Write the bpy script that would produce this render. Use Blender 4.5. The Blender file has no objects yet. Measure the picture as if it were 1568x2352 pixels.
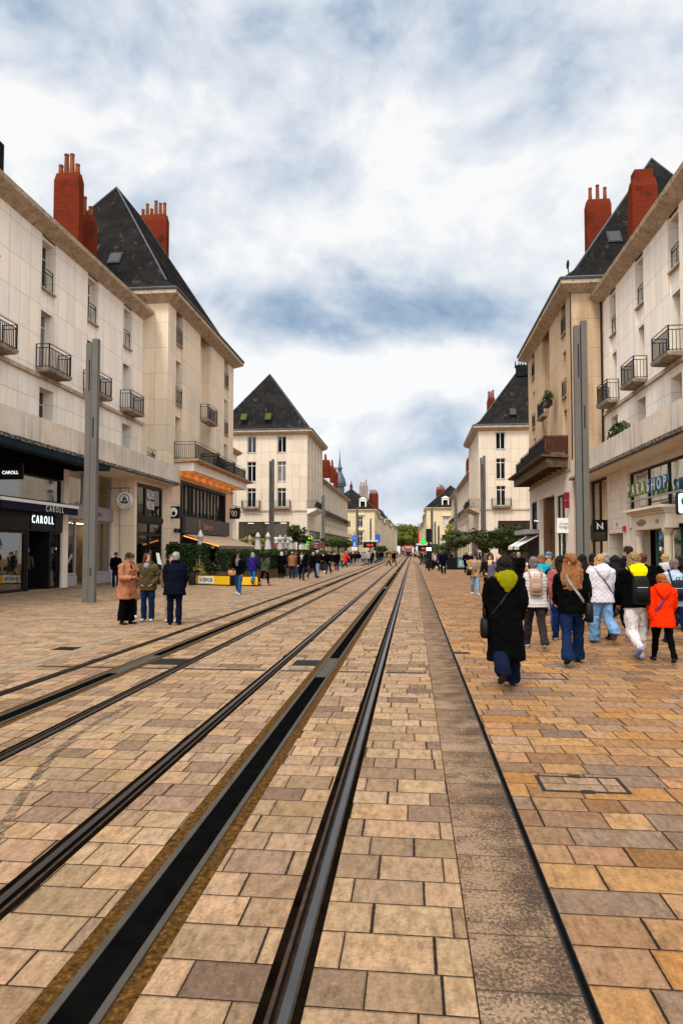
import bpy, bmesh, math, random
from mathutils import Vector, Matrix, noise
random.seed(11)
C = bpy.context.scene.collection
D = bpy.data
rad = math.radians
# ------------------------------------------------------------------ camera
CAMH = 1.72
YAW, PITCH, FPX, CY = rad(5.925), rad(2.5), 1568.0, 1196.5      # focal length in units of a 1568x2352 picture
_f = Vector((-math.sin(YAW)*math.cos(PITCH), math.cos(YAW)*math.cos(PITCH), math.sin(PITCH)))
_r = Vector((math.cos(YAW), math.sin(YAW), 0))
_u = _r.cross(_f)
EYE = Vector((0, 0, CAMH))
def ray(px, py):
    return (_f + _r*((px-784)/FPX) - _u*((py-CY)/FPX)).normalized()
def ground(px, py, z=0.0):
    d = ray(px, py); t = (z-CAMH)/d.z
    return EYE + d*t
def at_y(px, py, Y):
    d = ray(px, py); return EYE + d*(Y/d.y)
def at_x(px, py, X):
    d = ray(px, py); return EYE + d*(X/d.x)
cam_d = D.cameras.new('camera'); cam = D.objects.new('camera', cam_d); C.objects.link(cam)
cam_d.sensor_fit = 'VERTICAL'; cam_d.sensor_height = 36; cam_d.lens = 24; cam_d.shift_y = (CY-1176)/2352
cam_d.clip_start = 0.1; cam_d.clip_end = 4000
cam.location = EYE; cam.rotation_euler = (rad(90)+PITCH, 0, YAW)
bpy.context.scene.camera = cam

# ------------------------------------------------------------------ material graph helper
class G:
    def __init__(s, name, **kw):
        s.m = D.materials.new(name); s.m.use_nodes = True
        s.t = s.m.node_tree; s.b = s.t.nodes['Principled BSDF']
        for k, v in kw.items(): s.set(k.replace('_', ' '), v)
    def _in(s, sock, v):
        if isinstance(v, bpy.types.NodeSocket): s.t.links.new(v, sock)
        elif v is not None:
            if sock.type == 'RGBA' and hasattr(v, '__len__') and len(v) == 3: v = (*v, 1)
            sock.default_value = v
    def set(s, k, v): s._in(s.b.inputs[k], v)
    def n(s, typ, ins=None, out=0, **props):
        nd = s.t.nodes.new('ShaderNode'+typ)
        for k, v in props.items(): setattr(nd, k, v)
        for k, v in (ins or {}).items(): s._in(nd.inputs[k], v)
        return nd.outputs[out]
    def math(s, op, a, b=None, c=None, clamp=False):
        nd = s.t.nodes.new('ShaderNodeMath'); nd.operation = op; nd.use_clamp = clamp
        s._in(nd.inputs[0], a)
        if b is not None: s._in(nd.inputs[1], b)
        if c is not None: s._in(nd.inputs[2], c)
        return nd.outputs[0]
    def mix(s, f, a, b, mode='MIX'):
        nd = s.t.nodes.new('ShaderNodeMix'); nd.data_type = 'RGBA'; nd.blend_type = mode
        s._in(nd.inputs[0], f); s._in(nd.inputs[6], a); s._in(nd.inputs[7], b)
        return nd.outputs[2]
    def ramp(s, f, stops, interp='LINEAR'):
        nd = s.t.nodes.new('ShaderNodeValToRGB'); cr = nd.color_ramp; cr.interpolation = interp
        while len(cr.elements) < len(stops): cr.elements.new(0.5)
        for e, (p, c) in zip(cr.elements, stops):
            e.position = p; e.color = (*c, 1) if hasattr(c, '__len__') else (c, c, c, 1)
        s._in(nd.inputs[0], f); return nd.outputs[0]
    def obj(s): return s.n('TexCoord', out=3)
    def uv(s): return s.n('TexCoord', out=2)
    def scale(s, v, sc):
        return s.n('Mapping', {'Vector': v, 'Scale': sc})
    def noise(s, v, sc, det=4, rough=.55, dist=0.0):
        return s.n('TexNoise', {'Vector': v, 'Scale': sc, 'Detail': det, 'Roughness': rough, 'Distortion': dist})
    def xyz(s, v):
        nd = s.t.nodes.new('ShaderNodeSeparateXYZ'); s._in(nd.inputs[0], v); return nd.outputs
    def comb(s, x, y, z=0.0):
        return s.n('CombineXYZ', {0: x, 1: y, 2: z})
    def bump(s, h, st=.3, dist=.01):
        s.set('Normal', s.n('Bump', {'Height': h, 'Strength': st, 'Distance': dist}))
def lin(r, g, b):
    f = lambda c: ((c/255)/12.92 if c/255 <= .04045 else (((c/255)+.055)/1.055)**2.4)
    return (f(r), f(g), f(b))
def mul(c, k): return tuple(min(1, x*k) for x in c)
MATS = {}
def plain(name, col, rough=.7, metal=0.0, var=.25, sc=6, bump=.1, spec=.18, coat=0):
    if name in MATS: return MATS[name]
    g = G(name); o = g.obj()
    n = g.noise(o, sc, 5)
    f = g.ramp(n, [(.3, 1-var), (.7, 1+var*.4)])
    g.set('Base Color', g.mix(1.0, (*col, 1), f, 'MULTIPLY'))
    g.set('Roughness', rough); g.set('Metallic', metal); g.set('Specular IOR Level', spec)
    if coat: g.set('Coat Weight', coat)
    if bump: g.bump(g.noise(o, sc*6, 3), bump, .01)
    MATS[name] = g.m; return g.m
def emit(name, col, st):
    if name in MATS: return MATS[name]
    g = G(name); g.set('Base Color', mul(col, .5)); g.set('Emission Color', (*col, 1)); g.set('Emission Strength', st)
    MATS[name] = g.m; return g.m
def panel(name, col, W=.74, H=1.34, uo=0.0, vo=0.0, joint=.022, jd=.62, stain=.5, stcol=(.20, .125, .06), sf=2.2, th=.48):
    """Stone facing slabs with thin joints, streaks and rain stains, on the u/z metres of the UV map."""
    g = G(name); u, v, _ = g.xyz(g.uv())
    a = g.math('DIVIDE', g.math('ADD', u, uo), W); b = g.math('DIVIDE', g.math('ADD', v, vo), H)
    fa, fb = g.math('FRACT', a), g.math('FRACT', b)
    da = g.math('MULTIPLY', g.math('MINIMUM', fa, g.math('SUBTRACT', 1.0, fa)), W)
    db = g.math('MULTIPLY', g.math('MINIMUM', fb, g.math('SUBTRACT', 1.0, fb)), H)
    d = g.math('MINIMUM', da, db)
    j = g.math('LESS_THAN', d, joint*.5)
    cell = g.comb(g.math('FLOOR', a), g.math('FLOOR', b))
    r = g.n('TexWhiteNoise', {'Vector': cell}, noise_dimensions='2D')
    tint = g.ramp(r, [(0, mul(col, .90)), (.5, col), (1, (min(1, col[0]*1.06), col[1]*1.02, col[2]*.95))])
    # vertical streaks and blotches
    st = g.noise(g.comb(g.math('MULTIPLY', u, sf), g.math('MULTIPLY', v, .16)), 1.0, 6, .65)
    bl = g.noise(g.comb(u, v), .55, 5, .6)
    s = g.math('MULTIPLY', g.ramp(st, [(th, 0.0), (th+.2, 1.0)]), g.ramp(bl, [(th-.1, 0.0), (th+.2, 1.0)]))
    c = g.mix(g.math('MULTIPLY', s, stain), tint, (*stcol, 1))
    fine = g.noise(g.comb(u, v), 9, 6, .7)
    c = g.mix(.22, c, g.ramp(fine, [(.3, mul(col, .72)), (.7, mul(col, 1.12))]))
    c = g.mix(g.math('MULTIPLY', j, jd), c, mul(col, .30))
    g.set('Base Color', c); g.set('Roughness', .78); g.set('Specular IOR Level', .12)
    g.bump(g.math('ADD', g.math('MULTIPLY', j, -1.0), g.math('MULTIPLY', fine, .25)), .35, .012)
    MATS[name] = g.m; return g.m
def fabric(name, col, rough=.9, quilt=0, diag=False, sheen=.0):
    if name in MATS: return MATS[name]
    g = G(name); o = g.obj()
    n = g.noise(o, 7, 5, .6)
    n2 = g.noise(g.scale(o, (9, 9, 3)), 2.2, 4, .6)
    c = g.mix(1.0, (*col, 1), g.ramp(n, [(.3, .72), (.7, 1.12)]), 'MULTIPLY')
    g.set('Base Color', c); g.set('Roughness', rough); g.set('Specular IOR Level', .03)
    if quilt:
        x, y, z = g.xyz(o)
        if diag:
            k1 = g.math('ABSOLUTE', g.math('SINE', g.math('MULTIPLY', g.math('ADD', z, x), quilt)))
            k2 = g.math('ABSOLUTE', g.math('SINE', g.math('MULTIPLY', g.math('SUBTRACT', z, x), quilt)))
            h = g.math('POWER', g.math('MINIMUM', k1, k2), .5)
        else:
            h = g.math('POWER', g.math('ABSOLUTE', g.math('SINE', g.math('MULTIPLY', z, quilt))), .5)
        g.bump(g.math('ADD', h, g.math('MULTIPLY', n2, .7)), .7, .012)
    else:
        g.bump(g.math('ADD', n2, g.math('MULTIPLY', g.noise(g.scale(o, (14, 14, 5)), 2.6, 3, .6, .8), .7)), .9, .035)
    MATS[name] = g.m; return g.m

# ------------------------------------------------------------------ mesh builder
class Fr:
    """A wall's frame: u metres along it, z up, d metres inwards."""
    def __init__(s, O, U, N): s.O, s.U, s.N = Vector((*O, 0)), Vector((*U, 0)), Vector((*N, 0))
    def p(s, u, z, d=0.0): return s.O + s.U*u - s.N*d + Vector((0, 0, z))
class M:
    def __init__(s): s.v, s.f, s.uv, s.mi, s.k = [], [], [], [], 0
    def face(s, pts, uvs=None):
        i = len(s.v); s.v += [Vector(p) for p in pts]; n = len(pts)
        s.f.append(tuple(range(i, i+n))); s.uv.append(uvs or [(0, 0)]*n); s.mi.append(s.k)
    def hexa(s, c):
        """8 corners: bottom ring then top ring."""
        for q in ((0, 3, 2, 1), (4, 5, 6, 7), (0, 1, 5, 4), (1, 2, 6, 5), (2, 3, 7, 6), (3, 0, 4, 7)):
            p = [c[i] for i in q]
            L = (p[1]-p[0]).length; H = (p[2]-p[1]).length
            zz = min(x.z for x in p)
            if abs((p[1]-p[0]).z) < 1e-6: uv = [(0, p[0].z), (L, p[1].z), (L, p[2].z), (0, p[3].z)] if abs(p[2].z-p[1].z) > 1e-6 else [(0, 0), (L, 0), (L, H), (0, H)]
            else: uv = [(0, 0), (L, 0), (L, H), (0, H)]
            s.face(p, uv)
    def box(s, x0, x1, y0, y1, z0, z1):
        V = Vector
        s.hexa([V((x0, y0, z0)), V((x1, y0, z0)), V((x1, y1, z0)), V((x0, y1, z0)), V((x0, y0, z1)), V((x1, y0, z1)), V((x1, y1, z1)), V((x0, y1, z1))])
    def ubox(s, F, u0, u1, z0, z1, d0, d1):
        s.hexa([F.p(u0, z0, d0), F.p(u1, z0, d0), F.p(u1, z0, d1), F.p(u0, z0, d1), F.p(u0, z1, d0), F.p(u1, z1, d0), F.p(u1, z1, d1), F.p(u0, z1, d1)])
    def tube(s, pts, r, n=6, cap=True):
        pts = [Vector(p) for p in pts]; rs = r if hasattr(r, '__len__') else [r]*len(pts)
        rings = []
        for i, p in enumerate(pts):
            d = (pts[min(i+1, len(pts)-1)]-pts[max(i-1, 0)]).normalized()
            a = d.orthogonal().normalized() if i == 0 else (pa - d*pa.dot(d)).normalized()
            pa = a; b = d.cross(a)
            rings.append([p+(a*math.cos(2*math.pi*k/n)+b*math.sin(2*math.pi*k/n))*rs[i] for k in range(n)])
        s.rings(rings, cap)
    def rings(s, rings, cap=True):
        i0 = len(s.v); n = len(rings[0])
        for R in rings: s.v += [Vector(p) for p in R]
        for i in range(len(rings)-1):
            for k in range(n):
                a = i0+i*n+k; b = i0+i*n+(k+1) % n
                s.f.append((a, b, b+n, a+n)); s.uv.append([(0, 0)]*4); s.mi.append(s.k)
        if cap:
            s.f.append(tuple(range(i0+n-1, i0-1, -1))); s.uv.append([(0, 0)]*n); s.mi.append(s.k)
            e = i0+(len(rings)-1)*n
            s.f.append(tuple(range(e, e+n))); s.uv.append([(0, 0)]*n); s.mi.append(s.k)
    def lathe(s, c, prof, n=10):
        c = Vector(c)
        s.rings([[c+Vector((r*math.cos(2*math.pi*k/n), r*math.sin(2*math.pi*k/n), z)) for k in range(n)] for r, z in prof])
    def loft(s, chain, n=12):
        """chain of (centre, rx, ry): elliptical rings square to the path."""
        P = [Vector(c[0]) for c in chain]; rings = []
        for i, (c, rx, ry) in enumerate(chain):
            d = (P[min(i+1, len(P)-1)]-P[max(i-1, 0)]).normalized()
            ax = Vector((1, 0, 0)); ax = ax-d*ax.dot(d)
            if ax.length < .35: ax = Vector((0, 1, 0)); ax = ax-d*ax.dot(d)
            ax.normalize(); ay = d.cross(ax)
            rings.append([P[i]+ax*math.cos(2*math.pi*k/n)*rx+ay*math.sin(2*math.pi*k/n)*ry for k in range(n)])
        s.rings(rings)
    def ell(s, c, rx, ry, rz, n=12, m=8, R=None):
        rings = []
        for j in range(m+1):
            t = math.pi*(j+.02*(j == 0)-.02*(j == m))/m
            ring = []
            for k in range(n):
                p = Vector((rx*math.sin(t)*math.cos(2*math.pi*k/n), ry*math.sin(t)*math.sin(2*math.pi*k/n), -rz*math.cos(t)))
                ring.append(Vector(c)+(R @ p if R else p))
            rings.append(ring)
        s.rings(rings)
    def prism(s, poly, F, z0=None, d0=0, d1=.05):
        """poly of (u,z) extruded from depth d0 to d1 in frame F."""
        a = [F.p(u, z, d0) for u, z in poly]; b = [F.p(u, z, d1) for u, z in poly]
        s.face(a); s.face(b[::-1])
        for i in range(len(poly)):
            j = (i+1) % len(poly); s.face([a[j], a[i], b[i], b[j]])
    def build(s, name, mats, parent=None, smooth=False, local=False, recalc=False):
        me = D.meshes.new(name)
        off = Vector((0, 0, 0))
        if parent is not None and not local:
            q = parent
            while q is not None: off += q.location; q = q.parent
        me.from_pydata([tuple(p-off) for p in s.v], [], s.f)
        mats = mats if isinstance(mats, (list, tuple)) else [mats]
        for m in mats: me.materials.append(m)
        if len(mats) > 1: me.polygons.foreach_set('material_index', s.mi)
        uvl = me.uv_layers.new(name='UVMap'); flat = []
        for q in s.uv:
            for a in q: flat += [a[0], a[1]]
        uvl.data.foreach_set('uv', flat)
        if recalc:
            bm = bmesh.new(); bm.from_mesh(me); bmesh.ops.recalc_face_normals(bm, faces=bm.faces); bm.to_mesh(me); bm.free()
        if smooth: me.polygons.foreach_set('use_smooth', [True]*len(me.polygons))
        me.update()
        o = D.objects.new(name, me); C.objects.link(o)
        if parent is not None: o.parent = parent
        return o
def tag(o, label=None, cat=None, group=None, kind=None):
    if label: o['label'] = label
    if cat: o['category'] = cat
    if group: o['group'] = group
    if kind: o['kind'] = kind
    return o
def thing(name, label, cat, loc=(0, 0, 0), group=None, rz=0, scale=1):
    o = D.objects.new(name, None); C.objects.link(o); o.location = loc; o.rotation_euler = (0, 0, rz)
    o.scale = (scale,)*3; o.empty_display_size = .2
    return tag(o, label, cat, group)
def struct(name, m, mats, smooth=False):
    return tag(m.build(name, mats, smooth=smooth), kind='structure')
KIDS = {}
def dup(o, parent=None, loc=None, rz=None):
    c = o.copy(); C.objects.link(c)
    if parent is not None: c.parent = parent
    if loc is not None: c.location = loc
    if rz is not None: c.rotation_euler = (0, 0, rz)
    for ch in list(o.children): dup(ch, c)
    return c
def text(name, s, size, origin, U, N, mat, parent=None, ext=.01, squash=1.0, align='CENTER', up=None):
    cu = D.curves.new(name, 'FONT'); cu.body = s; cu.size = size; cu.extrude = ext; cu.align_x = align; cu.align_y = 'CENTER'
    cu.resolution_u = 3
    o = D.objects.new(name, cu); C.objects.link(o)
    me = D.meshes.new_from_object(o.evaluated_get(bpy.context.evaluated_depsgraph_get()))
    D.objects.remove(o); D.curves.remove(cu)
    U = Vector(U).normalized(); N = Vector(N).normalized(); Z = Vector(up) if up else N.cross(U)
    R = Matrix((U*squash, Z, N)).transposed().to_4x4(); R.translation = Vector(origin)
    me.transform(R)
    off = Vector((0, 0, 0)); q = parent
    while q is not None: off += q.location; q = q.parent
    me.transform(Matrix.Translation(-off)); me.name = name
    me.materials.clear(); me.materials.append(mat)
    ob = D.objects.new(name, me); C.objects.link(ob)
    if parent is not None: ob.parent = parent
    return ob
def facade(b, F, w, z0, z1, feats, base=0.0):
    """Wall skin as a stepped height field: feats (u0,u1,za,zb,depth,open). Later ones win; open ones get no back face."""
    us = sorted(set([0, w]+[round(min(max(x, 0), w), 4) for f in feats for x in f[:2]]))
    zs = sorted(set([z0, z1]+[round(min(max(x, z0), z1), 4) for f in feats for x in f[2:4]]))
    flip = F.U.cross(Vector((0, 0, 1))).dot(F.N) < 0
    cell = {}
    for i in range(len(us)-1):
        for j in range(len(zs)-1):
            uc, zc = (us[i]+us[i+1])/2, (zs[j]+zs[j+1])/2; d, op = base, False
            for f in feats:
                if f[0] < uc < f[1] and f[2] < zc < f[3]: d, op = f[4], (len(f) > 5 and f[5])
            cell[i, j] = (d, op)
    def q(pts, uvs):
        if flip: pts, uvs = pts[::-1], uvs[::-1]
        b.face(pts, uvs)
    for (i, j), (d, op) in cell.items():
        a, c, e, g = us[i], us[i+1], zs[j], zs[j+1]
        if not op: q([F.p(a, e, d), F.p(c, e, d), F.p(c, g, d), F.p(a, g, d)], [(a, e), (c, e), (c, g), (a, g)])
        if (i+1, j) in cell:
            d2 = cell[i+1, j][0]
            if abs(d2-d) > 1e-5: q([F.p(c, e, d), F.p(c, e, d2), F.p(c, g, d2), F.p(c, g, d)], [(c+.1, e), (c+.1+d2-d, e), (c+.1+d2-d, g), (c+.1, g)])
        if (i, j+1) in cell:
            d2 = cell[i, j+1][0]
            if abs(d2-d) > 1e-5: q([F.p(a, g, d), F.p(c, g, d), F.p(c, g, d2), F.p(a, g, d2)], [(a, g+.1), (c, g+.1), (c, g+.1), (a, g+.1)])
# ------------------------------------------------------------------ materials
STONE_W = panel('pale_stone_slabs', (.80, .72, .64), stain=.34)
STONE_Y = panel('buff_stone_slabs', (.70, .575, .44), W=.82, H=1.5, stain=.55)
STONE_D = panel('weathered_stone_slabs', (.53, .38, .245), W=.9, H=1.6, stain=.8, stcol=(.25, .13, .05), th=.43)
STONE_C = panel('cream_ashlar', (.66, .56, .36), W=.9, H=.42, joint=.012, jd=.25, stain=.25)
STONE_F = panel('pale_far_stone', (.66, .585, .48), W=.9, H=.5, joint=.01, jd=.2, stain=.3)
TILEW = panel('small_cream_wall_tiles', (.74, .66, .57), W=.42, H=.46, joint=.02, jd=.5, stain=.35)
PARA = panel('streaked_parapet_concrete', (.64, .56, .485), W=1.15, H=9, joint=.02, jd=.5, stain=.9, stcol=(.24, .19, .16), sf=5.5, th=.40)
STONE_P = panel('cream_pavilion_slabs', (.60, .515, .415), W=.95, H=1.55, stain=.45, jd=.75)
PLAST = plain('painted_render', (.70, .625, .54), .8, var=.12, sc=2)
def cornice_mat():
    g = G('lichened_concrete_cornice'); o = g.obj()
    a = g.noise(o, 2.2, 6, .7); b = g.noise(o, 9, 5, .7)
    c = g.ramp(a, [(.25, (.25, .175, .115)), (.5, (.42, .325, .235)), (.8, (.56, .46, .36))])
    c = g.mix(g.ramp(b, [(.55, 0.0), (.66, .85)]), c, (.035, .025, .018, 1))
    g.set('Base Color', c); g.set('Roughness', .95); g.set('Specular IOR Level', .1); g.bump(b, .6, .03); return g.m
CORN = cornice_mat()
def edge_mat():
    g = G('black_lichened_slab_edge'); o = g.obj(); a = g.noise(g.scale(o, (1, 1, 2.5)), 7, 6, .75)
    g.set('Base Color', g.ramp(a, [(.40, (.012, .010, .009)), (.52, (.06, .045, .034)), (.60, (.42, .37, .32))])); g.set('Roughness', .95); g.bump(a, .6, .03); return g.m
EDGE = edge_mat()
def slate_mat():
    g = G('slate_roofing'); o = g.obj(); x, y, z = g.xyz(o)
    r = g.math('FRACT', g.math('MULTIPLY', z, 5.5)); ln = g.math('LESS_THAN', r, .12)
    c1 = g.noise(o, .8, 6, .65); c2 = g.noise(g.scale(o, (6, 6, 5.5)), 2.0, 3, .6)
    st = g.noise(g.scale(o, (2.2, 2.2, .22)), 1.0, 6, .65)
    c = g.ramp(c2, [(.25, (.006, .0057, .006)), (.75, (.019, .0178, .0178))])
    c = g.mix(g.ramp(c1, [(.45, 0.0), (.8, .5)]), c, (.045, .037, .030, 1))
    c = g.mix(g.ramp(st, [(.58, 0.0), (.75, .55)]), c, (.13, .12, .10, 1))
    c = g.mix(g.math('MULTIPLY', ln, .5), c, (.008, .008, .009, 1))
    g.set('Base Color', c); g.set('Roughness', .9); g.set('Specular IOR Level', .0)
    g.bump(g.math('ADD', r, g.math('MULTIPLY', c2, .6)), .35, .02); return g.m
SLATE = slate_mat()
def brick_mat():
    g = G('red_chimney_brick'); x, y, z = g.xyz(g.obj())
    v = g.comb(g.math('ADD', x, y), z)
    nd = g.t.nodes.new('ShaderNodeTexBrick'); g._in(nd.inputs['Vector'], v)
    for k, q in (('Color1', (.155, .013, .004, 1)), ('Color2', (.115, .011, .0035, 1)), ('Mortar', (.13, .045, .025, 1)), ('Scale', 1.0), ('Mortar Size', .012), ('Brick Width', .24), ('Row Height', .075)):
        nd.inputs[k].default_value = q
    s = g.noise(g.obj(), .9, 6, .7)
    c = g.mix(g.ramp(s, [(.5, 0.0), (.72, .8)]), nd.outputs[0], (.03, .012, .010, 1))
    g.set('Base Color', c); g.set('Roughness', .95); g.set('Specular IOR Level', .0); g.bump(nd.outputs[1], -.4, .01); return g.m
BRICK = brick_mat()
POT = plain('terracotta_pot', (.20, .052, .016), .85, var=.5, sc=3)
ZINC = plain('zinc_flashing', (.075, .085, .10), .6, .2, var=.3)
IRON = plain('black_iron', (.010, .010, .011), .6, 0, var=.2, spec=.15)
RUST = plain('rusty_brown_screen', (.065, .022, .012), .8, var=.45, sc=5)
POLEM = plain('grey_painted_steel', (.118, .110, .098), .6, 0, var=.14, sc=1.5, bump=.03)
POLED = plain('dark_pole_slot', (.02, .02, .022), .6)
BLACK = plain('black_lacquer', (.008, .008, .009), .4, var=.2, bump=.02, spec=.12)
BLACKM = plain('black_matt_cloth', (.006, .006, .007), .95, var=.3, bump=.1, spec=0.0)
CHAR = plain('charcoal_frame', (.016, .015, .014), .5, var=.2, bump=.03, spec=.15)
WHITE = plain('white_paint', (.76, .75, .72), .5, var=.08, bump=.02)
OFFW = plain('off_white_shutter', (.58, .55, .50), .7, var=.12, bump=.05)
GREYP = plain('mauve_grey_shop_paint', (.30, .27, .29), .5, var=.1, bump=.02)
NAVY = plain('navy_awning', (.006, .007, .028), .85, var=.2)
TEAL = plain('petrol_awning', (.006, .026, .045), .8, var=.4, sc=4)
TAUPE = plain('taupe_fascia', (.060, .050, .047), .45, var=.15, bump=.03)
COPPER = plain('copper_letters', (.42, .20, .11), .4, .3, var=.15, bump=0)
BEIGEAW = plain('beige_awning', (.40, .30, .20), .9, var=.12)
WOOD = plain('brown_timber', (.13, .065, .03), .7, var=.4, sc=8)
CURT = plain('net_curtain', (.55, .53, .50), .9, var=.2, sc=8)
WARMW = plain('warm_room_wall', (.32, .24, .16), .9, var=.25, sc=2)
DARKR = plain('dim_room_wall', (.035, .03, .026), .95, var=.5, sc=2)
STEEL = plain('brushed_steel', (.42, .42, .42), .35, .8, var=.15, bump=.02)
YELLOW = plain('yellow_banner', (.72, .42, .01), .6, var=.08, bump=0)
REDP = plain('red_paint', (.55, .03, .03), .5, var=.12, bump=0)
BLUEP = plain('blue_sign', (.02, .12, .55), .45, var=.08, bump=0)
CYANP = plain('cyan_poster', (.05, .40, .62), .5, var=.08, bump=0)
BROWNP = plain('brown_sign', (.16, .035, .025), .5, var=.08, bump=0)
MAROON = plain('maroon_sign', (.20, .008, .03), .5, var=.1, bump=0)
UMBR = plain('off_white_parasol_cloth', (.50, .46, .44), .9, var=.22, sc=3, bump=.3)
def glass(name, tint=(.012, .013, .014), see=.55):
    g = G(name); nt = g.t
    nt.nodes.remove(g.b); out = nt.nodes['Material Output']
    tr = nt.nodes.new('ShaderNodeBsdfTransparent'); tr.inputs[0].default_value = (.55, .57, .56, 1)
    gl = nt.nodes.new('ShaderNodeBsdfGlossy'); gl.inputs['Roughness'].default_value = .02; gl.inputs[0].default_value = (.9, .92, .92, 1)
    df = nt.nodes.new('ShaderNodeBsdfDiffuse'); df.inputs[0].default_value = (*tint, 1)
    fr = nt.nodes.new('ShaderNodeFresnel'); fr.inputs[0].default_value = 2.5
    # faint waviness of real panes
    bp = nt.nodes.new('ShaderNodeBump'); bp.inputs['Strength'].default_value = .04; bp.inputs['Distance'].default_value = .05
    tn = nt.nodes.new('ShaderNodeTexNoise'); tn.inputs['Scale'].default_value = 1.2; nt.links.new(g.obj(), tn.inputs['Vector']); nt.links.new(tn.outputs[0], bp.inputs['Height'])
    nt.links.new(bp.outputs[0], gl.inputs['Normal'])
    m0 = nt.nodes.new('ShaderNodeMixShader'); m0.inputs[0].default_value = see; nt.links.new(df.outputs[0], m0.inputs[1]); nt.links.new(tr.outputs[0], m0.inputs[2])
    m1 = nt.nodes.new('ShaderNodeMixShader'); nt.links.new(fr.outputs[0], m1.inputs[0]); nt.links.new(m0.outputs[0], m1.inputs[1]); nt.links.new(gl.outputs[0], m1.inputs[2])
    nt.links.new(m1.outputs[0], out.inputs[0]); MATS[name] = g.m; return g.m
SHOPG = glass('shop_glass', see=.8)
def pane_mat(name, col, rough=.04, spec=.9):
    g = G(name); o = g.obj(); n = g.noise(o, 1.1, 3)
    g.set('Base Color', g.mix(1.0, (*col, 1), g.ramp(n, [(.35, .5), (.65, 1.2)]), 'MULTIPLY'))
    g.set('Roughness', rough); g.set('Specular IOR Level', spec); g.set('IOR', 1.6)
    g.bump(g.noise(o, .9, 2), .05, .05); return g.m
PANE = pane_mat('dark_window_pane', (.010, .0105, .011), .05, .45)
PANEC = pane_mat('curtained_window_pane', (.16, .155, .145), .05, .45)
ORANGE = emit('orange_recessed_light', (1.0, .30, .02), 3.2)
GREENL = emit('green_led', (.02, 1.0, .06), .8)
REDL = emit('red_led', (1.0, .05, .03), 1.1)
LETLIT = emit('lit_white_letters', (.85, .97, 1.0), .75)
WARMB = emit('warm_shop_lamp', (1.0, .62, .28), 7)
SIGNLIT = emit('lit_white_sign', (.8, .86, 1.0), .8)
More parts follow.
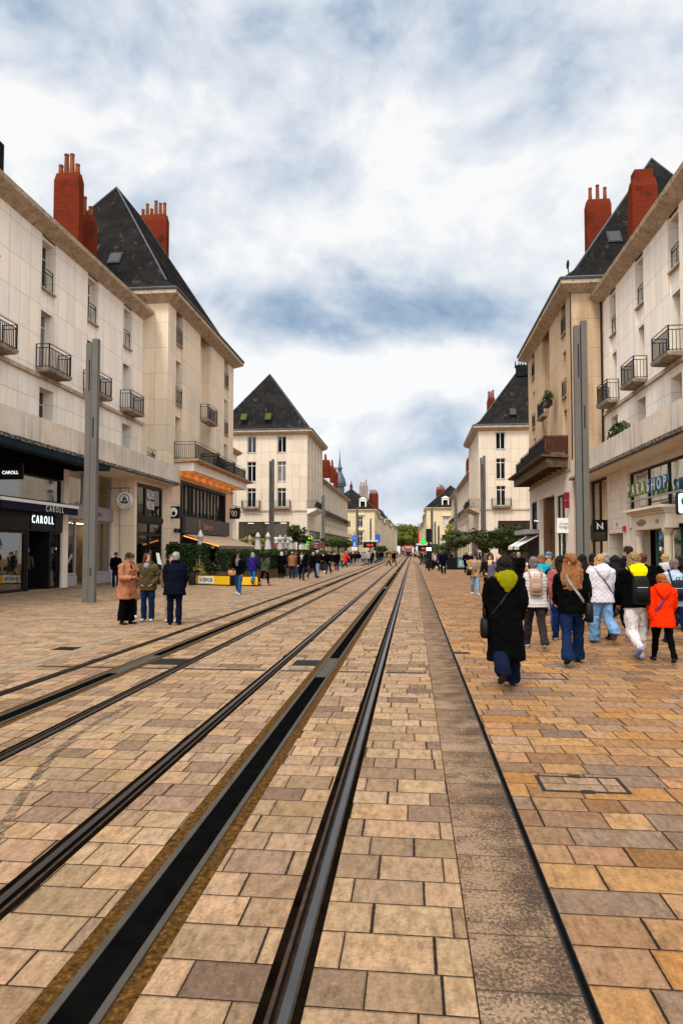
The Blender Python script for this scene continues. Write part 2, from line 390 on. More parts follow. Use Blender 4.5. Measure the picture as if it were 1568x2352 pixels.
# ------------------------------------------------------------------ paving
def paver(name, pal, row=.262, wmin=.24, wmax=.44, warp=.16, seed=0.0, dark=.10, joint=.0062, grime=.5, tracks=False):
    g = G(name); x, y, z = g.xyz(g.obj())
    yy = g.math('ADD', y, g.math('MULTIPLY', g.math('SINE', g.math('MULTIPLY', y, 9.1)), .012))
    rv = g.math('DIVIDE', yy, row); rw = g.math('FLOOR', rv); fv = g.math('FRACT', rv)
    r1 = g.n('TexWhiteNoise', {'W': g.math('ADD', rw, seed)}, noise_dimensions='1D')
    r2 = g.n('TexWhiteNoise', {'W': g.math('ADD', rw, seed+333.7)}, noise_dimensions='1D')
    w = g.math('ADD', wmin, g.math('MULTIPLY', r2, wmax-wmin))
    u = g.math('ADD', g.math('DIVIDE', x, w), g.math('MULTIPLY', r1, 37.0))
    u = g.math('ADD', u, g.math('MULTIPLY', g.math('SINE', g.math('MULTIPLY', u, 2.6)), warp))
    cu = g.math('FLOOR', u); fu = g.math('FRACT', u)
    du = g.math('MULTIPLY', g.math('MINIMUM', fu, g.math('SUBTRACT', 1.0, fu)), w)
    dv = g.math('MULTIPLY', g.math('MINIMUM', fv, g.math('SUBTRACT', 1.0, fv)), row)
    d = g.math('MINIMUM', g.math('MULTIPLY', du, .9), g.math('MULTIPLY', dv, 1.15))
    wob = g.noise(g.comb(x, y), 26, 3)
    d = g.math('ADD', d, g.math('MULTIPLY', g.math('SUBTRACT', wob, .5), .005))
    jt = g.n('MapRange', {'Value': d, 'From Min': joint*.35, 'From Max': joint*.75, 'To Min': 1.0, 'To Max': 0.0})
    edge = g.n('MapRange', {'Value': d, 'From Min': joint*.5, 'From Max': joint*2.6, 'To Min': 1.0, 'To Max': 0.0})
    cr = g.n('TexWhiteNoise', {'Vector': g.comb(g.math('ADD', cu, seed), rw)}, noise_dimensions='2D')
    cr2 = g.n('TexWhiteNoise', {'Vector': g.comb(g.math('ADD', rw, 91.3), g.math('ADD', cu, seed))}, noise_dimensions='2D')
    pal = [(q[0]*.575, q[1]*.545, q[2]*.515) for q in pal]; n = len(pal)
    base = g.ramp(cr, [((i+.5)/n, c) for i, c in enumerate(pal)])
    base = g.mix(1.0, base, g.ramp(cr2, [(0, .70), (.4, .97), (1, 1.14)]), 'MULTIPLY')
    o = g.comb(x, y, g.math('MULTIPLY', cr, 20.0))
    fib = g.noise(g.comb(g.math('MULTIPLY', x, 26), g.math('MULTIPLY', y, 8), g.math('MULTIPLY', cr, 9.0)), 1.0, 5, .65)
    fine = g.noise(o, 55, 6, .78); mid = g.noise(o, 7, 5, .6); big = g.noise(g.comb(x, y), .35, 5, .6)
    c = g.mix(1.0, base, g.ramp(fib, [(.28, .55), (.5, 1.0), (.72, 1.28)]), 'MULTIPLY')
    c = g.mix(1.0, c, g.ramp(fine, [(.3, .62), (.7, 1.25)]), 'MULTIPLY')
    c = g.mix(g.math('MULTIPLY', g.ramp(mid, [(.5, 0.0), (.75, 1.0)]), g.math('MULTIPLY', g.math('POWER', cr2, 2.0), grime*1.6)), c, mul(pal[0], .38))
    pit = g.noise(g.comb(x, y, g.math('MULTIPLY', cr, 31.0)), 24, 4, .7)
    c = g.mix(g.math('MULTIPLY', g.ramp(pit, [(.56, 0.0), (.66, 1.0)]), g.math('MULTIPLY', g.ramp(mid, [(.35, 0.15), (.65, 1.0)]), .5)), c, mul(pal[0], .32))
    c = g.mix(g.math('MULTIPLY', g.ramp(pit, [(.30, 1.0), (.40, 0.0)]), .28), c, mul(pal[3], 1.3))
    c = g.mix(g.math('MULTIPLY', g.ramp(big, [(.42, 0.0), (.75, 1.0)]), grime*.6), c, mul(pal[0], .55))
    spot = g.n('TexVoronoi', {'Vector': g.comb(x, y), 'Scale': 3.1}, feature='F1')
    sp = g.math('MULTIPLY', g.math('LESS_THAN', g.math('ADD', spot, g.math('MULTIPLY', fine, .05)), .062), .8)
    c = g.mix(sp, c, (.035, .028, .022, 1))
    c = g.mix(g.math('MULTIPLY', edge, g.ramp(mid, [(.35, .08), (.65, .42)])), c, mul(pal[0], .4))
    c = g.mix(jt, c, (.014, .009, .006, 1))
    g.set('Base Color', c); g.set('Specular IOR Level', .10)
    g.set('Roughness', g.ramp(mid, [(.3, .6), (.7, .85)]))
    h = g.math('ADD', g.math('MULTIPLY', g.math('ADD', jt, g.math('MULTIPLY', edge, .5)), -1.4), g.math('ADD', g.math('MULTIPLY', fine, .55), g.math('ADD', g.math('MULTIPLY', fib, .6), g.math('MULTIPLY', mid, .4))))
    g.bump(h, 1.0, .009); return g.m
PAV_T = paver('beige_track_setts', [(.45, .31, .185), (.53, .36, .21), (.50, .315, .20), (.56, .395, .24), (.42, .29, .205), (.53, .345, .185), (.26, .17, .12), (.51, .35, .21), (.36, .235, .165)], seed=3.0)
PAV_R = paver('amber_footway_setts', [(.46, .235, .095), (.52, .295, .125), (.38, .235, .15), (.56, .32, .12), (.43, .28, .18), (.56, .27, .08), (.24, .145, .095), (.50, .315, .17), (.48, .25, .125), (.29, .205, .15)], wmin=.30, wmax=.50, warp=.14, seed=51.0, grime=.55)
PAV_L = paver('tan_footway_setts', [(.46, .32, .20), (.52, .365, .23), (.44, .31, .21), (.54, .375, .215), (.40, .28, .20), (.49, .335, .22)], wmin=.30, wmax=.50, warp=.14, seed=97.0, grime=.25)
PAV_F = plain('far_paving', (.42, .31, .21), .7, var=.15, sc=.5)
def granite_mat():
    g = G('pitted_granite_strip'); x, y, z = g.xyz(g.obj())
    f = g.math('FRACT', g.math('DIVIDE', y, .40)); jt = g.math('LESS_THAN', g.math('MINIMUM', f, g.math('SUBTRACT', 1.0, f)), .014)
    r = g.n('TexWhiteNoise', {'W': g.math('FLOOR', g.math('DIVIDE', y, .40))}, noise_dimensions='1D')
    o = g.comb(x, y)
    a = g.noise(g.comb(x, g.math('MULTIPLY', y, .8)), 62, 6, .74); b = g.noise(o, 4, 4, .6); e = g.noise(o, 60, 3, .6)
    c = g.ramp(r, [(0, (.17, .105, .064)), (.5, (.205, .13, .08)), (1, (.23, .155, .10))])
    c = g.mix(1.0, c, g.ramp(e, [(.3, .75), (.7, 1.15)]), 'MULTIPLY')
    rt = g.n('MapRange', {'Value': x, 'From Min': .28, 'From Max': .62, 'To Min': -.03, 'To Max': .05})
    sp = g.ramp(g.math('ADD', g.math('ADD', a, g.math('MULTIPLY', g.math('SUBTRACT', b, .5), .55)), rt), [(.47, 0.0), (.66, .94)])
    c = g.mix(sp, c, (.040, .028, .021, 1)); c = g.mix(g.math('MULTIPLY', jt, .7), c, (.04, .03, .022, 1))
    g.set('Base Color', c); g.set('Roughness', .85); g.set('Specular IOR Level', .08)
    g.bump(g.math('SUBTRACT', g.math('MULTIPLY', e, .4), g.math('ADD', sp, jt)), .7, .012); return g.m
GRAN = granite_mat()
def aggregate_mat():
    g = G('ochre_concrete_haunch'); o = g.obj()
    a = g.noise(o, 30, 5, .7); b = g.noise(o, 2.0, 5, .65)
    c = g.ramp(a, [(.34, (.018, .008, .0018)), (.55, (.072, .033, .0065)), (.72, (.165, .085, .022))])
    c = g.mix(g.ramp(b, [(.55, 0.0), (.7, .75)]), c, (.04, .025, .012, 1))
    g.set('Base Color', c); g.set('Roughness', .9); g.set('Specular IOR Level', .05); g.bump(a, .8, .01); return g.m
AGG = aggregate_mat()
RUBBER = plain('black_rubber_jacket', (.0055, .0035, .0022), .9, var=.6, sc=7, spec=0.0)
GROOVE = plain('rusty_rail_web', (.040, .022, .012), .6, .3, var=.6, sc=14, spec=.2)
HEAD = plain('polished_rail_head', (.12, .117, .117), .32, 1.0, var=.2, sc=3, bump=.04)
APSG = plain('grey_third_rail_edge', (.050, .043, .034), .7, var=.25, sc=6, spec=.15)
APSB = plain('black_third_rail', (.0028, .0028, .0028), .85, var=.4, sc=8, spec=0.0)
BAND = plain('rough_kerb_band', (.24, .18, .125), .95, var=.5, sc=20, bump=.6)
GRATE = plain('cast_iron_cover', (.018, .017, .017), .5, .4, var=.4, sc=20)
# ------------------------------------------------------------------ leaves
def leafm(name, a, b, tr=.25):
    g = G(name); o = g.obj()
    c = g.ramp(g.noise(o, 5, 4, .7), [(.3, a), (.7, b)])
    g.set('Base Color', c); g.set('Roughness', .55); g.set('Specular IOR Level', .12)
    if 'Transmission Weight' in g.b.inputs and tr: g.set('Subsurface Weight', 0.0)
    return g.m
LEAF_MAG = leafm('glossy_dark_leaves', (.010, .018, .004), (.058, .068, .016))
LEAF_OLV = leafm('olive_green_leaves', (.022, .038, .012), (.075, .10, .03))
LEAF_HDG = leafm('hedge_leaves', (.010, .022, .006), (.04, .065, .016))
LEAF_FAR = leafm('yellowing_plane_leaves', (.035, .055, .007), (.13, .135, .015))
LEAF_YEL = leafm('yellow_shrub_leaves', (.16, .14, .02), (.34, .28, .04))
BARK = plain('grey_bark', (.07, .05, .035), .9, var=.4, sc=10, bump=.5)
# ------------------------------------------------------------------ sky
W = D.worlds.new('World'); bpy.context.scene.world = W; W.use_nodes = True
SUN_EL, SUN_AZ = rad(52), rad(200)          # azimuth from north (+Y), clockwise
def build_sky():
    g = G.__new__(G); g.t = W.node_tree; g.m = W
    bg = g.t.nodes['Background']
    sky = g.t.nodes.new('ShaderNodeTexSky'); sky.sky_type = 'NISHITA'; sky.sun_disc = False
    sky.sun_elevation = SUN_EL; sky.sun_rotation = SUN_AZ; sky.air_density = 1.0; sky.dust_density = 1.0
    v = g.n('TexCoord', out=0); x, y, z = g.xyz(v)
    zc = g.math('MAXIMUM', z, 0.0)
    v2 = g.comb(x, y, g.math('MULTIPLY', z, 1.3))
    n1 = g.noise(v2, 2.6, 4, .5, .15); n2 = g.noise(g.comb(g.math('ADD', x, 7.3), y, g.math('MULTIPLY', z, 1.35)), 5.2, 8, .56, .3)
    n3 = g.noise(g.comb(g.math('ADD', x, 2.9), g.math('ADD', y, 4.0), g.math('MULTIPLY', z, 1.5)), 15.0, 6, .55, .1)
    n2u = g.noise(g.comb(g.math('ADD', x, 7.3), g.math('ADD', y, .012), g.math('ADD', g.math('MULTIPLY', z, 1.35), .045)), 5.2, 8, .56, .3)
    relief = g.math('MULTIPLY', g.math('SUBTRACT', n2, n2u), .24)
    den = g.math('SUBTRACT', g.math('ADD', g.math('ADD', g.math('MULTIPLY', n1, .44), g.math('MULTIPLY', n2, .46)), g.math('MULTIPLY', n3, .17)), -.026)
    den = g.math('ADD', den, relief)
    az = g.math('ARCTAN2', x, y); el = g.math('ARCSINE', z)
    def lobe(pxl, pyl, sx, sy, amp):
        d = ray(pxl, pyl); a0, e0 = math.atan2(d.x, d.y), math.asin(d.z)
        qa = g.math('POWER', g.math('DIVIDE', g.math('SUBTRACT', az, a0), rad(sx)), 2.0)
        qe = g.math('POWER', g.math('DIVIDE', g.math('SUBTRACT', el, e0), rad(sy)), 2.0)
        return g.math('MULTIPLY', g.math('EXPONENT', g.math('MULTIPLY', g.math('ADD', qa, qe), -1.0)), amp)
    for L in ((780, 890, 12, 2.8, .17), (1030, 840, 8, 2.2, .13), (880, 715, 11, 2.8, -.115), (600, 690, 5, 1.6, -.04), (760, 640, 5, 1.4, .04), (620, 745, 6, 2.0, -.08), (1100, 715, 8, 1.8, -.08),
              (640, 420, 8, 3.0, -.05), (1000, 430, 9, 3.0, -.03), (760, 520, 7, 2.2, .06), (900, 230, 6, 3.0, .08), (200, 100, 8, 4, -.05), (1250, 170, 14, 6, -.065), (760, 40, 16, 4, -.03), (400, 200, 6, 6, .05),
              (520, 640, 5, 3, .07), (120, 380, 8, 6, .07), (1420, 450, 9, 6, .02), (900, 1090, 18, 4.0, -.045), (880, 1215, 26, 1.6, .05), (1050, 1060, 5, .9, .06), (850, 1010, 7, .8, .05)):
        den = g.math('ADD', den, lobe(*L))
    cl = g.ramp(den, [(.36, (.26, .37, .51)), (.43, (.40, .51, .65)), (.495, (.60, .68, .79)), (.565, (.79, .835, .90)), (.65, (1.0, 1.0, 1.0))])
    # the overcast is brighter overhead than at the horizon
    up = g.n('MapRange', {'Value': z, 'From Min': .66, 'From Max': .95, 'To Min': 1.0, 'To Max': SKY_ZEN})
    rear = g.n('MapRange', {'Value': y, 'From Min': .25, 'From Max': -.6, 'To Min': 0.0, 'To Max': 1.0})   # extra sky brightness added behind the camera, out of view, to lift the facades
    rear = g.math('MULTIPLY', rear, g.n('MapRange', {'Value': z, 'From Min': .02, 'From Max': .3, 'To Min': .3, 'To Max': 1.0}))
    up = g.math('ADD', up, g.math('MULTIPLY', rear, SKY_REAR_FILL)); ex = g.math('SUBTRACT', up, 1.0)
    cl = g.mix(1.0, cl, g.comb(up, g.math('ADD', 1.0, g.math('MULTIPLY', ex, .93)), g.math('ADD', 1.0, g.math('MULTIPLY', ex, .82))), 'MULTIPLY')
    cl10 = g.mix(1.0, cl, (SKY_K, SKY_K, SKY_K, 1), 'MULTIPLY')
    cov = g.ramp(den, [(.30, .80), (.50, .97)])
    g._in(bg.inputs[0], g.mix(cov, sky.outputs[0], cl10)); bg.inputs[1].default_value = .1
SKY_K, SKY_ZEN, SKY_REAR_FILL = 5.25, 3.7, 1.7
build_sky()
sl = D.lights.new('sun', 'SUN'); so = D.objects.new('sun', sl); C.objects.link(so)
sl.energy = 1.5; sl.angle = rad(14); sl.color = (1.0, .94, .86)
so.rotation_euler = (math.pi/2-SUN_EL, 0, math.pi-SUN_AZ)
so.location = (0, -20, 60)
V = bpy.context.scene.view_settings
V.view_transform = 'Standard'; V.look = 'None'; V.gamma = 1.0; V.exposure = .9
# ------------------------------------------------------------------ ground
b = M(); b.face([(-1500, -300, -.16), (1500, -300, -.16), (1500, 2600, -.16), (-1500, 2600, -.16)])
struct('ground', b, PAV_F)
Y0, Y1 = -4.0, 420.0
rails = [-2.0, -.50, -4.93, -3.43]           # rail centres
aps = [-1.25, -4.18]
def strip(name, x0, x1, m, y0=Y0, y1=Y1, z=0.0):
    b = M(); b.box(x0, x1, y0, y1, z-.12, z); return struct(name, b, m)
RW, AW = .088, .195
strip('paving_left', -60, -5.93, PAV_L)
strip('kerb_band', -5.93, -5.72, BAND, z=-.003)
strip('paving_track', -5.70, -4.93-RW, PAV_T)
strip('paving_track', -4.93+RW, -4.18-AW, PAV_T); strip('paving_track', -4.18+AW, -3.43-RW, PAV_T)
strip('paving_track', -3.43+RW, -2.0-RW, PAV_T)
strip('paving_track', -2.0+RW, -1.25-AW, PAV_T); strip('paving_track', -1.25+AW, -.5-RW, PAV_T)
strip('paving_track', -.5+RW, .235, PAV_T)
strip('granite_strip', .242, .645, GRAN, z=-.002)
strip('paving_right', .684, 60, PAV_R)
b = M(); b.box(.645, .651, Y0, Y1, -.1, .003); b.box(.679, .684, Y0, Y1, -.1, .003); b.k = 1; b.box(.651, .679, Y0, Y1, -.12, -.045)
tag(b.build('slot_drain', [GRATE, BLACK]), 'narrow black slot drain along the pitted granite strip', 'drain')
b = M(); b.box(-5.72, -5.70, Y0, Y1, -.1, -.012)
tag(b.build('slot_drain', [BLACK]), 'thin dark drain slot along the rough kerb band left of the tracks', 'drain')
RLAB = {-.5: 'worn shiny grooved tram rail nearest to the granite strip', -2.0: 'left hand rail of the nearer tram track, beside wide setts', -3.43: 'right hand rail of the farther tram track, next to the gap between tracks', -4.93: 'farthest left tram rail, nearest to the rough kerb band'}
for x in rails:
    s = 1 if x in (-.5, -3.43) else -1         # groove on the gauge side
    root = thing('tram_rail', RLAB[x], 'rail', (x, 0, 0), 'grooved tram rails')
    def prof(x0, x1, z0, z1): q = sorted((x+s*x0, x+s*x1)); b.box(q[0], q[1], Y0, Y1, z0, z1)
    b = M(); prof(-.088, -.048, -.12, -.003); prof(.050, .088, -.12, -.003); b.build('rubber_jacket', RUBBER, root)
    b = M(); prof(-.048, -.030, -.12, 0.0); prof(-.030, .002, -.12, -.045); prof(.040, .050, -.12, -.001); b.build('groove', GROOVE, root)
    b = M(); prof(.002, .040, -.12, .002); o = b.build('rail_head', HEAD, root)
for x, lb in zip(aps, ('black third rail strip with ochre concrete edges in the nearer track', 'black third rail strip with ochre concrete edges in the farther track')):
    root = thing('third_rail', lb, 'power rail', (x, 0, 0), 'third rail strips')
    b = M(); b.box(x-AW, x-.110, Y0, Y1, -.12, -.004); b.box(x+.110, x+AW, Y0, Y1, -.12, -.004); b.build('concrete_haunch', AGG, root)
    b = M(); b.box(x-.110, x-.076, Y0, Y1, -.12, .006); b.box(x+.076, x+.110, Y0, Y1, -.12, .006); b.build('edge', APSG, root)
    b = M(); b.box(x-.076, x+.076, Y0, Y1, -.12, .0)
    b.build('conductor', APSB, root)
    for yy in (9.3, 31.0, 53, 75, 97): b = M(); b.box(x-.07, x+.07, yy, yy+1.6, .0, .004); b.build('insulated_joint', APSG, root)
# drain slots across the tracks
def crossdrain(y, wd, lb, xs):
    root = thing('cross_drain', lb, 'drain', (-2.7, y, 0), 'drain slots across the tracks')
    for x0, x1 in xs: b = M(); b.box(x0, x1, y-wd/2, y+wd/2, -.03, .004); b.build('grate', GRATE, root)
segs = [(-5.55, -5.04), (-4.82, -4.38), (-3.98, -3.54), (-3.32, -2.11), (-1.89, -1.45), (-1.05, -.61), (-.39, .14)]
crossdrain(9.75, .075, 'black drain slot crossing both tracks nearest to the camera', segs)
crossdrain(28.0, .07, 'thin drain slot crossing both tracks beyond the near one', segs[1:])
crossdrain(46.0, .07, 'faint far drain slot crossing both tracks', segs[1:])
def cover(c, w, d, lb, fr=False, nm='manhole_cover', lid=None, inset=.03):
    root = thing(nm, lb, 'cover', (c[0], c[1], 0), 'covers and grates set in the paving')
    b = M(); x0, x1, y0, y1 = c[0]-w/2, c[0]+w/2, c[1]-d/2, c[1]+d/2
    if fr:
        for q in ((x0, x1, y0, y0+inset), (x0, x1, y1-inset, y1), (x0, x0+inset, y0+inset, y1-inset), (x1-inset, x1, y0+inset, y1-inset)): b.box(*q, -.02, .003)
        b.box(x0+w*.45, x0+w*.58, y0-.02, y0+.045, -.02, .005); b.box(x0+w*.42, x0+w*.55, y1-.04, y1+.03, -.02, .005)
        b.build('frame', GRATE, root)
        b = M(); b.box(x0+inset, x1-inset, y0+inset, y1-inset, -.02, .0025); b.build('lid', PAV_T, root)
    else:
        b.box(x0, x1, y0, y1, -.02, .004); b.build('lid', GRATE, root)
        b = M(); n = 7
        for i in range(n): b.box(x0+.02, x1-.02, y0+d*(i+.3)/n, y0+d*(i+.6)/n, .004, .009)
        b.build('rib', GRATE, root)
cover(ground(1334, 1802), .62, .35, 'paved square inspection cover with dark metal frame in amber setts', True)
cover(ground(1058, 1500), .30, .16, 'small black grate beside the slot drain', nm='drain_grate')
cover(ground(390, 1520), .50, .55, 'black cover plate between the rails of the farther track', nm='cover_plate')
cover(ground(704, 1523), .40, .50, 'black cover plate between the rails of the nearer track', nm='cover_plate')
cover(ground(152, 1490), .4, .35, 'small dark grate beside the rough kerb band', nm='drain_grate')
cover(ground(1240, 1553), .66, .45, 'paved inspection cover just behind the woman in the long coat', True)
cover(ground(1010, 1328), 1.6, 1.6, 'large framed cover by the far signal post', True)
# tyre mark
mk = G('tyre_mark_rubber'); _n = mk.noise(mk.obj(), 14, 5, .7); mk.set('Base Color', (.05, .042, .036, 1)); mk.set('Roughness', .9); mk.set('Specular IOR Level', .05); mk.set('Alpha', mk.ramp(_n, [(.38, .0), (.68, .75)]))
b = M(); q = [ground(*p) for p in ((-30, 1960), (10, 1898), (50, 1833), (88, 1778), (125, 1733), (165, 1698), (225, 1658), (300, 1618))]
for i in range(len(q)-1):
    n0, n1_ = [(q[min(k+1, len(q)-1)]-q[max(k-1, 0)]).cross(Vector((0, 0, 1))).normalized()*.035 for k in (i, i+1)]; up_ = Vector((0, 0, .004)); b.face([q[i]-n0+up_, q[i]+n0+up_, q[i+1]+n1_+up_, q[i+1]-n1_+up_])
tag(b.build('tyre_mark', mk.m), kind='structure')
# tram stop platforms
b = M(); b.box(-9.6, -5.62, 76, 128, -.1, .24); struct('platform_left', b, PAV_L)
b = M(); b.box(.12, 3.4, 88, 140, -.1, .24); struct('platform_right', b, PAV_L)
b = M(); b.box(-22, -15.25, 10, 37.9, -.05, .11); struct('shop_step', b, BAND)
# ------------------------------------------------------------------ building kit
def window(root, F, u0, u1, z0, z1, d, fm=None, pane=None, mull=1, trans=(), fw=.048, name='window', sill=True):
    b = M(); fm = fm or WHITE
    b.ubox(F, u0, u0+fw, z0, z1, d-.04, d+.05); b.ubox(F, u1-fw, u1, z0, z1, d-.04, d+.05)
    b.ubox(F, u0+fw, u1-fw, z0, z0+fw*1.3, d-.04, d+.05); b.ubox(F, u0+fw, u1-fw, z1-fw, z1, d-.04, d+.05)
    for i in range(mull):
        c = u0+(u1-u0)*(i+1)/(mull+1); b.ubox(F, c-fw*.5, c+fw*.5, z0+fw*1.3, z1-fw, d-.035, d+.04)
    for t in trans:
        c = z0+(z1-z0)*t; b.ubox(F, u0+fw, u1-fw, c-fw*.45, c+fw*.45, d-.03, d+.035)
    w = b.build(name, fm, root)
    b = M(); b.ubox(F, u0+fw*.5, u1-fw*.5, z0+fw*.5, z1-fw*.5, d+.012, d+.03); b.build('pane', pane or PANE, w)
    if sill:
        b = M(); b.ubox(F, u0-.04, u1+.04, z0-.07, z0, -.05, d); b.build('sill', CORN, w)
    return w
def railing(root, F, u0, u1, z, h=1.0, proj=0.0, mat=None, gap=.115, name='railing', two=True, screen=None):
    """Iron railing; proj>0 wraps round three sides of a balcony."""
    b = M(); t = .028; mat = mat or IRON
    def run(Fr_, a, c, dd):
        for zz in ([z+h, z+h-.16, z+.07] if two else [z+h, z+.07]): b.ubox(Fr_, a, c, zz-t, zz, dd-t/2, dd+t/2)
        n = max(2, int((c-a)/gap))
        for i in range(n+1):
            q = a+(c-a)*i/n; big = i in (0, n); b.ubox(Fr_, q-.5*t*(1.6 if big else .7), q+.5*t*(1.6 if big else .7), z, z+(h if big else h-.16), dd-t/2+.003, dd+t/2-.003)
        if screen:
            b.k = 1; b.ubox(Fr_, a+.03, c-.03, z+.09, z+h-.05, dd+.03, dd+.04); b.k = 0
    run(F, u0, u1, -proj)
    if proj > .05:
        for uu in (u0, u1):
            F2 = Fr((F.p(uu, 0, 0).x, F.p(uu, 0, 0).y), (F.N.x, F.N.y), (F.U.x, F.U.y)); run(F2, 0.02, proj-.02, 0)
    return b.build(name, [mat, screen] if screen else mat, root)
SLABM = plain('stained_slab', (.34, .275, .215), .9, var=.6, sc=3, bump=.3)
def balcony(root, F, u0, u1, z, proj=.75, th=.16, h=1.0, mat=None, slab=None, bulge=.04):
    b = M(); sl = slab or SLABM
    b.hexa([F.p(u0+.05, z-th-bulge, 0), F.p(u1-.05, z-th-bulge, 0), F.p(u1-.02, z-th, -proj), F.p(u0+.02, z-th, -proj), F.p(u0, z, 0), F.p(u1, z, 0), F.p(u1, z, -proj-.05), F.p(u0, z, -proj-.05)])
    o = b.build('balcony', sl, root)
    railing(o, F, u0+.04, u1-.04, z, h, proj-.02, mat)
    return o
def chimney(root, x0, x1, y0, y1, z0, z1, pots=4, step=True, mat=None, seed=0):
    R = random.Random(seed); b = M(); V = Vector
    b.box(x0, x1, y0, y1, z0, z1-.45)
    i = .09
    b.hexa([V((x0, y0, z1-.45)), V((x1, y0, z1-.45)), V((x1, y1, z1-.45)), V((x0, y1, z1-.45)), V((x0+i, y0+i, z1)), V((x1-i, y0+i, z1)), V((x1-i, y1-i, z1)), V((x0+i, y1-i, z1))])
    c = b.build('chimney', mat or BRICK, root)
    along_x = (x1-x0) > (y1-y0)
    for k in range(pots):
        t = (k+.5)/pots; h = R.choice([.55, .95, 1.15]) if pots > 1 else .8
        cx, cy = (x0+i+(x1-x0-2*i)*t, (y0+y1)/2) if along_x else ((x0+x1)/2, y0+i+(y1-y0-2*i)*t)
        p = M(); p.lathe((cx, cy, z1-.02), [(.15, 0), (.14, .1), (.115, h-.1), (.135, h-.08), (.135, h), (.08, h+.001)], 10); p.build('chimney_pot', POT, c, smooth=False)
    return c
def hip_roof(root, x0, x1, y0, y1, z, apx, ya, yb, za, mat=None, name='roof', flare=.0):
    b = M(); V = Vector
    a, c, d, e = V((x0, y0, z)), V((x1, y0, z)), V((x1, y1, z)), V((x0, y1, z)); p, q = V((apx, ya, za)), V((apx, yb, za))
    if flare:      # sprocketed foot: lower slope near the eaves
        k = .14
        def ins(v, t): t2 = t; return V((v.x+(t.x-v.x)*k*1.0, v.y+(t.y-v.y)*k*1.0, z+(t.z-z)*k*.62))
        A, Cc, Dd, Ee = ins(a, p), ins(c, p), ins(d, q), ins(e, q)
        for s1, s2, t1, t2 in ((a, c, A, Cc), (c, d, Cc, Dd), (d, e, Dd, Ee), (e, a, Ee, A)): b.face([s1, s2, t2, t1])
        a, c, d, e = A, Cc, Dd, Ee
    b.face([a, c, p]); b.face([c, d, q, p]); b.face([d, e, q]); b.face([e, a, p, q])
    r = b.build(name, mat or SLATE, root)
    b = M()
    for s1, s2 in ((a, p), (c, p), (d, q), (e, q), (p, q)): b.tube([s1, s2], .05, 6)
    b.build('ridge_flashing', ZINC, r); return r
def skylight(root, p, nx, ny, up, w=.6, h=.8, glassm=None):
    """Small roof window at p lying in a slope: nx/ny outward horizontal normal, up = slope rise/run."""
    n = Vector((nx, ny, 0)); u = Vector((-ny, nx, 0)); s = (Vector((-nx, -ny, up))).normalized(); nn = u.cross(s)
    if nn.z < 0: nn = -nn
    b = M(); c = Vector(p)
    def bx(a0, a1, s0, s1, t0, t1): b.hexa([c+u*a+s*q+nn*t for t in (t0, t1) for a, q in ((a0, s0), (a1, s0), (a1, s1), (a0, s1))])
    bx(-w/2, w/2, -h/2, h/2, -.1, .07); o = b.build('skylight', CHAR, root)
    b = M(); bx(-w/2+.09, w/2-.09, -h/2+.09, h/2-.09, .06, .085); b.build('pane', glassm or pane_sky, o)
pane_sky = plain('skylight_pane', (.022, .026, .03), .5, spec=.2, bump=0)
pane_grn = plain('green_skylight_blind', (.045, .085, .003), .6, spec=.05, bump=0)
def cornice(root, F, u0, u1, z, proj=.65, th=.42, mat=None, ends=(0, 0), name='cornice'):
    b = M(); e0, e1 = ends
    lo = .05
    b.hexa([F.p(u0, z-th, 0), F.p(u1, z-th, 0), F.p(u1+e1*proj, z-.16, -proj), F.p(u0-e0*proj, z-.16, -proj), F.p(u0, z+.02, .3), F.p(u1, z+.02, .3), F.p(u1+e1*(proj+lo), z, -proj-lo), F.p(u0-e0*(proj+lo), z, -proj-lo)])
    return b.build(name, mat or CORN, root)
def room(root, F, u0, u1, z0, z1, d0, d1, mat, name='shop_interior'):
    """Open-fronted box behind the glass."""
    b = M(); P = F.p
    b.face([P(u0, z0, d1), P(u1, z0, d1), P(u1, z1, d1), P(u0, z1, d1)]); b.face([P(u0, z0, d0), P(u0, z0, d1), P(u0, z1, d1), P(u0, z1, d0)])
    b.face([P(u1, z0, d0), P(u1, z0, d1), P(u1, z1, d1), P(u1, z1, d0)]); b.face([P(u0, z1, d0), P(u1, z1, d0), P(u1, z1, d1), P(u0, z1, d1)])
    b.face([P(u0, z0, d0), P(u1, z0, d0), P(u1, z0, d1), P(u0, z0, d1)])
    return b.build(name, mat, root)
def glazing(root, F, u0, u1, z0, z1, d, fm, cols=1, rows=(), fw=.06, gm=None, name='shop_window'):
    b = M(); b.ubox(F, u0, u0+fw, z0, z1, d-.06, d+.06); b.ubox(F, u1-fw, u1, z0, z1, d-.06, d+.06)
    b.ubox(F, u0+fw, u1-fw, z0, z0+fw, d-.06, d+.06); b.ubox(F, u0+fw, u1-fw, z1-fw, z1, d-.06, d+.06)
    for i in range(1, cols): c = u0+(u1-u0)*i/cols; b.ubox(F, c-fw/2, c+fw/2, z0+fw, z1-fw, d-.055, d+.055)
    for t in rows: c = z0+(z1-z0)*t; b.ubox(F, u0+fw, u1-fw, c-fw/2, c+fw/2, d-.05, d+.05)
    w = b.build(name, fm, root)
    b = M(); P = F.p; b.face([P(u0+fw*.5, z0+fw*.5, d), P(u1-fw*.5, z0+fw*.5, d), P(u1-fw*.5, z1-fw*.5, d), P(u0+fw*.5, z1-fw*.5, d)])
    b.build('pane', gm or SHOPG, w); return w
PANES = [PANE, PANE, PANEC, PANE]
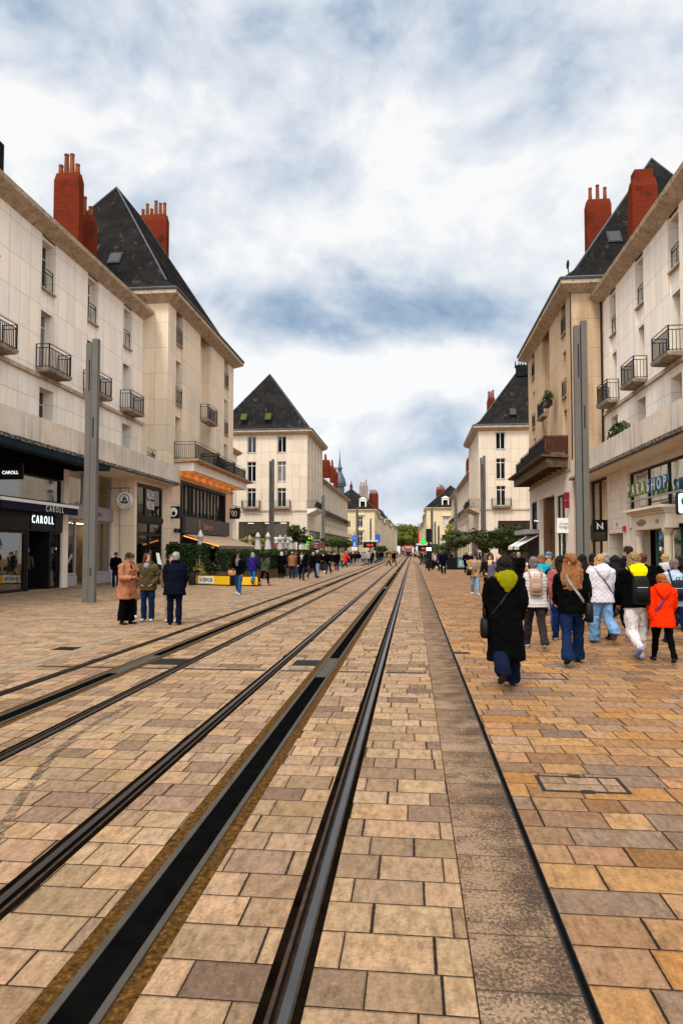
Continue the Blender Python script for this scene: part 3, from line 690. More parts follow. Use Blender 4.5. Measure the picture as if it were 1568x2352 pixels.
# ------------------------------------------------------------------ long terraces nearest the camera (left and right)
def terrace(sd, X, ye, cols, Xs, label, ys=12.0):
    """sd -1 left / +1 right; X facade plane; ye far end; cols centres of window bays (Y)."""
    root = thing('terrace_block', label, 'building', (X, (ys+ye)/2, 0), 'stone terraces nearest the camera')
    F = Fr((X, ys), (0, 1), (-sd, 0)); w = ye-ys; hw = .56; HE = 15.15
    feats = []
    for c in cols:
        u = c-ys
        feats += [(u-hw, u+hw, 9.25, HE, .10)]
        feats += [(u-hw, u+hw, 12.9, 15.0, .46, True), (u-hw, u+hw, 9.4, 11.95, .46, True), (u-hw, u+hw, 6.3, 8.6, .46, True)]
    b = M(); facade(b, F, w, 5.55, HE, feats)
    b.ubox(F, 0, w, 0, 5.5, 5.0, 5.2)                     # rear wall of the ground floor
    b.build('wall', STONE_W, root)
    b = M(); b.ubox(F, 0, w, 8.95, 9.12, -.10, 0); b.build('string_course', CORN, root)
    for k, c in enumerate(cols):
        u = c-ys
        for (z0, z1, tr) in ((12.9, 15.0, (.72,)), (9.4, 11.95, (.78,)), (6.3, 8.6, (.75,))):
            window(root, F, u-hw, u+hw, z0, z1, .46, WHITE if (k+int(z0)) % 3 else OFFW, PANES[(k*3+int(z0)) % 4], 1, tr, sill=z0 > 12 or z0 < 7)
        railing(root, F, u-hw+.02, u+hw-.02, 12.9, .95, -.12, gap=.6, name='window_guard')
        balcony(root, F, u-.92, u+.92, 9.32, .62, .14)
    cornice(root, F, 0, w, 15.62, .60, .50)
    b = M(); P = F.p; b.hexa([P(0, 15.5, .1), P(w, 15.5, .1), P(w, 15.5, 12), P(0, 15.5, 12), P(0, 15.64, -.2), P(w, 15.64, -.2), P(w, 17.1, 12), P(0, 17.1, 12)]); b.build('roof', SLATE, root)
    # canopy with upstand parapet over the shops
    pr = abs(Xs-X)
    b = M(); b.ubox(F, 0, w+(.75 if sd < 0 else .05), 5.66, 6.6, -pr, -pr+.14); b.build('parapet', PARA, root)
    b = M(); b.ubox(F, 0, w+(.75 if sd < 0 else .05), 5.52, 5.655, -pr-.10, -.002); o = b.build('canopy_slab', EDGE, root)
    b = M(); b.ubox(F, 0, w+(.6 if sd < 0 else 0), 5.44, 5.515, -pr+.1, 3.0); b.build('soffit', PLAST, root)
    return root, F
L1, FL1 = terrace(-1, -15.5, 37.80, [15.15, 19.25, 23.35, 27.45, 31.55, 35.65], -13.5, 'long pale stone terrace above the shops, beside the red brick chimneys, left side')
chimney(L1, -19.57, -18.1, 35.0, 35.55, 15.6, 22.6, 4, seed=3)
chimney(L1, -19.0, -18.05, 36.6, 37.1, 15.6, 21.0, 2, seed=6)
b = M(); b.box(-19.6, -18.4, 27.2, 28.6, 16.0, 20.2); b.build('roof_hatch', SLATE, L1)
R1, FR1 = terrace(1, 10.3, 37.95, [15.4, 19.5, 23.6, 27.7, 31.82, 35.95], 8.55, 'long pale stone terrace over the parapharmacy, right side')
c = chimney(R1, 11.4, 12.66, 36.0, 36.8, 15.6, 21.1, 2, seed=2)
b = M(); b.box(11.56, 12.5, 36.08, 36.72, 21.05, 21.55); b.build('chimney_cap', BRICK, c)
b = M(); b.tube([(10.2, 37.7, 5.8), (10.2, 37.7, 15.2)], .06, 8); b.tube([(10.2, 37.7, 15.2), (9.95, 37.75, 15.7)], .06, 8); b.build('downpipe', IRON, R1)
# ------------------------------------------------------------------ corner pavilions
def pavilion(sd, Xs, y0, y1, wdt, HE, label, stone, apex, lowfloor=True, ridge=(5, 9)):
    Xb = Xs+sd*wdt
    root = thing('corner_pavilion', label, 'building', ((Xs+Xb)/2, (y0+y1)/2, 0), 'corner pavilions with steep slate roofs')
    FS = Fr((Xs, y0), (0, 1), (-sd, 0)); L = y1-y0
    FF = Fr((Xs, y0), (sd, 0), (0, -1)); FB = Fr((Xs, y1), (sd, 0), (0, 1))
    return root, FS, FF, FB, L, Xb
def pav_roof(root, sd, Xs, Xb, y0, y1, HE, apx, za, ya, yb, ov=.65):
    V = Vector
    xa, xc = Xs-sd*ov, Xb+sd*ov
    q0, q1 = y0-ov, y1+ov
    b = M(); z = HE
    o = [V((xa, q0, 0)), V((xc, q0, 0)), V((xc, q1, 0)), V((xa, q1, 0))]; i = [V((Xs, y0, 0)), V((Xb, y0, 0)), V((Xb, y1, 0)), V((Xs, y1, 0))]
    up = lambda v, h: v+V((0, 0, h))
    for k in range(4):
        j = (k+1) % 4
        b.face([up(i[k], z-.5), up(i[j], z-.5), up(o[j], z-.14), up(o[k], z-.14)]); b.face([up(o[k], z-.14), up(o[j], z-.14), up(o[j], z+.10), up(o[k], z+.10)])
    b.face([up(v, z+.10) for v in o]); b.build('cornice', CORN, root)
    b = M()
    for k in range(4): b.tube([up(o[k], z+.16), up(o[(k+1) % 4], z+.16)], .09, 6)
    b.build('gutter', ZINC, root)
    return hip_roof(root, xa, xc, q0, q1, z+.12, apx, ya, yb, za, flare=1)
# -- L2: left pavilion by the restaurant
L2, S, Fq, Bq, L, Xb = pavilion(-1, -14.0, 37.85, 52.3, 11.0, 16.6, 'buff stone corner pavilion with steep slate roof above the restaurant awning', STONE_Y, None)
cols = [(1.85, .56), (7.9, .55), (12.4, .55)]
rows = [(14.2, 16.4), (10.55, 13.2), (7.3, 9.8)]
feats = [(6.0, 8.4, 7.0, 16.6, .55)]
for k, (c, h) in enumerate(cols):
    if k != 1: feats.append((c-h, c+h, 7.0, 16.45, .08))
    for z0, z1 in rows: feats.append((c-h if k != 1 else 6.1, c+h if k != 1 else 7.2, z0, z1, .50 if k != 1 else .95, True))
b = M(); facade(b, S, L, 6.2, 16.6, feats); facade(b, Fq, 11, 0.0, 16.6, []); facade(b, Bq, 11, 0.0, 16.6, [])
b.build('wall', STONE_Y, L2)
for k, (c, h) in enumerate(cols):
    for r, (z0, z1) in enumerate(rows):
        if k == 1: window(L2, S, 6.1, 7.2, z0, z1, .95, WHITE, PANES[r], 1, (.78,), sill=False)
        else:
            window(L2, S, c-h, c+h, z0, z1, .50, WHITE, PANES[(k+r) % 4], 1, (.78,))
            if r < 2: railing(L2, S, c-h+.02, c+h-.02, z0, 1.0, .0, gap=.16, name='window_guard')
balcony(L2, S, 6.05, 8.3, 10.5, .55, .14)
def bigbalcony(root, S, u0, u1, z, pr, lit, mat=None, screen=None, slab=None):
    b = M(); b.hexa([S.p(u0, z-.22, 0), S.p(u1, z-.22, 0), S.p(u1, z-.11, -pr-.25), S.p(u0, z-.11, -pr-.25), S.p(u0, z, 0), S.p(u1, z, 0), S.p(u1, z, -pr-.3), S.p(u0, z, -pr-.3)])
    o = b.build('balcony', slab or CORN, root)
    b = M(); a, c = u0+.15, u1-1.0
    zt, zb = z-.23, z-.72
    # hollow soffit box with ribs
    b.ubox(S, a, c, zb, zt, -pr+.02, -pr+.18); b.ubox(S, a, a+.14, zb, zt, -pr+.18, -.002); b.ubox(S, c-.14, c, zb, zt, -pr+.18, -.002)
    n = 8
    for i in range(n+1):
        q = a+.14+(c-a-.28)*i/n; b.ubox(S, q-.09, q+.09, zb+.06, zt-.03, -pr+.181, -.003)
    b.build('soffit_box', slab or PLAST, o)
    if lit:
        for i in range(n):
            q = a+.14+(c-a-.28)*(i+.5)/n; b = M(); b.ubox(S, q-.25, q+.25, zb+.22, zb+.26, -pr+.30, -.25); b.build('recessed_light', ORANGE, o)
    q = u0
    for du, pp in ((5.2, pr+.1), (4.6, pr-.1), (u1-u0-10.3, pr-.3)):
        railing(o, S, q+.06, q+du-.1, z, 1.05, pp, mat, screen=screen); q += du+.15
    return o
bigbalcony(L2, S, 1.1, 15.2, 7.15, 1.2, True)
b = M(); b.ubox(S, 0, L, 6.15, 6.3, -.06, 0); b.build('string_course', CORN, L2)
pav_roof(L2, -1, -14.0, Xb, 37.85, 52.3, 16.6, -19.62, 26.1, 43.0, 47.2)
chimney(L2, -20.4, -18.2, 48.5, 49.1, 17, 27.0, 6, seed=4)
skylight(L2, at_y(265, 594, 39.1), 0, -1, 1.7, .8, 1.0)
# ground floor block stepping south under the canopy (noodle bar) and restaurant front
SG = Fr((-14.1, 33.5), (0, 1), (1, 0))
b = M()
facade(b, SG, 4.5, 0, 5.6, [(.35, 4.1, 0, 5.25, .25, True)])
Fp = Fr((-14.1, 33.5), (-1, 0), (0, -1)); facade(b, Fp, 1.2, 0, 5.6, [(.72, 1.2, 0.1, 5.2, .1)])
facade(b, S, L, 0, 6.2, [(2.3, 12.2, 0, 6.0, .35, True)]); b.build('ground_floor_wall', STONE_Y, L2)
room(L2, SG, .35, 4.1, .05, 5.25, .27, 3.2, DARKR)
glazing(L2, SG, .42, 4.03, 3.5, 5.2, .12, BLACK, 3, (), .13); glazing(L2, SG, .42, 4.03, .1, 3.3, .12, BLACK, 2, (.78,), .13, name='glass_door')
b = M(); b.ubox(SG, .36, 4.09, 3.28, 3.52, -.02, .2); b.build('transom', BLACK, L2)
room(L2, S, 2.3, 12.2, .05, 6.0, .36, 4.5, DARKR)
glazing(L2, S, 2.55, 11.9, 3.85, 5.85, .10, CHAR, 12, (), .07)
b = M(); b.ubox(S, 2.3, 12.2, 5.80, 6.02, -.08, .1); b.ubox(S, 2.3, 2.55, 0, 5.80, -.08, .1); b.ubox(S, 11.9, 12.2, 0, 5.80, -.08, .1); b.build('shopfront_frame', CHAR, L2)
glazing(L2, S, 2.6, 11.85, .1, 2.75, .12, CHAR, 6, (.8,), .07)
b = M(); b.ubox(S, 2.4, 12.4, 2.8, 3.82, -.32, -.10); fas = b.build('fascia', TAUPE, L2)
text('sign_lettering', 'Boulangerie', .62, S.p(7.0, 3.3, -.335), S.U, S.N, COPPER, L2, .012, .8)
text('sign_lettering', 'B', 1.05, S.p(5.1, 3.28, -.335), S.U, S.N, COPPER, L2, .012, .7)
# -- R2: right pavilion
R2, S, Fq, Bq, L, Xb = pavilion(1, 8.68, 38.0, 51.9, 11.3, 16.3, 'weathered tan stone corner pavilion with the rusty screened balcony', STONE_D, None)
cols = [(1.9, .6), (7.0, .6), (11.8, .6)]
feats = [(5.95, 8.45, 6.9, 16.3, .7)]
for k, (c, h) in enumerate(cols):
    if k != 1: feats.append((c-h, c+h, 7.0, 16.1, .08))
    for z0, z1 in rows: feats.append((c-h if k != 1 else 6.05, c+h if k != 1 else 7.15, z0, min(z1, 16.1), .50 if k != 1 else 1.1, True))
b = M(); facade(b, S, L, 6.2, 16.3, feats); facade(b, Fq, 11.3, 0, 16.3, []); facade(b, Bq, 11.3, 0, 16.3, [])
b.build('wall', STONE_D, R2)
for k, (c, h) in enumerate(cols):
    for r, (z0, z1) in enumerate(rows):
        z1 = min(z1, 16.1)
        if k == 1: window(R2, S, 6.05, 7.15, z0, z1, 1.1, WHITE, PANES[r], 1, (.78,), sill=False)
        else:
            window(R2, S, c-h, c+h, z0, z1, .50, WHITE, PANES[(k+r+2) % 4], 1, (.78,))
            if r < 2: railing(R2, S, c-h+.02, c+h-.02, z0, 1.0, .0, gap=.16, name='window_guard')
balcony(R2, S, 6.5, 8.5, 10.5, .35, .14)
bigbalcony(R2, S, 1.1, 14.6, 7.15, 1.2, False, screen=RUST, slab=plain('stained_balcony_concrete', (.12, .078, .050), .95, var=.6, sc=2.5, bump=.4))
b = M(); b.ubox(S, 0, L, 6.15, 6.3, -.06, 0); b.build('string_course', CORN, R2)
pav_roof(R2, 1, 8.68, Xb, 38.0, 51.9, 16.3, 14.8, 26.0, 43.0, 47.2)
chimney(R2, 12.39, 14.09, 49, 49.7, 17, 26.7, 3, seed=9)
skylight(R2, at_y(1409, 545, 39.4), 0, -1, 1.7, .8, 1.0)
b = M(); b.ubox(S, 0, 0, 0, 0, 0, 0) if False else None
facade(b, S, L, 0, 6.2, [(2.0, 4.4, 0, 5.0, .3, True), (5.0, 9.9, 0, 5.2, .5, True), (11.0, 13.2, 2.6, 5.2, .3, True)]); b.build('ground_floor_wall', PLAST, R2)
room(R2, S, 1.9, 10, .05, 5.2, .52, 3.5, DARKR)
glazing(R2, S, 2.0, 4.4, 2.9, 5.0, .15, CHAR, 2, (), .07); glazing(R2, S, 2.0, 4.4, .1, 2.8, .15, CHAR, 2, (), .07)
glazing(R2, S, 5.0, 9.9, .1, 5.2, .35, CHAR, 3, (.55,), .07); glazing(R2, S, 11.0, 13.2, 2.6, 5.2, .12, BLACK, 3, (), .07)
b = M(); b.ubox(S, 7.9, 8.6, 0, 5.2, .0, .34); b.build('brown_pier', WOOD, R2)
b = M(); b.tube([(8.6, 37.9, 16.5), (8.55, 37.9, 17.2)], .03, 6); b.ell((8.5, 37.75, 17.35), .07, .22, .26, 10, 6); b.build('satellite_dish', IRON, R2, smooth=True)
b = M(); b.tube([(8.64, 37.94, 5.6), (8.64, 37.94, 16)], .03, 6); b.build('downpipe', IRON, R2)
# -- L3 / R3 pavilions across the side streets
def far_pav(sd, Xs, y0, y1, HE, apx, za, label, wcols, grn):
    root, S, Fq, Bq, L, Xb = pavilion(sd, Xs, y0, y1, 11.6, HE, label, STONE_W, None)
    feats = []; rw = [(13.9, 15.95), (10.3, 12.8), (7.1, 9.5)]
    for c in wcols:
        for z0, z1 in rw: feats.append((c-.55, c+.55, z0, z1, .28, True))
    b = M(); facade(b, Fq, 11.6, 5.0, HE, feats+[(2.2, 8.6, 5.0, 5.3, .4, True)])
    facade(b, Fq, 11.6, 0, 5.0, [(2.2, 8.6, 0.3, 5.0, .4, True)])
    sf = []
    scols = [1.6, 4.3, 7.1, 9.9, 12.7]
    for c in scols:
        sf.append((c-.45, c+.45, 6.9, 16.0, .10))
        for z0, z1 in rw: sf.append((c-.45, c+.45, z0, z1, .4, True))
    facade(b, S, L, 5.0, HE, sf); facade(b, S, L, 0, 5.0, [(2, L-2, .2, 4.3, .4, True)]); facade(b, Bq, 11.6, 0, HE, [])
    b.build('wall', STONE_P, root)
    for i, c in enumerate(wcols):
        for r, (z0, z1) in enumerate(rw):
            window(root, Fq, c-.55, c+.55, z0, z1, .28, WHITE, PANES[(i+r*2+(sd > 0)) % 4], 1, (.8,) if r else (), fw=.07)
        balcony(root, Fq, c-1.15, c+1.15, 7.0, .6, .15)
    for i, c in enumerate(scols):
        for r, (z0, z1) in enumerate(rw): window(root, S, c-.45, c+.45, z0, z1, .4, WHITE, PANES[(i+r) % 4], 1, (), fw=.07, sill=False)
    b = M(); b.hexa([S.p(-.2, 6.2, 0), S.p(6.5, 6.2, 0), S.p(6.5, 6.75, -1.2), S.p(-.4, 6.75, -1.2), S.p(-.2, 6.95, 0), S.p(6.5, 6.95, 0), S.p(6.5, 6.95, -1.3), S.p(-.5, 6.95, -1.3)])
    o = b.build('balcony', CORN if sd > 0 else PLAST, root); railing(o, S, -.3, 6.4, 6.95, 1.0, 1.2)
    b = M(); b.ubox(Fq, 0, 11.6, 6.55, 6.75, -.1, 0); b.build('string_course', CORN, root)
    room(root, Fq, 2.2, 8.6, .3, 5.3, .42, 3, WARMW); glazing(root, Fq, 2.2, 8.6, .3, 5.28, .2, CHAR, 2, (), .08)
    room(root, S, 2, L-2, .2, 4.3, .42, 3, WARMW); glazing(root, S, 2, L-2, .2, 4.28, .2, CHAR, 5, (.7,), .08)
    pav_roof(root, sd, Xs, Xb, y0, y1, HE, apx, za, y0+5.4, y1-5.4)
    for p in grn: skylight(root, p, 0, -1, 1.6, .8, 1.1, pane_grn if sd < 0 else None)
    return root, S, Fq
L3, S3, F3 = far_pav(-1, -12.85, 83.0, 97.2, 16.55, -18.75, 25.2, 'cream corner pavilion with pyramid slate roof and green skylights', [3.2, 7.0], [at_y(616, 957, 83.3), at_y(560, 958, 83.3)])
chimney(L3, at_y(554, 920, 86).x, at_y(566, 920, 86).x, 86, 87, 16.9, 19.9, 3, seed=5); chimney(L3, -23.4, -22.0, 91, 92, 17, 21.8, 4, seed=8)
R3, SR3, FR3 = far_pav(1, 7.95, 83.0, 97.2, 16.6, 13.8, 25.2, 'cream corner pavilion with mossy steep roof beyond the rusty balcony', [2.6, 7.4], [at_y(1177, 946, 83.5)])
chimney(R3, at_y(1119, 940, 93).x, at_y(1137, 940, 93).x, 93, 94, 17, 22.4, 3, seed=12)
b = M(); b.box(13.2, 14.6, 87.2, 88.2, 23.8, 25.2)
for i in range(5): b.tube([(13.1+i*.36, 87.6, 24.9), (13.1+i*.36+random.uniform(-.1, .1), 87.6, 25.4+random.uniform(0, .8))], [.14, .03], 5)
b.build('roof_lantern', SLATE, R3)
# low block set back behind L2 along the side street
b0 = thing('side_street_house', 'low pale house with small eave half hidden behind the restaurant pavilion', 'building', (-24, 66, 0))
Fs = Fr((-19.6, 61), (0, 1), (1, 0)); Fn = Fr((-19.6, 61), (-1, 0), (0, -1))
b = M(); facade(b, Fs, 14, 0, 12.4, [(u, u+1, z0, z0+2.4, .3, True) for u, z0 in ((8.2, 9), (8.2, 5.8), (11.4, 9), (11.4, 5.8))]); facade(b, Fn, 11, 0, 12.4, []); b.build('wall', STONE_W, b0)
for u, z0 in ((8.2, 9), (8.2, 5.8), (11.4, 9), (11.4, 5.8)): window(b0, Fs, u, u+1, z0, z0+2.4, .3, WHITE, PANE)
cornice(b0, Fs, 0, 14, 12.75, .6, .4, ends=(1, 0)); balcony(b0, Fs, 10.9, 13.0, 5.6, .7)
b = M(); b.hexa([Vector(q) for q in ((-19.2, 60.8, 12.7), (-19.2, 75, 12.7), (-30.6, 75, 12.7), (-30.6, 60.8, 12.7), (-22.5, 63, 15), (-22.5, 73, 15), (-27, 73, 15), (-27, 63, 15))]); b.build('roof', SLATE, b0)
# ------------------------------------------------------------------ long terraces L4 / R4
def row4(sd, X, label):
    ya, yb = 97.3, 151.0
    root = thing('long_terrace', label, 'building', (X, 124, 0), 'long terraces with narrow bays down the street')
    F = Fr((X, ya), (0, 1), (-sd, 0)); w = yb-ya; HE = 12.6
    n = 15; feats = []; cs = [1.8+i*(w-3.6)/(n-1) for i in range(n)]
    for c in cs:
        feats.append((c-.62, c+.62, 6.75, HE, .22))
        for z0, z1 in ((10.6, 12.4), (7.3, 9.7), (4.9, 6.4)): feats.append((c-.55, c+.55, z0, z1, .5, True))
    b = M(); facade(b, F, w, 4.4, HE, feats); facade(b, F, w, 0, 4.4, [(1, w-1, .2, 3.9, .5, True)])
    Fe = Fr((X, yb), (sd, 0), (0, 1)); facade(b, Fe, 10, 0, HE, []); b.build('wall', STONE_P, root)
    proto = {}
    for c in cs:
        for z0, z1 in ((10.6, 12.4), (7.3, 9.7), (4.9, 6.4)):
            if z0 not in proto: proto[z0] = (window(root, F, c-.55, c+.55, z0, z1, .5, CHAR, PANE, 1, (), fw=.08, sill=False), c)
            else: dup(proto[z0][0], root, loc=(0, c-proto[z0][1], 0))
    rb = None
    for c in cs:
        if rb is None: rb = (balcony(root, F, c-1.0, c+1.0, 7.2, .7, .14), c)
        else: dup(rb[0], root, loc=(0, c-rb[1], 0))
    cornice(root, F, 0, w, 13.0, .6, .42, ends=(0, 1))
    b = M(); b.ubox(F, 0, w, 4.5, 5.25, -1.2, -1.08); b.build('parapet', PARA, root)
    b = M(); b.ubox(F, 0, w, 4.38, 4.495, -1.25, -.002); b.build('canopy_slab', CORN, root)
    room(root, F, 1, w-1, .2, 3.9, .52, 3, WARMW); glazing(root, F, 1, w-1, .2, 3.88, .2, CHAR, 14, (.7,), .12)
    b = M(); P = F.p; b.face([P(0, 13, -.5), P(w, 13, -.5), P(w, 16.5, 5.5), P(0, 16.5, 5.5)]); b.face([P(0, 16.5, 5.5), P(w, 16.5, 5.5), P(w, 13, 11), P(0, 13, 11)])
    b.face([P(w, 13, -.5), P(w, 13, 11), P(w, 16.5, 5.5)]); b.face([P(0, 13, -.5), P(0, 13, 11), P(0, 16.5, 5.5)]); b.build('roof', SLATE, root)
    return root
L4 = row4(-1, -14.3, 'long pale terrace with many narrow bays below the red chimneys, left')
for (pa, pb, y, zt, np_) in ((736, 756, 108, 18.5, 6), (757, 766, 116, 18.2, 4), (765, 774, 125, 18.0, 4)):
    chimney(L4, at_y(pa, 1070, y).x, at_y(pb, 1070, y).x, y, y+1.6, 13.5, at_y(pb, 1056 if pa == 736 else 1070 if pa < 760 else 1084, y).z, np_, seed=pa)
R4 = row4(1, 8.5, 'long pale terrace with many narrow bays, right, beyond the pavilion')
chimney(R4, at_y(1071, 1060, 104).x, at_y(1076, 1060, 104).x+.6, 104, 105.5, 13.2, at_y(1073, 1052, 104).z, 2, seed=7)
# ------------------------------------------------------------------ older cream houses (L5, R5) and the far rows
def dormer(root, p, sx=1.2, h=2.0, pm=None):
    x, y, z = p; b = M(); V = Vector
    b.box(x-sx/2, x-sx/2+.25, y, y+1.6, z, z+h*.8); b.box(x+sx/2-.25, x+sx/2, y, y+1.6, z, z+h*.8); b.box(x-sx/2+.25, x+sx/2-.25, y+.02, y+1.6, z+h*.62, z+h*.8); b.box(x-sx/2+.25, x+sx/2-.25, y+.25, y+1.6, z, z+.2)
    b.hexa([V((x-sx*.62, y-.15, z+h*.8)), V((x+sx*.62, y-.15, z+h*.8)), V((x+sx*.62, y+1.7, z+h*.8)), V((x-sx*.62, y+1.7, z+h*.8)), V((x-.1, y-.1, z+h)), V((x+.1, y-.1, z+h)), V((x+.1, y+1.7, z+h)), V((x-.1, y+1.7, z+h))])
    o = b.build('dormer', WHITE, root)
    b = M(); b.box(x-sx/2+.25, x+sx/2-.25, y+.3, y+.35, z+.2, z+h*.62); b.build('pane', PANE, o)
def gable_house(sd, Xs, y0, label, wid, HE, apx, za, wins, shut):
    root = thing('classic_house', label, 'building', (Xs+sd*wid/2, y0+8, 0), 'cream classical houses facing each other')
    Fq = Fr((Xs, y0), (sd, 0), (0, -1)); S = Fr((Xs, y0), (0, 1), (-sd, 0))
    feats = [(u-.65, u+.65, z0, z1, .25, True) for u, z0, z1 in wins]
    b = M(); facade(b, Fq, wid, 0, HE, feats); sw = [(u, z0, z1) for u in (2.2, 5.4, 8.6, 11.8) for z0, z1 in ((7.4, 9.4), (4.2, 6.4), (.3, 3))]
    facade(b, S, 14, 0, HE, [(u-.55, u+.55, z0, z1, .3, True) for u, z0, z1 in sw]); b.build('wall', STONE_C, root)
    for i, (u, z0, z1) in enumerate(wins): window(root, Fq, u-.65, u+.65, z0, z1, .25, WHITE, CURT if (i in shut) else PANE, 1 if i not in shut else 3, (.7,) if i not in shut else (), fw=.09)
    for u, z0, z1 in sw: window(root, S, u-.55, u+.55, z0, z1, .3, WHITE, PANE, 1, (), fw=.09, sill=False)
    for u, z0, z1 in wins:
        b = M(); b.ubox(Fq, u-1.0, u+1.0, z1+.35, z1+.6, -.3, 0); b.build('window_hood', STONE_F, root)
    cornice(root, Fq, 0, wid, HE+.35, .5, .6, STONE_C, ends=(1, 0)); cornice(root, S, 0, 14, HE+.352, .5, .6, STONE_C, ends=(0, 0))
    hip_roof(root, min(Xs-sd*.4, Xs+sd*wid), max(Xs-sd*.4, Xs+sd*wid), y0-.4, y0+14, HE+.36, apx, y0+5, y0+9, za)
    return root
L5 = gable_house(-1, -8.7, 158, 'cream classical house with black slate roof and one dormer, left', 13, 11.0, at_y(807, 1127, 163).x, 16.6, [(2.2+1.2, 7.2, 9.6), (3.4, 2.9, 6.1), (8.0, 7.2, 9.4), (8.0, 2.9, 5.0)], (2,))
dormer(L5, (at_y(833, 1160, 158.6).x, 158.2, 11.6), 1.6, 2.6)
chimney(L5, at_y(825, 1130, 170).x, at_y(844, 1130, 170).x, 170, 171, 12, at_y(830, 1112, 170).z, 3, mat=plain('soot_stained_render', (.28, .235, .20), .95, var=.6, sc=2), seed=15)
chimney(L5, at_y(848, 1130, 172).x-.1, at_y(868, 1130, 172).x, 172, 173.5, 10, at_y(850, 1133, 172).z, 6, seed=16); chimney(L5, at_y(803, 1130, 175).x, at_y(809, 1130, 175).x, 175, 176, 12, at_y(805, 1112, 175).z, 1, seed=17)
R5 = gable_house(1, 3.3, 158, 'cream classical house with black slate roof and tall red chimney, right', 12, 11.3, at_y(1034, 1117, 163).x, 17.2, [(4.4, 7.2, 9.3), (4.4, 1.9, 5.0)], (0, 1))
dormer(R5, (at_y(1022, 1160, 158.6).x, 158.2, 11.9), 1.6, 2.4)
chimney(R5, at_y(1001, 1130, 164).x, at_y(1022, 1130, 164).x, 164, 165, 11, at_y(1010, 1123, 164).z, 6, seed=18)
def far_house(sd, X, y0, y1, HE, label, kind, stone, seed):
    R = random.Random(seed)
    root = thing('row_house', label, 'building', (X+sd*5, (y0+y1)/2, 0), 'old houses in the far rows')
    S = Fr((X, y0), (0, 1), (-sd, 0)); w = y1-y0; n = max(3, int(w/3.6)); cs = [w*(i+.5)/n for i in range(n)]
    zs = [(.4, 3.0), (4.2, 6.4)] + ([(7.4, HE-1.1)] if HE > 9.6 else [])
    b = M(); facade(b, S, w, 0, HE, [(c-.55, c+.55, z0, z1, .3, True) for c in cs for z0, z1 in zs])
    for F_ in (Fr((X, y0), (sd, 0), (0, -1)), Fr((X, y1), (sd, 0), (0, 1))): facade(b, F_, 10, 0, HE, [])
    b.build('wall', stone, root)
    for z0, z1 in zs:
        p = None
        for c in cs:
            if p is None: p = (window(root, S, c-.55, c+.55, z0, z1, .3, OFFW, PANE, 1, (), fw=.09, sill=False), c)
            else: dup(p[0], root, loc=(0, c-p[1], 0))
    cornice(root, S, 0, w, HE+.4, .55, .5, STONE_F, ends=(.3, .3))
    b = M(); P = S.p; z = HE+.38
    if kind == 'mansard':
        b.hexa([P(0, z, -.2), P(w, z, -.2), P(w, z, 10), P(0, z, 10), P(.6, z+3.0, 1.3), P(w-.6, z+3.0, 1.3), P(w-.6, z+3.0, 8.5), P(.6, z+3.0, 8.5)])
        b.hexa([P(.6, z+3.0, 1.3), P(w-.6, z+3.0, 1.3), P(w-.6, z+3.0, 8.5), P(.6, z+3.0, 8.5), P(3, z+4.3, 4), P(w-3, z+4.3, 4), P(w-3, z+4.3, 6), P(3, z+4.3, 6)])
    else:
        b.face([P(0, z, -.4), P(w, z, -.4), P(w, z+3.4, 5), P(0, z+3.4, 5)]); b.face([P(0, z+3.4, 5), P(w, z+3.4, 5), P(w, z, 10), P(0, z, 10)])
        b.face([P(0, z, -.4), P(0, z+3.4, 5), P(0, z, 10)]); b.face([P(w, z, -.4), P(w, z+3.4, 5), P(w, z, 10)])
    b.build('roof', SLATE, root)
    cx = X+sd*4.0
    chimney(root, cx-1.0, cx+1.0, y0+.3, y0+1.2, HE+1, HE+5.2, 4, seed=seed)
    for i in range(max(1, n//2)):
        u = w*(i+.5)/max(1, n//2); o = M(); o.ubox(S, u-.6, u+.6, z+.3, z+2.0, .3, 2.2); dd = o.build('dormer', ZINC, root)
        o = M(); o.ubox(S, u-.42, u+.42, z+.5, z+1.8, .27, .295); o.build('pane', PANE, dd)
    return root
LL = [(172.2, 190, 10.2, 'gable'), (190.3, 206, 10.8, 'gable'), (206.3, 224, 10.0, 'gable'), (224.3, 258, 11.8, 'mansard'), (258.3, 286, 11.0, 'gable'), (286.3, 330, 12.5, 'gable'), (330.3, 395, 12.5, 'gable')]
NM = ['first of the old cream houses after the left classical house', 'second old house in the left far row, taller eave', 'third old house in the left far row, lower eave', 'wide old building with dark mansard roof in the left far row', 'old house just past the mansard roofed building, left row', 'last but one old building at the far end of the left row', 'last old building of the left row, next to the trees']
for i, (a, c, h, k) in enumerate(LL): far_house(-1, -8.8-(i % 2)*.15, a, c, h, NM[i], k, (STONE_F, STONE_C)[i % 2], 40+i)
RR = [(172.2, 196, 10.6, 'gable'), (196.3, 222, 9.8, 'gable'), (222.3, 250, 10.6, 'gable'), (250.3, 300, 10.8, 'gable'), (300.3, 370, 11.5, 'gable')]
NR = ['first old house after the right classical house', 'second old house in the right far row, lower eave', 'middle old house of the right far row', 'long old building in the right far row, before the red banner', 'last old building of the right row, next to the trees']
for i, (a, c, h, k) in enumerate(RR): far_house(1, 3.35+(i % 2)*.15, a, c, h, NR[i], k, (STONE_F, STONE_C)[(i+1) % 2], 60+i)
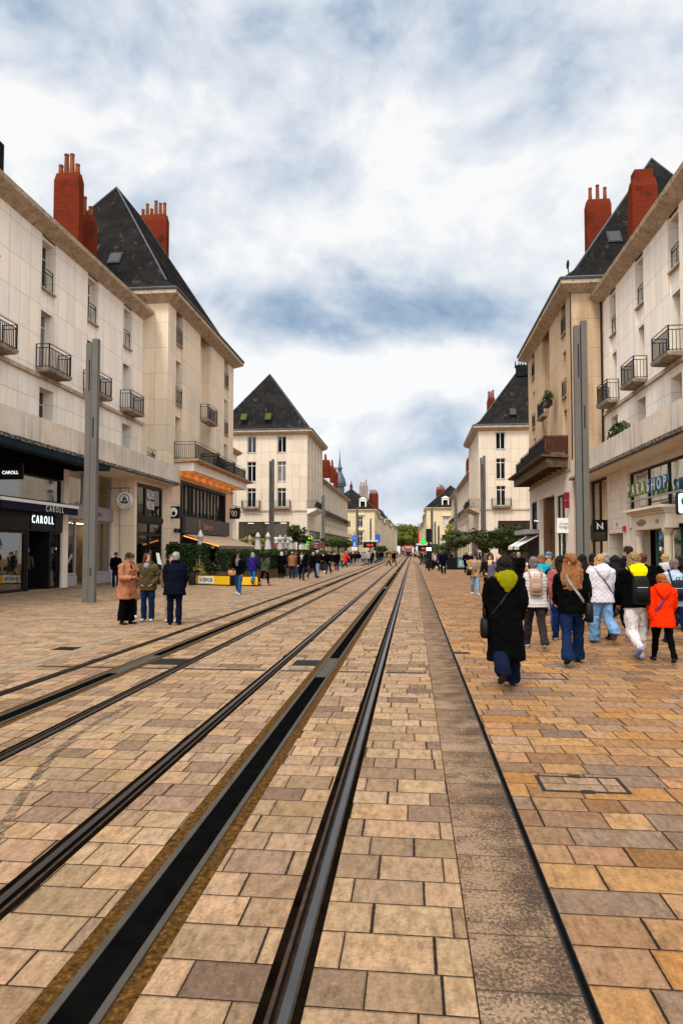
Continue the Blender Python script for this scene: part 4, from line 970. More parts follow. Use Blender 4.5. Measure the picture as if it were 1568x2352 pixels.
# slate spire far behind the left terrace
p = at_y(780, 1150, 230); root = thing('clock_tower', 'grey slate bell turret with needle spire behind the left terrace', 'tower', (p.x, p.y, 0))
k = 230/1568*1.0
zt = at_y(780, 1074, 230).z; zb = at_y(780, 1112, 230).z
b = M(); b.box(p.x-3, p.x+3, p.y-3, p.y+3, 0, zb-5.5); b.build('tower_shaft', STONE_F, root)
b = M(); b.lathe((p.x, p.y, zb-5.5), [(2.0, 0), (2.0, .3), (1.55, .35), (1.55, 4.6), (2.2, 4.8), (2.2, 5.2)], 8); b.build('belfry', plain('blue_grey_lead', (.07, .09, .12), .5, .3, var=.3), root)
b = M(); b.lathe((p.x, p.y, zb-.3), [(2.15, 0), (2.1, .6), (1.9, 1.8), (1.3, 3.2), (.75, 4.2), (.6, 5.2), (.95, 5.4), (.85, 6.0), (.5, 6.3), (.32, 7.6), (.15, 9.5), (.05, 12.2)], 10); b.build('spire', MATS['blue_grey_lead'], root, smooth=True)
# ------------------------------------------------------------------ shops under the left canopy
XS = -15.25
FL = Fr((XS, 0), (0, 1), (1, 0))
shop = thing('fashion_shop', 'black fashion shopfront with white lit letters under a navy awning', 'shop', (XS, 26.3, 0), 'shops under the left canopy')
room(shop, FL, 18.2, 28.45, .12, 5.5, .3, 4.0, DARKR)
b = M(); b.ubox(FL, 18.2, 28.45, 4.8, 5.5, -.05, .25); b.build('upper_panel', BLACKM, shop)
glazing(shop, FL, 18.25, 28.4, 3.72, 4.8, .10, BLACK, 2, (), .07)
b = M(); b.ubox(FL, 18.2, 28.45, 2.52, 3.72, -.04, .2); b.ubox(FL, 25.9, 27.6, 2.6, 3.3, -.07, -.041); b.ubox(FL, 27.75, 28.35, 2.65, 3.25, -.07, -.041); b.build('fascia', BLACK, shop)
text('fascia_lettering', 'C A R O L L', .46, FL.p(26.75, 2.98, -.10), FL.U, FL.N, LETLIT, shop, .01, .70)
glazing(shop, FL, 20.2, 25.72, .12, 2.5, .08, BLACK, 2, (), .09, name='display_window')
glazing(shop, FL, 27.55, 28.4, .12, 2.5, .08, BLACK, 1, (), .08, name='display_window')
b = M(); b.ubox(FL, 25.74, 25.9, .1, 2.5, 0, 1.4); b.ubox(FL, 27.45, 27.54, .1, 2.5, 0, 1.0); b.ubox(FL, 25.9, 27.45, .1, 2.5, 1.2, 1.26); b.build('recessed_entrance', BLACK, shop)
for u0, u1 in ((28.46, 28.92), (33.48, 33.9)): b = M(); b.ubox(FL, u0, u1, .1, 5.5, -.06, .3); b.build('pilaster', PLAST, L1)
aw = thing('shop_awning', 'navy awning with white roller bar and white lettering', 'awning', (XS, 26, 3.6), 'awnings')
b = M(); b.ubox(FL, 23.0, 28.75, 3.56, 3.68, -.62, -.5); b.build('roller_bar', WHITE, aw)
b = M(); b.hexa([FL.p(23.0, 3.60, -.5), FL.p(28.7, 3.60, -.5), FL.p(28.7, 3.78, -.06), FL.p(23.0, 3.78, -.06), FL.p(23.0, 3.62, -.5), FL.p(28.7, 3.62, -.5), FL.p(28.7, 3.80, -.06), FL.p(23.0, 3.80, -.06)])
b.ubox(FL, 23.05, 28.7, 3.26, 3.56, -.60, -.585); b.build('cloth', NAVY, aw)
text('awning_lettering', 'C A R O L L', .34, FL.p(26.75, 3.41, -.61), FL.U, FL.N, WHITE, aw, .003, .80)
ua = thing('awning_cassette', 'petrol blue folded awning along the canopy edge above the fashion shop', 'awning', (-13.6, 26, 5.4), 'awnings')
FC = Fr((-13.55, 0), (0, 1), (1, 0))
b = M(); b.hexa([FC.p(18, 5.28, -.05), FC.p(29.3, 5.28, -.05), FC.p(29.3, 5.30, .5), FC.p(18, 5.30, .5), FC.p(18, 5.50, -.12), FC.p(29.3, 5.50, -.12), FC.p(29.3, 5.50, .6), FC.p(18, 5.50, .6)]); b.build('cloth', TEAL, ua)
b = M(); b.ubox(FC, 18, 29.25, 5.30, 5.42, .61, 1.60); b.build('folded_arms', BLACKM, ua)
sg = thing('projecting_sign', 'small black projecting sign with white letters beside the upper shop glass, far left', 'sign', (XS+.4, 23.75, 4.5), 'projecting shop signs')
b = M(); b.box(XS+.05, XS+1.0, 23.7, 23.78, 4.35, 4.95); b.build('board', BLACK, sg); text('lettering', 'CAROLL', .17, (XS+.52, 23.69, 4.6), (1, 0, 0), (0, -1, 0), LETLIT, sg, .004)
# window dressing
def mannequin(name, lb, x, y, z, col, legs, rz=0):
    t = thing(name, lb, 'mannequin', (x, y, z), 'shop window figures', rz)
    b = M(); b.loft([((0, 0, 1.48), .04, .04), ((0, 0, 1.40), .06, .05), ((0, 0, 1.33), .17, .08), ((0, 0, 1.15), .16, .10), ((0, 0, .95), .13, .09), ((0, 0, .78), .17, .11)]); b.loft([((-.19, 0, 1.32), .05, .05), ((-.23, .05, 1.05), .045, .045), ((-.18, .2, .9), .035, .035)]); b.loft([((.19, 0, 1.32), .05, .05), ((.24, 0, 1.05), .045, .045), ((.22, .1, .82), .035, .035)])
    b.build('jacket', col, t, True, True)
    b = M()
    for s in (-1, 1): b.loft([((s*.08, 0, .80), .09, .10), ((s*.09, .02, .42), .06, .06), ((s*.09, 0, .06), .04, .04), ((s*.09, .08, .0), .04, .03)])
    b.build('trousers', legs, t, True, True)
    b = M(); b.ell((0, 0, 1.60), .075, .09, .11); b.tube([(0, 0, 1.44), (0, 0, 1.54)], .04); b.build('head', plain('mannequin_white', (.6, .56, .5), .5), t, True, True)
CLN = plain('navy_jacket_cloth', (.012, .014, .04), .9); CLW = plain('white_trouser_cloth', (.62, .6, .56), .9); CLB = plain('brown_dress_cloth', (.09, .05, .03), .9)
mannequin('mannequin', 'mannequin in navy jacket and white trousers in the fashion shop window', XS-.5, 24.1, .14, CLN, CLW)
mannequin('mannequin', 'mannequin in dark dress just inside the fashion shop entrance', XS-.7, 27.0, .14, CLB, BLACKM)
t = thing('price_board', 'white price board standing in the fashion shop window', 'sign', (XS-.3, 25.2, .14)); b = M(); b.ubox(FL, 24.95, 25.55, .16, 1.05, .30, .42); b.build('board', WHITE, t)
text('lettering', '10%\n30%', .16, FL.p(25.25, .68, .295), FL.U, FL.N, CHAR, t, .002)
b = M(); b.ubox(FL, 24.55, 24.95, 1.75, 2.35, .8, .82); tag(b.build('yellow_poster', plain('yellow_poster_card', (.5, .3, .03), .7)), 'yellow poster hanging inside the fashion shop window', 'poster')
# children's wear shop
pb = thing('childrens_shop', 'mauve grey shopfront with round sailing boat sign, behind the steel column', 'shop', (XS, 31.2, 0), 'shops under the left canopy')
room(pb, FL, 28.95, 33.45, .12, 5.5, .3, 3.2, WARMW)
glazing(pb, FL, 28.98, 33.42, 3.78, 5.42, .1, GREYP, 3, (), .09)
b = M(); b.ubox(FL, 28.95, 33.45, 3.18, 3.78, -.07, .2); b.build('fascia', GREYP, pb)
text('fascia_lettering', 'PETIT BATEAU', .28, FL.p(31.2, 3.47, -.08), FL.U, FL.N, plain('grey_letters', (.14, .13, .14), .5), pb, .02, 1.0)
glazing(pb, FL, 28.98, 29.85, .62, 3.16, .1, GREYP, 1, (), .09, name='display_window'); glazing(pb, FL, 31.0, 33.42, .62, 3.16, .1, GREYP, 1, (), .09, name='display_window')
b = M(); b.ubox(FL, 28.98, 29.85, .12, .60, -.02, .2); b.ubox(FL, 31.0, 33.42, .12, .60, -.02, .2); b.build('stall_riser', GREYP, pb)
b = M(); b.ubox(FL, 29.87, 30.98, .12, 3.16, 1.0, 1.05); b.build('door_recess', BLACK, pb)
for u in (29.4, 31.8, 32.6): b = M(); b.ell(FL.p(u, 3.0, .6), .06, .06, .04, 8, 5); b.build('spot_lamp', WARMB, pb)
b = M(); b.ell(FL.p(32.6, 4.55, .115), .03, .45, .45, 20, 6) if False else None
def disc(M_, c, r, N, th, n=24):
    N = Vector(N); a = N.orthogonal().normalized(); bb = N.cross(a); c = Vector(c)
    M_.rings([[c+N*t+(a*math.cos(2*math.pi*k/n)+bb*math.sin(2*math.pi*k/n))*r for k in range(n)] for t in (-th/2, th/2)])
def boat_sign(root, c, r, U, N, z=Vector((0, 0, 1))):
    c, U, N = Vector(c), Vector(U), Vector(N)
    b = M(); disc(b, c, r, N, .08); b.build('board', WHITE, root)
    b = M(); q = c+N*.043+z*r*.12
    R = r*.62; n = 28      # ring
    def P(a, rr): return q+U*math.cos(a)*rr+z*math.sin(a)*rr
    for k in range(n): a, a2 = 2*math.pi*k/n, 2*math.pi*(k+1)/n; b.face([P(a, R), P(a2, R), P(a2, R*.86), P(a, R*.86)])
    tri = lambda *pp: b.face([q+U*x*R+z*y*R for x, y in pp])
    tri((-.55, -.25), (0.02, -.25), (.02, .8)); tri((.10, -.25), (.55, -.25), (.10, .62)); tri((-.75, -.38), (.75, -.38), (.5, -.72), (-.5, -.72))
    b.build('boat_emblem', BLACK, root)
    word = 'PETIT BATEAU'
    for i, ch in enumerate(word):
        if ch == ' ': continue
        a = rad(-90)+rad(-62)+rad(124)*i/(len(word)-1)
        up = -(U*math.cos(a)+z*math.sin(a)); text('letter', ch, r*.26, c+N*.045+(U*math.cos(a)+z*math.sin(a))*r*.80, (up.cross(N)), N, BLACK, root, .002)
sg = thing('round_sign', 'round white hanging sign with black sailing boat emblem', 'sign', (-14.4, 33.2, 4.2), 'projecting shop signs')
c = at_y(287, 1149, 33.0); boat_sign(sg, c, .42, (1, 0, 0), (0, -1, 0))
b = M(); b.tube([(XS, c.y, c.z+.62), (c.x+.3, c.y, c.z+.62)], .02); b.tube([(c.x-.2, c.y, c.z+.62), (c.x-.2, c.y, c.z+.3)], .012); b.tube([(c.x+.2, c.y, c.z+.62), (c.x+.2, c.y, c.z+.3)], .012); b.build('bracket', IRON, sg)
# clothes rail, red coat and shopping bags
t = thing('red_coat', 'long red coat on a stand inside the mauve grey shop doorway', 'coat', (XS-.6, 30.6, .14)); b = M(); b.loft([((0, 0, 1.45), .07, .05), ((0, 0, 1.35), .2, .1), ((0, 0, .9), .19, .12), ((0, 0, .55), .24, .15)]); b.build('coat', plain('red_cloth', (.25, .015, .01), .9), t, True, True); b = M(); b.tube([(0, 0, 0), (0, 0, .6)], .03); b.lathe((0, 0, 0), [(.18, 0), (.18, .03), (.03, .05)]); b.build('stand', IRON, t, False, True)
t = thing('green_jacket', 'grey and yellow jacket hanging in the display window right of the steel column', 'jacket', (XS-.5, 31.8, .7)); b = M(); b.loft([((0, 0, 1.9), .05, .05), ((0, 0, 1.8), .2, .09), ((0, 0, 1.3), .2, .11), ((0, 0, .9), .2, .11)]); b.build('jacket', plain('grey_jacket_cloth', (.20, .22, .20), .9), t, True, True); b = M(); b.loft([((0, 0, .9), .15, .1), ((0, 0, .5), .17, .1), ((0, 0, .45), .1, .06)]); b.build('bag', plain('yellow_green_cloth', (.3, .32, .04), .9), t, True, True)
for i, (u, cl) in enumerate(((32.6, 'maroon'), (33.0, 'purple'))):
    t = thing('shopping_bag', cl+' patterned bag leaning against the shop base near the dark figure', 'bag', FL.p(u+.4, .0, -.75), 'bags on the shop step')
    b = M(); b.hexa([Vector(q) for q in ((-.2, -.1, 0), (.2, -.1, 0), (.2, .1, 0), (-.2, .1, 0), (-.22, .02, .48), (.2, .02, .48), (.2, .16, .48), (-.22, .16, .48))]); b.build('body', plain(cl+'_bag', (.10, .01, .04) if i == 0 else (.22, .05, .20), .5, sc=12, var=.6), t, False, True)
    b = M(); b.tube([(-.1, .09, .48), (-.08, .09, .62), (.08, .09, .62), (.1, .09, .48)], .012); b.build('handle', IRON, t, False, True)
# noodle bar
text('window_lettering', 'NOBI', .66, SG.p(2.22, 4.72, .02), SG.U, SG.N, WHITE, L2, .004, .66); text('window_lettering', 'NOBI', .66, SG.p(2.22, 4.15, .02), SG.U, SG.N, WHITE, L2, .004, .66)
for u, cl in ((1.0, (.30, .07, .03)), (3.4, (.35, .10, .02))):
    b = M(); disc(b, SG.p(u, 4.1, .60), .55, (1, 0, 0), .03); tag(b.build('hanging_disc', plain('painted_disc%s' % ('' if u < 2 else '_orange'), cl, .7, var=.6, sc=4)), 'round painted disc hanging behind the noodle bar glass, %s pane' % ('first' if u < 2 else 'third'), 'decoration')
sg = thing('square_sign', 'black square sign with a white rounded emblem beside the noodle bar', 'sign', (-13.6, 38.2, 3.9), 'projecting shop signs')
c = at_y(399.5, 1177, 38.6); b = M(); b.box(c.x-.36, c.x+.36, 38.55, 38.63, c.z-.36, c.z+.36); b.build('board', BLACK, sg)
b = M(); FF_ = Fr((c.x, 38.545), (1, 0), (0, -1)); n = 20
outer = [(.24*math.cos(2*math.pi*k/n), c.z+.02+.27*math.sin(2*math.pi*k/n)) for k in range(n)]; inner = [(.11*math.cos(2*math.pi*k/n), c.z-.06+.13*math.sin(2*math.pi*k/n)) for k in range(n)]
for k in range(n):
    j = (k+1) % n; b.face([FF_.p(*outer[k]), FF_.p(*outer[j]), FF_.p(*inner[j]), FF_.p(*inner[k])])
b.build('emblem', WHITE, sg); b = M(); b.box(-14.1, c.x-.36, 38.57, 38.61, c.z+.2, c.z+.24); b.build('bracket', IRON, sg)
sg = thing('square_sign', 'black square sign with white looped ribbon letter at the far end of the restaurant', 'sign', (-13.2, 52, 3.9), 'projecting shop signs')
c = at_y(537, 1180, 51.5); b = M(); b.box(c.x-.45, c.x+.45, 51.46, 51.54, c.z-.40, c.z+.40); b.build('board', BLACK, sg)
b = M(); q = [(-.24, .12), (-.20, .22), (-.08, .22), (.0, .1), (.08, -.15), (.17, -.22), (.24, -.1), (.24, .12), (.15, .22), (.08, .12), (.04, -.1), (-.06, -.2), (-.12, .0), (-.16, .1)]
b.tube([(c.x+x, 51.44, c.z+z) for x, z in q], .026, 6); b.build('emblem', WHITE, sg); b = M(); b.box(-14.0, c.x-.45, 51.48, 51.52, c.z+.25, c.z+.29); b.build('bracket', IRON, sg)
# restaurant awning
S = FS2 = Fr((-14.0, 38.0), (0, 1), (1, 0))
aw = thing('terrace_awning', 'beige sloping awning over the restaurant terrace', 'awning', (-12.5, 44.5, 2.6), 'awnings')
b = M(); b.hexa([S.p(2.6, 2.0, -2.35), S.p(12.6, 2.0, -2.35), S.p(12.6, 2.74, -.1), S.p(2.6, 2.74, -.1), S.p(2.6, 2.04, -2.35), S.p(12.6, 2.04, -2.35), S.p(12.6, 2.78, -.1), S.p(2.6, 2.78, -.1)]); b.build('cloth', BEIGEAW, aw)
b = M(); n = 60
for i in range(n): u = 2.6+10.0*i/n; b.ubox(S, u, u+10/n*.8, 1.78, 2.03, -2.38-.015*(i % 2), -2.36)
b.build('valance', plain('taupe_valance', (.23, .165, .12), .9), aw)
b = M(); b.hexa([S.p(2.52, 1.97, -2.3), S.p(2.58, 1.97, -2.3), S.p(2.58, 2.6, -.1), S.p(2.52, 2.6, -.1), S.p(2.52, 2.02, -2.3), S.p(2.58, 2.02, -2.3), S.p(2.58, 2.66, -.1), S.p(2.52, 2.66, -.1)]); b.build('lit_edge', emit('warm_strip', (1.0, .32, .06), 1.2), aw)
for u, z, sx in ((1.0, 2.9, 0), (1.6, 2.9, 0)):
    t = thing('wall_lamp', 'black wall lamp on the buff pier, %s of the pair' % ('nearer' if u < 1.3 else 'farther'), 'lamp', S.p(u, z, -.1), 'wall lamps'); b = M(); b.ubox(S, u-.07, u+.07, z-.12, z+.14, -.22, -.08); b.build('shade', BLACK, t); b = M(); b.ubox(S, u-.03, u+.03, z-.03, z+.03, -.08, 0); b.build('bracket', BLACK, t)
t = thing('poster', 'framed grass picture on the buff pier below the wall lamps', 'picture', S.p(1.1, 1.7, -.03)); b = M(); b.ubox(S, .35, 1.75, 1.0, 2.25, -.05, -.01); b.build('frame', CHAR, t)
b = M(); b.ubox(S, .42, 1.68, 1.07, 2.18, -.06, -.051); b.build('print', plain('grass_print', (.20, .16, .10), .7, var=.9, sc=7), t)
# ------------------------------------------------------------------ shops under the right canopy
XR = 9.6; FR = Fr((XR, 0), (0, 1), (-1, 0))
ns = thing('coffee_shop', 'tall glazed shopfront with black sign panel and white N emblem', 'shop', (XR, 36.5, 0), 'shops under the right canopy')
room(ns, FR, 35.0, 37.9, .05, 5.4, .3, 3.5, DARKR)
glazing(ns, FR, 35.0, 37.9, 3.1, 5.4, .08, CHAR, 2, (), .10); glazing(ns, FR, 35.0, 37.9, .05, 2.3, .08, CHAR, 2, (.62,), .10, name='glass_door')
b = M(); b.ubox(FR, 35.0, 37.9, 2.3, 3.1, -.08, .2); b.build('fascia', BLACK, ns)
sg = thing('square_sign', 'black box sign with white N emblem right of the steel column', 'sign', (9.3, 35.4, 2.7), 'projecting shop signs')
c = at_y(1376, 1208, 35.0); b = M(); b.box(c.x-.36, c.x+.36, 34.95, 35.05, c.z-.30, c.z+.30); b.build('board', BLACK, sg)
b = M(); F_ = Fr((c.x, 34.945), (1, 0), (0, -1))
for poly in ([(-.15, -.16), (-.09, -.16), (-.09, .10), (-.15, .16)], [(-.20, .20), (-.10, .14), (.10, -.10), (.20, -.18), (.12, -.16), (.04, -.10), (-.13, .12)], [(.09, -.10), (.15, -.14), (.15, .16), (.09, .16)]): b.prism([(x, c.z+z) for x, z in poly], F_, d0=-.006, d1=0)
b.build('emblem', WHITE, sg)
dw = thing('tiled_doorway', 'cream tiled wall with dark passage doorway beside the coffee shop', 'doorway', (XR, 33.6, 0), 'shops under the right canopy')
b = M(); facade(b, FR, 34.98, 0, 5.5, [(0, 31.45, 0, 5.5, .5, True), (32.5, 34.75, 0, 2.65, .9, True)]); b.build('wall', TILEW, dw)
b = M(); b.ubox(FR, 32.5, 34.75, .05, 2.65, .9, .95); b.build('door', BLACKM, dw); b = M(); b.ubox(FR, 32.4, 34.85, 2.55, 2.66, -.03, .1); b.build('lintel', PLAST, dw)
text('house_number', '37', .22, FR.p(33.4, 2.95, -.01), -FR.U, FR.N, CHAR, dw, .004)
ps = thing('parapharmacy', 'pale shopfront with wide upper window and classical stone portal', 'shop', (XR, 28, 0), 'shops under the right canopy')
b = M(); b.ubox(FR, 31.46, 32.0, 0, 5.5, -.12, .3); b.build('pilaster', PLAST, ps); b = M(); b.ubox(FR, 29.8, 31.44, 0, 2.7, .02, .3); b.build('wall', PLAST, ps)
b = M(); b.ubox(FR, 18, 31.45, 2.72, 3.38, -.05, .3); b.ubox(FR, 18, 31.45, 5.15, 5.5, -.04, .3); b.build('band', PLAST, ps)
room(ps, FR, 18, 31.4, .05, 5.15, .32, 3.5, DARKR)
glazing(ps, FR, 18, 31.4, 3.4, 5.13, .1, CHAR, 6, (), .07)
glazing(ps, FR, 26.3, 29.0, .05, 2.6, .3, plain('green_shop_frame', (.03, .10, .07), .5), 2, (), .08, name='display_window'); glazing(ps, FR, 18, 25.4, .05, 2.6, .2, CHAR, 4, (), .08, name='display_window')
pt = M()
for u in (26.1, 29.25):
    c = FR.p(u, 0, -.30); pt.lathe(c, [(.20, 0), (.20, .12), (.15, .18), (.145, 2.1), (.13, 2.3), (.19, 2.42), (.22, 2.5), (.22, 2.56)], 14)
pt.ubox(FR, 25.75, 29.6, 2.56, 3.12, -.5, -.05); pt.build('portal', STONE_F, ps)
b = M()
for i, (z0, z1, pr) in enumerate(((3.125, 3.22, .56), (3.221, 3.30, .66), (3.301, 3.40, .78))): b.ubox(FR, 25.7-i*.06, 29.65+i*.06, z0, z1, -pr, -.05)
b.build('portal_cornice', STONE_F, ps)
b = M(); F_ = Fr((FR.p(0, 0, -.505).x, 0), (0, 1), (-1, 0))
for i in range(12): u = 28.9-i*.095; hh = .13*math.sin(math.pi*(i+.8)/13); b.tube([F_.p(u, 2.82-hh, 0), F_.p(u-.03, 2.84, -.02), F_.p(u, 2.84+hh, 0)], .018, 5)
b.build('carved_ornament', STONE_D, ps); text('carved_letters', 'OM', .22, F_.p(26.6, 2.83, -.01), -FR.U, FR.N, STONE_D, ps, .01)
sg = thing('letter_sign', 'tall PARASHOP letters in green and blue on a rail before the upper window', 'sign', (9.2, 27, 4), 'projecting shop signs')
GRNL = plain('lime_letter_edge', (.20, .29, .05), .5, var=.2, bump=0); BLUL = plain('blue_letter_edge', (.05, .20, .36), .5, var=.2, bump=0)
def letters(word, u, mats):
    for i, ch in enumerate(word):
        text('letter', ch, .78, FR.p(u, 4.22, -.40), -FR.U, FR.N, mats[0] if i < 4 else mats[1], sg, .05, .86); text('letter_face', ch, .62, FR.p(u, 4.22, -.46), -FR.U, FR.N, WHITE, sg, .01, .80); u -= .60
letters('PARASHOP', 30.1, (GRNL, BLUL))
b = M(); b.tube([FR.p(30.6, 3.80, -.40), FR.p(24.5, 3.80, -.40)], .035, 8); b.build('rail', STEEL, sg)
sg = thing('pharmacy_sign', 'white rounded box sign with a green disc at the right edge of the view', 'sign', (9, 25, 3.4), 'projecting shop signs')
c = at_x(1565, 1156, 8.6); b = M(); x0, z0 = c.x+.07, c.z; F_ = Fr((x0, c.y-.06), (1, 0), (0, -1))
def rrect(w, h, r, n=5): return [(sx*(w-r)+r*math.cos(a), sz*(h-r)+r*math.sin(a)) for sx, sz, a0 in ((1, 1, 0), (-1, 1, 90), (-1, -1, 180), (1, -1, 270)) for a in [rad(a0+90*k/n) for k in range(n+1)]]
b.prism([(x, z0+z) for x, z in rrect(.24, .36, .08)], F_, d0=0, d1=.16); b.build('case', BLACK, sg)
b = M(); b.prism([(x, z0+z) for x, z in rrect(.20, .32, .07)], F_, d0=-.012, d1=0); b.build('face', SIGNLIT, sg)
b = M(); disc(b, F_.p(.03, z0+.06, -.02), .16, (0, -1, 0), .01); b.build('green_disc', plain('deep_green_disc', (.008, .16, .03), .5), sg)
b = M(); b.box(c.x, XR, c.y+.0, c.y+.04, z0+.2, z0+.26); b.build('bracket', IRON, sg)
t = thing('alarm_box', 'small red alarm box on the pilaster by the passage door', 'alarm', FR.p(31.7, 2.7, -.14)); b = M(); b.ubox(FR, 31.6, 31.85, 2.58, 2.80, -.22, -.12); b.build('case', REDP, t)
b = M(); b.ubox(FR, 31.62, 31.83, 2.8, 2.83, -.20, -.13); b.build('lid', REDP, t)
# signs on the right pavilion
S2 = Fr((8.68, 38.0), (0, 1), (-1, 0))
sg = thing('square_sign', 'white square sign reading la chaise longue in black', 'sign', (8.2, 40, 3), 'projecting shop signs')
c = at_y(1296, 1207, 39.4); b = M(); b.box(c.x-.43, c.x+.43, 39.37, 39.43, c.z-.42, c.z+.42); b.build('board', WHITE, sg)
text('lettering', 'la chaise', .20, (c.x, 39.365, c.z+.10), (1, 0, 0), (0, -1, 0), BLACK, sg, .003, .85); text('lettering', 'longue', .28, (c.x, 39.365, c.z-.08), (1, 0, 0), (0, -1, 0), BLACK, sg, .003, .85)
b = M(); b.box(c.x+.43, 8.7, 39.38, 39.42, c.z+.25, c.z+.29); b.build('bracket', IRON, sg)
sg = thing('script_sign', 'maroon brush lettered sign with white middle stripe above the white square sign', 'sign', (8.5, 39.6, 4), 'projecting shop signs')
c = at_y(1305, 1148, 39.0); F_ = Fr((c.x, 39.0), (1, 0), (0, -1))
b = M(); R_ = random.Random(4)
for row in (.22, -.24):
    for i in range(6): x = -.24+i*.095; b.hexa([F_.p(x-.05, c.z+row-.2-R_.random()*.05, -.02), F_.p(x+.03, c.z+row-.2, -.02), F_.p(x+.03, c.z+row-.2, .02), F_.p(x-.05, c.z+row-.2-R_.random()*.05, .02), F_.p(x-.02, c.z+row+.17+R_.random()*.06, -.02), F_.p(x+.07, c.z+row+.2, -.02), F_.p(x+.07, c.z+row+.2, .02), F_.p(x-.02, c.z+row+.17, .02)])
b.build('brush_letters', MAROON, sg); b = M(); b.ubox(F_, -.25, .28, c.z-.46, c.z+.42, .03, .05); b.build('board', STONE_F, sg)
b = M(); b.ubox(F_, .28, 8.68-c.x, c.z, c.z+.05, .03, .05); b.build('bracket', IRON, sg)
kq = thing('takeaway_front', 'small takeaway shopfront with two white awnings at the far end of the right pavilion', 'shop', (7.6, 52, 0), 'shops under the right canopy')
b = M()
for yy in (48.2, 51.2):
    F_ = Fr((8.6, yy), (0, 1), (-1, 0)); b.hexa([F_.p(0, 2.0, -1.3), F_.p(2.2, 2.0, -1.3), F_.p(2.2, 2.75, 0), F_.p(0, 2.75, 0), F_.p(0, 2.05, -1.3), F_.p(2.2, 2.05, -1.3), F_.p(2.2, 2.8, 0), F_.p(0, 2.8, 0)]); b.ubox(F_, 0, 2.2, 1.8, 2.0, -1.32, -1.30)
b.build('awning', WHITE, kq)
b = M(); b.ubox(S2, 10.2, 14.8, 2.9, 3.2, -1.0, -.02); b.build('flat_canopy', GREYP, kq); b = M(); b.ubox(S2, 10.3, 14.6, .1, 2.9, -.06, -.02); b.build('front', CHAR, kq)
c = at_y(1231, 1197, 48.6); b = M(); b.box(c.x-.3, c.x+.3, 48.55, 48.6, c.z-.15, c.z+.15); o = b.build('lit_menu', BLACK, kq); text('lettering', 'MIE', .22, (c.x, 48.54, c.z), (1, 0, 0), (0, -1, 0), LETLIT, kq, .003)
# lamps behind the display glass
for F_, us, z, d in ((FL, (29.2, 31.5, 32.8), 3.1, 1.5), (Fr((-12.85, 83.0), (-1, 0), (0, -1)), (3.2, 5.2, 7.4), 5.2, 1.4), (FR, (27.0, 28.4), 2.6, 1.4), (S2, (6.0, 7.2), 3.0, 1.8)):
    for u in us: b = M(); b.ubox(F_, u-.35, u+.35, z-.03, z, d-.12, d+.12); tag(b.build('shop_light', emit('shop_ceiling_lamp', (1.0, .78, .5), 6)), 'ceiling lamp inside the shop, seen through its glass', 'lamp', 'ceiling lamps in the shops')
# far pavilion details
F3 = Fr((-13.0, 83.0), (-1, 0), (0, -1))
sg = thing('shop_lettering', 'white shop lettering board low on the cream pavilion behind the parasols', 'sign', (-16, 82.8, 3.2)); b = M(); b.ubox(F3, 2.0, 5.2, 2.7, 3.4, -.1, -.02); b.build('board', WHITE, sg); text('lettering', 'galerie', .7, F3.p(3.4, 3.05, -.11), (1, 0, 0), (0, -1, 0), CHAR, sg, .01)
b = M(); b.ubox(F3, 3.0, 5.5, .4, 2.5, -.08, -.03); tag(b.build('red_poster', plain('red_poster_panel', (.40, .05, .02), .7, var=.5, sc=2)), 'red poster panel behind the parasols on the cream pavilion', 'poster')
FRr = Fr((7.8, 83.0), (1, 0), (0, -1)); b = M(); b.ubox(FRr, 2.3, 8.5, 3.3, 5.0, .9, .95); tag(b.build('copper_backdrop', plain('copper_slat_wall', (.22, .05, .015), .6, var=.7, sc=1.2)), 'copper slatted wall seen in the big window of the right pavilion', 'panel')
# ------------------------------------------------------------------ lamp columns
def column(px, top, Y, lb, wide=1.0, base=None):
    """Twin flat steel blades; top pixel and depth fix the place, height about 8.7 m."""
    p = at_y(px, 1290, Y); h = at_y(px, top, Y).z
    t = thing('lamp_column', lb, 'lamp post', (p.x, Y, 0), 'twin blade lamp columns along the street')
    b = M(); w = .16*wide
    b.box(-w-.02, -.015, -.05, .14, 0, h*.985); b.build('blade', POLEM, t, local=True)
    b = M(); b.box(.015, w+.02, -.09, .10, 0, h); b.build('blade', POLEM, t, local=True)
    b = M(); b.box(-.015, .015, -.02, .08, h*.28, h*.93); b.build('slot_light', POLED, t, local=True)
    b = M(); b.box(-w*.55, -w*.3, -.056, -.05, h*.80, h*.92); b.box(w*.35, w*.6, -.096, -.09, h*.62, h*.70); b.box(w*.3, w*.55, -.096, -.09, .9, 1.15); b.build('hatch', POLED, t, local=True)
    b = M(); b.box(-w-.03, w+.03, -.10, .15, 0, .012); b.build('base_plate', POLEM, t, local=True)
    return t
g0 = ground(204, 1384)
column(206, 780, g0.y, 'tall grey twin blade lamp column left, in front of the mauve grey shop', 1.22)
g1 = at_y(1340, 1290, 21.3); column(1339, 738, 21.3, 'tall grey twin blade lamp column right, rising out of the crowd', 1.05)
column(623, 1055, 52, 'lamp column between the closed parasols and the cream pavilion', 1.1); column(1110, 1047, 50, 'lamp column before the right cream pavilion', 1.05)
for px, tp, Y, lb in ((742, 1136, 84, 'lamp column by the brown direction signs, left'), (820, 1165, 110, 'lamp column by the round blue sign'), (851, 1190, 146, 'thin lamp column before the old cream houses, left'), (841, 1200, 165, 'thin far lamp column left of centre'),
                       (1047, 1128, 80, 'lamp column against the right long terrace'), (992, 1165, 110, 'lamp column at the corner of the right classical house'), (999, 1197, 150, 'slim lamp column before the right classical house front'), (979, 1200, 172, 'slim far lamp column at the right row'), (1007, 1207, 130, 'short far lamp column right of the signal post')):
    column(px, tp, Y, lb, 1.1)
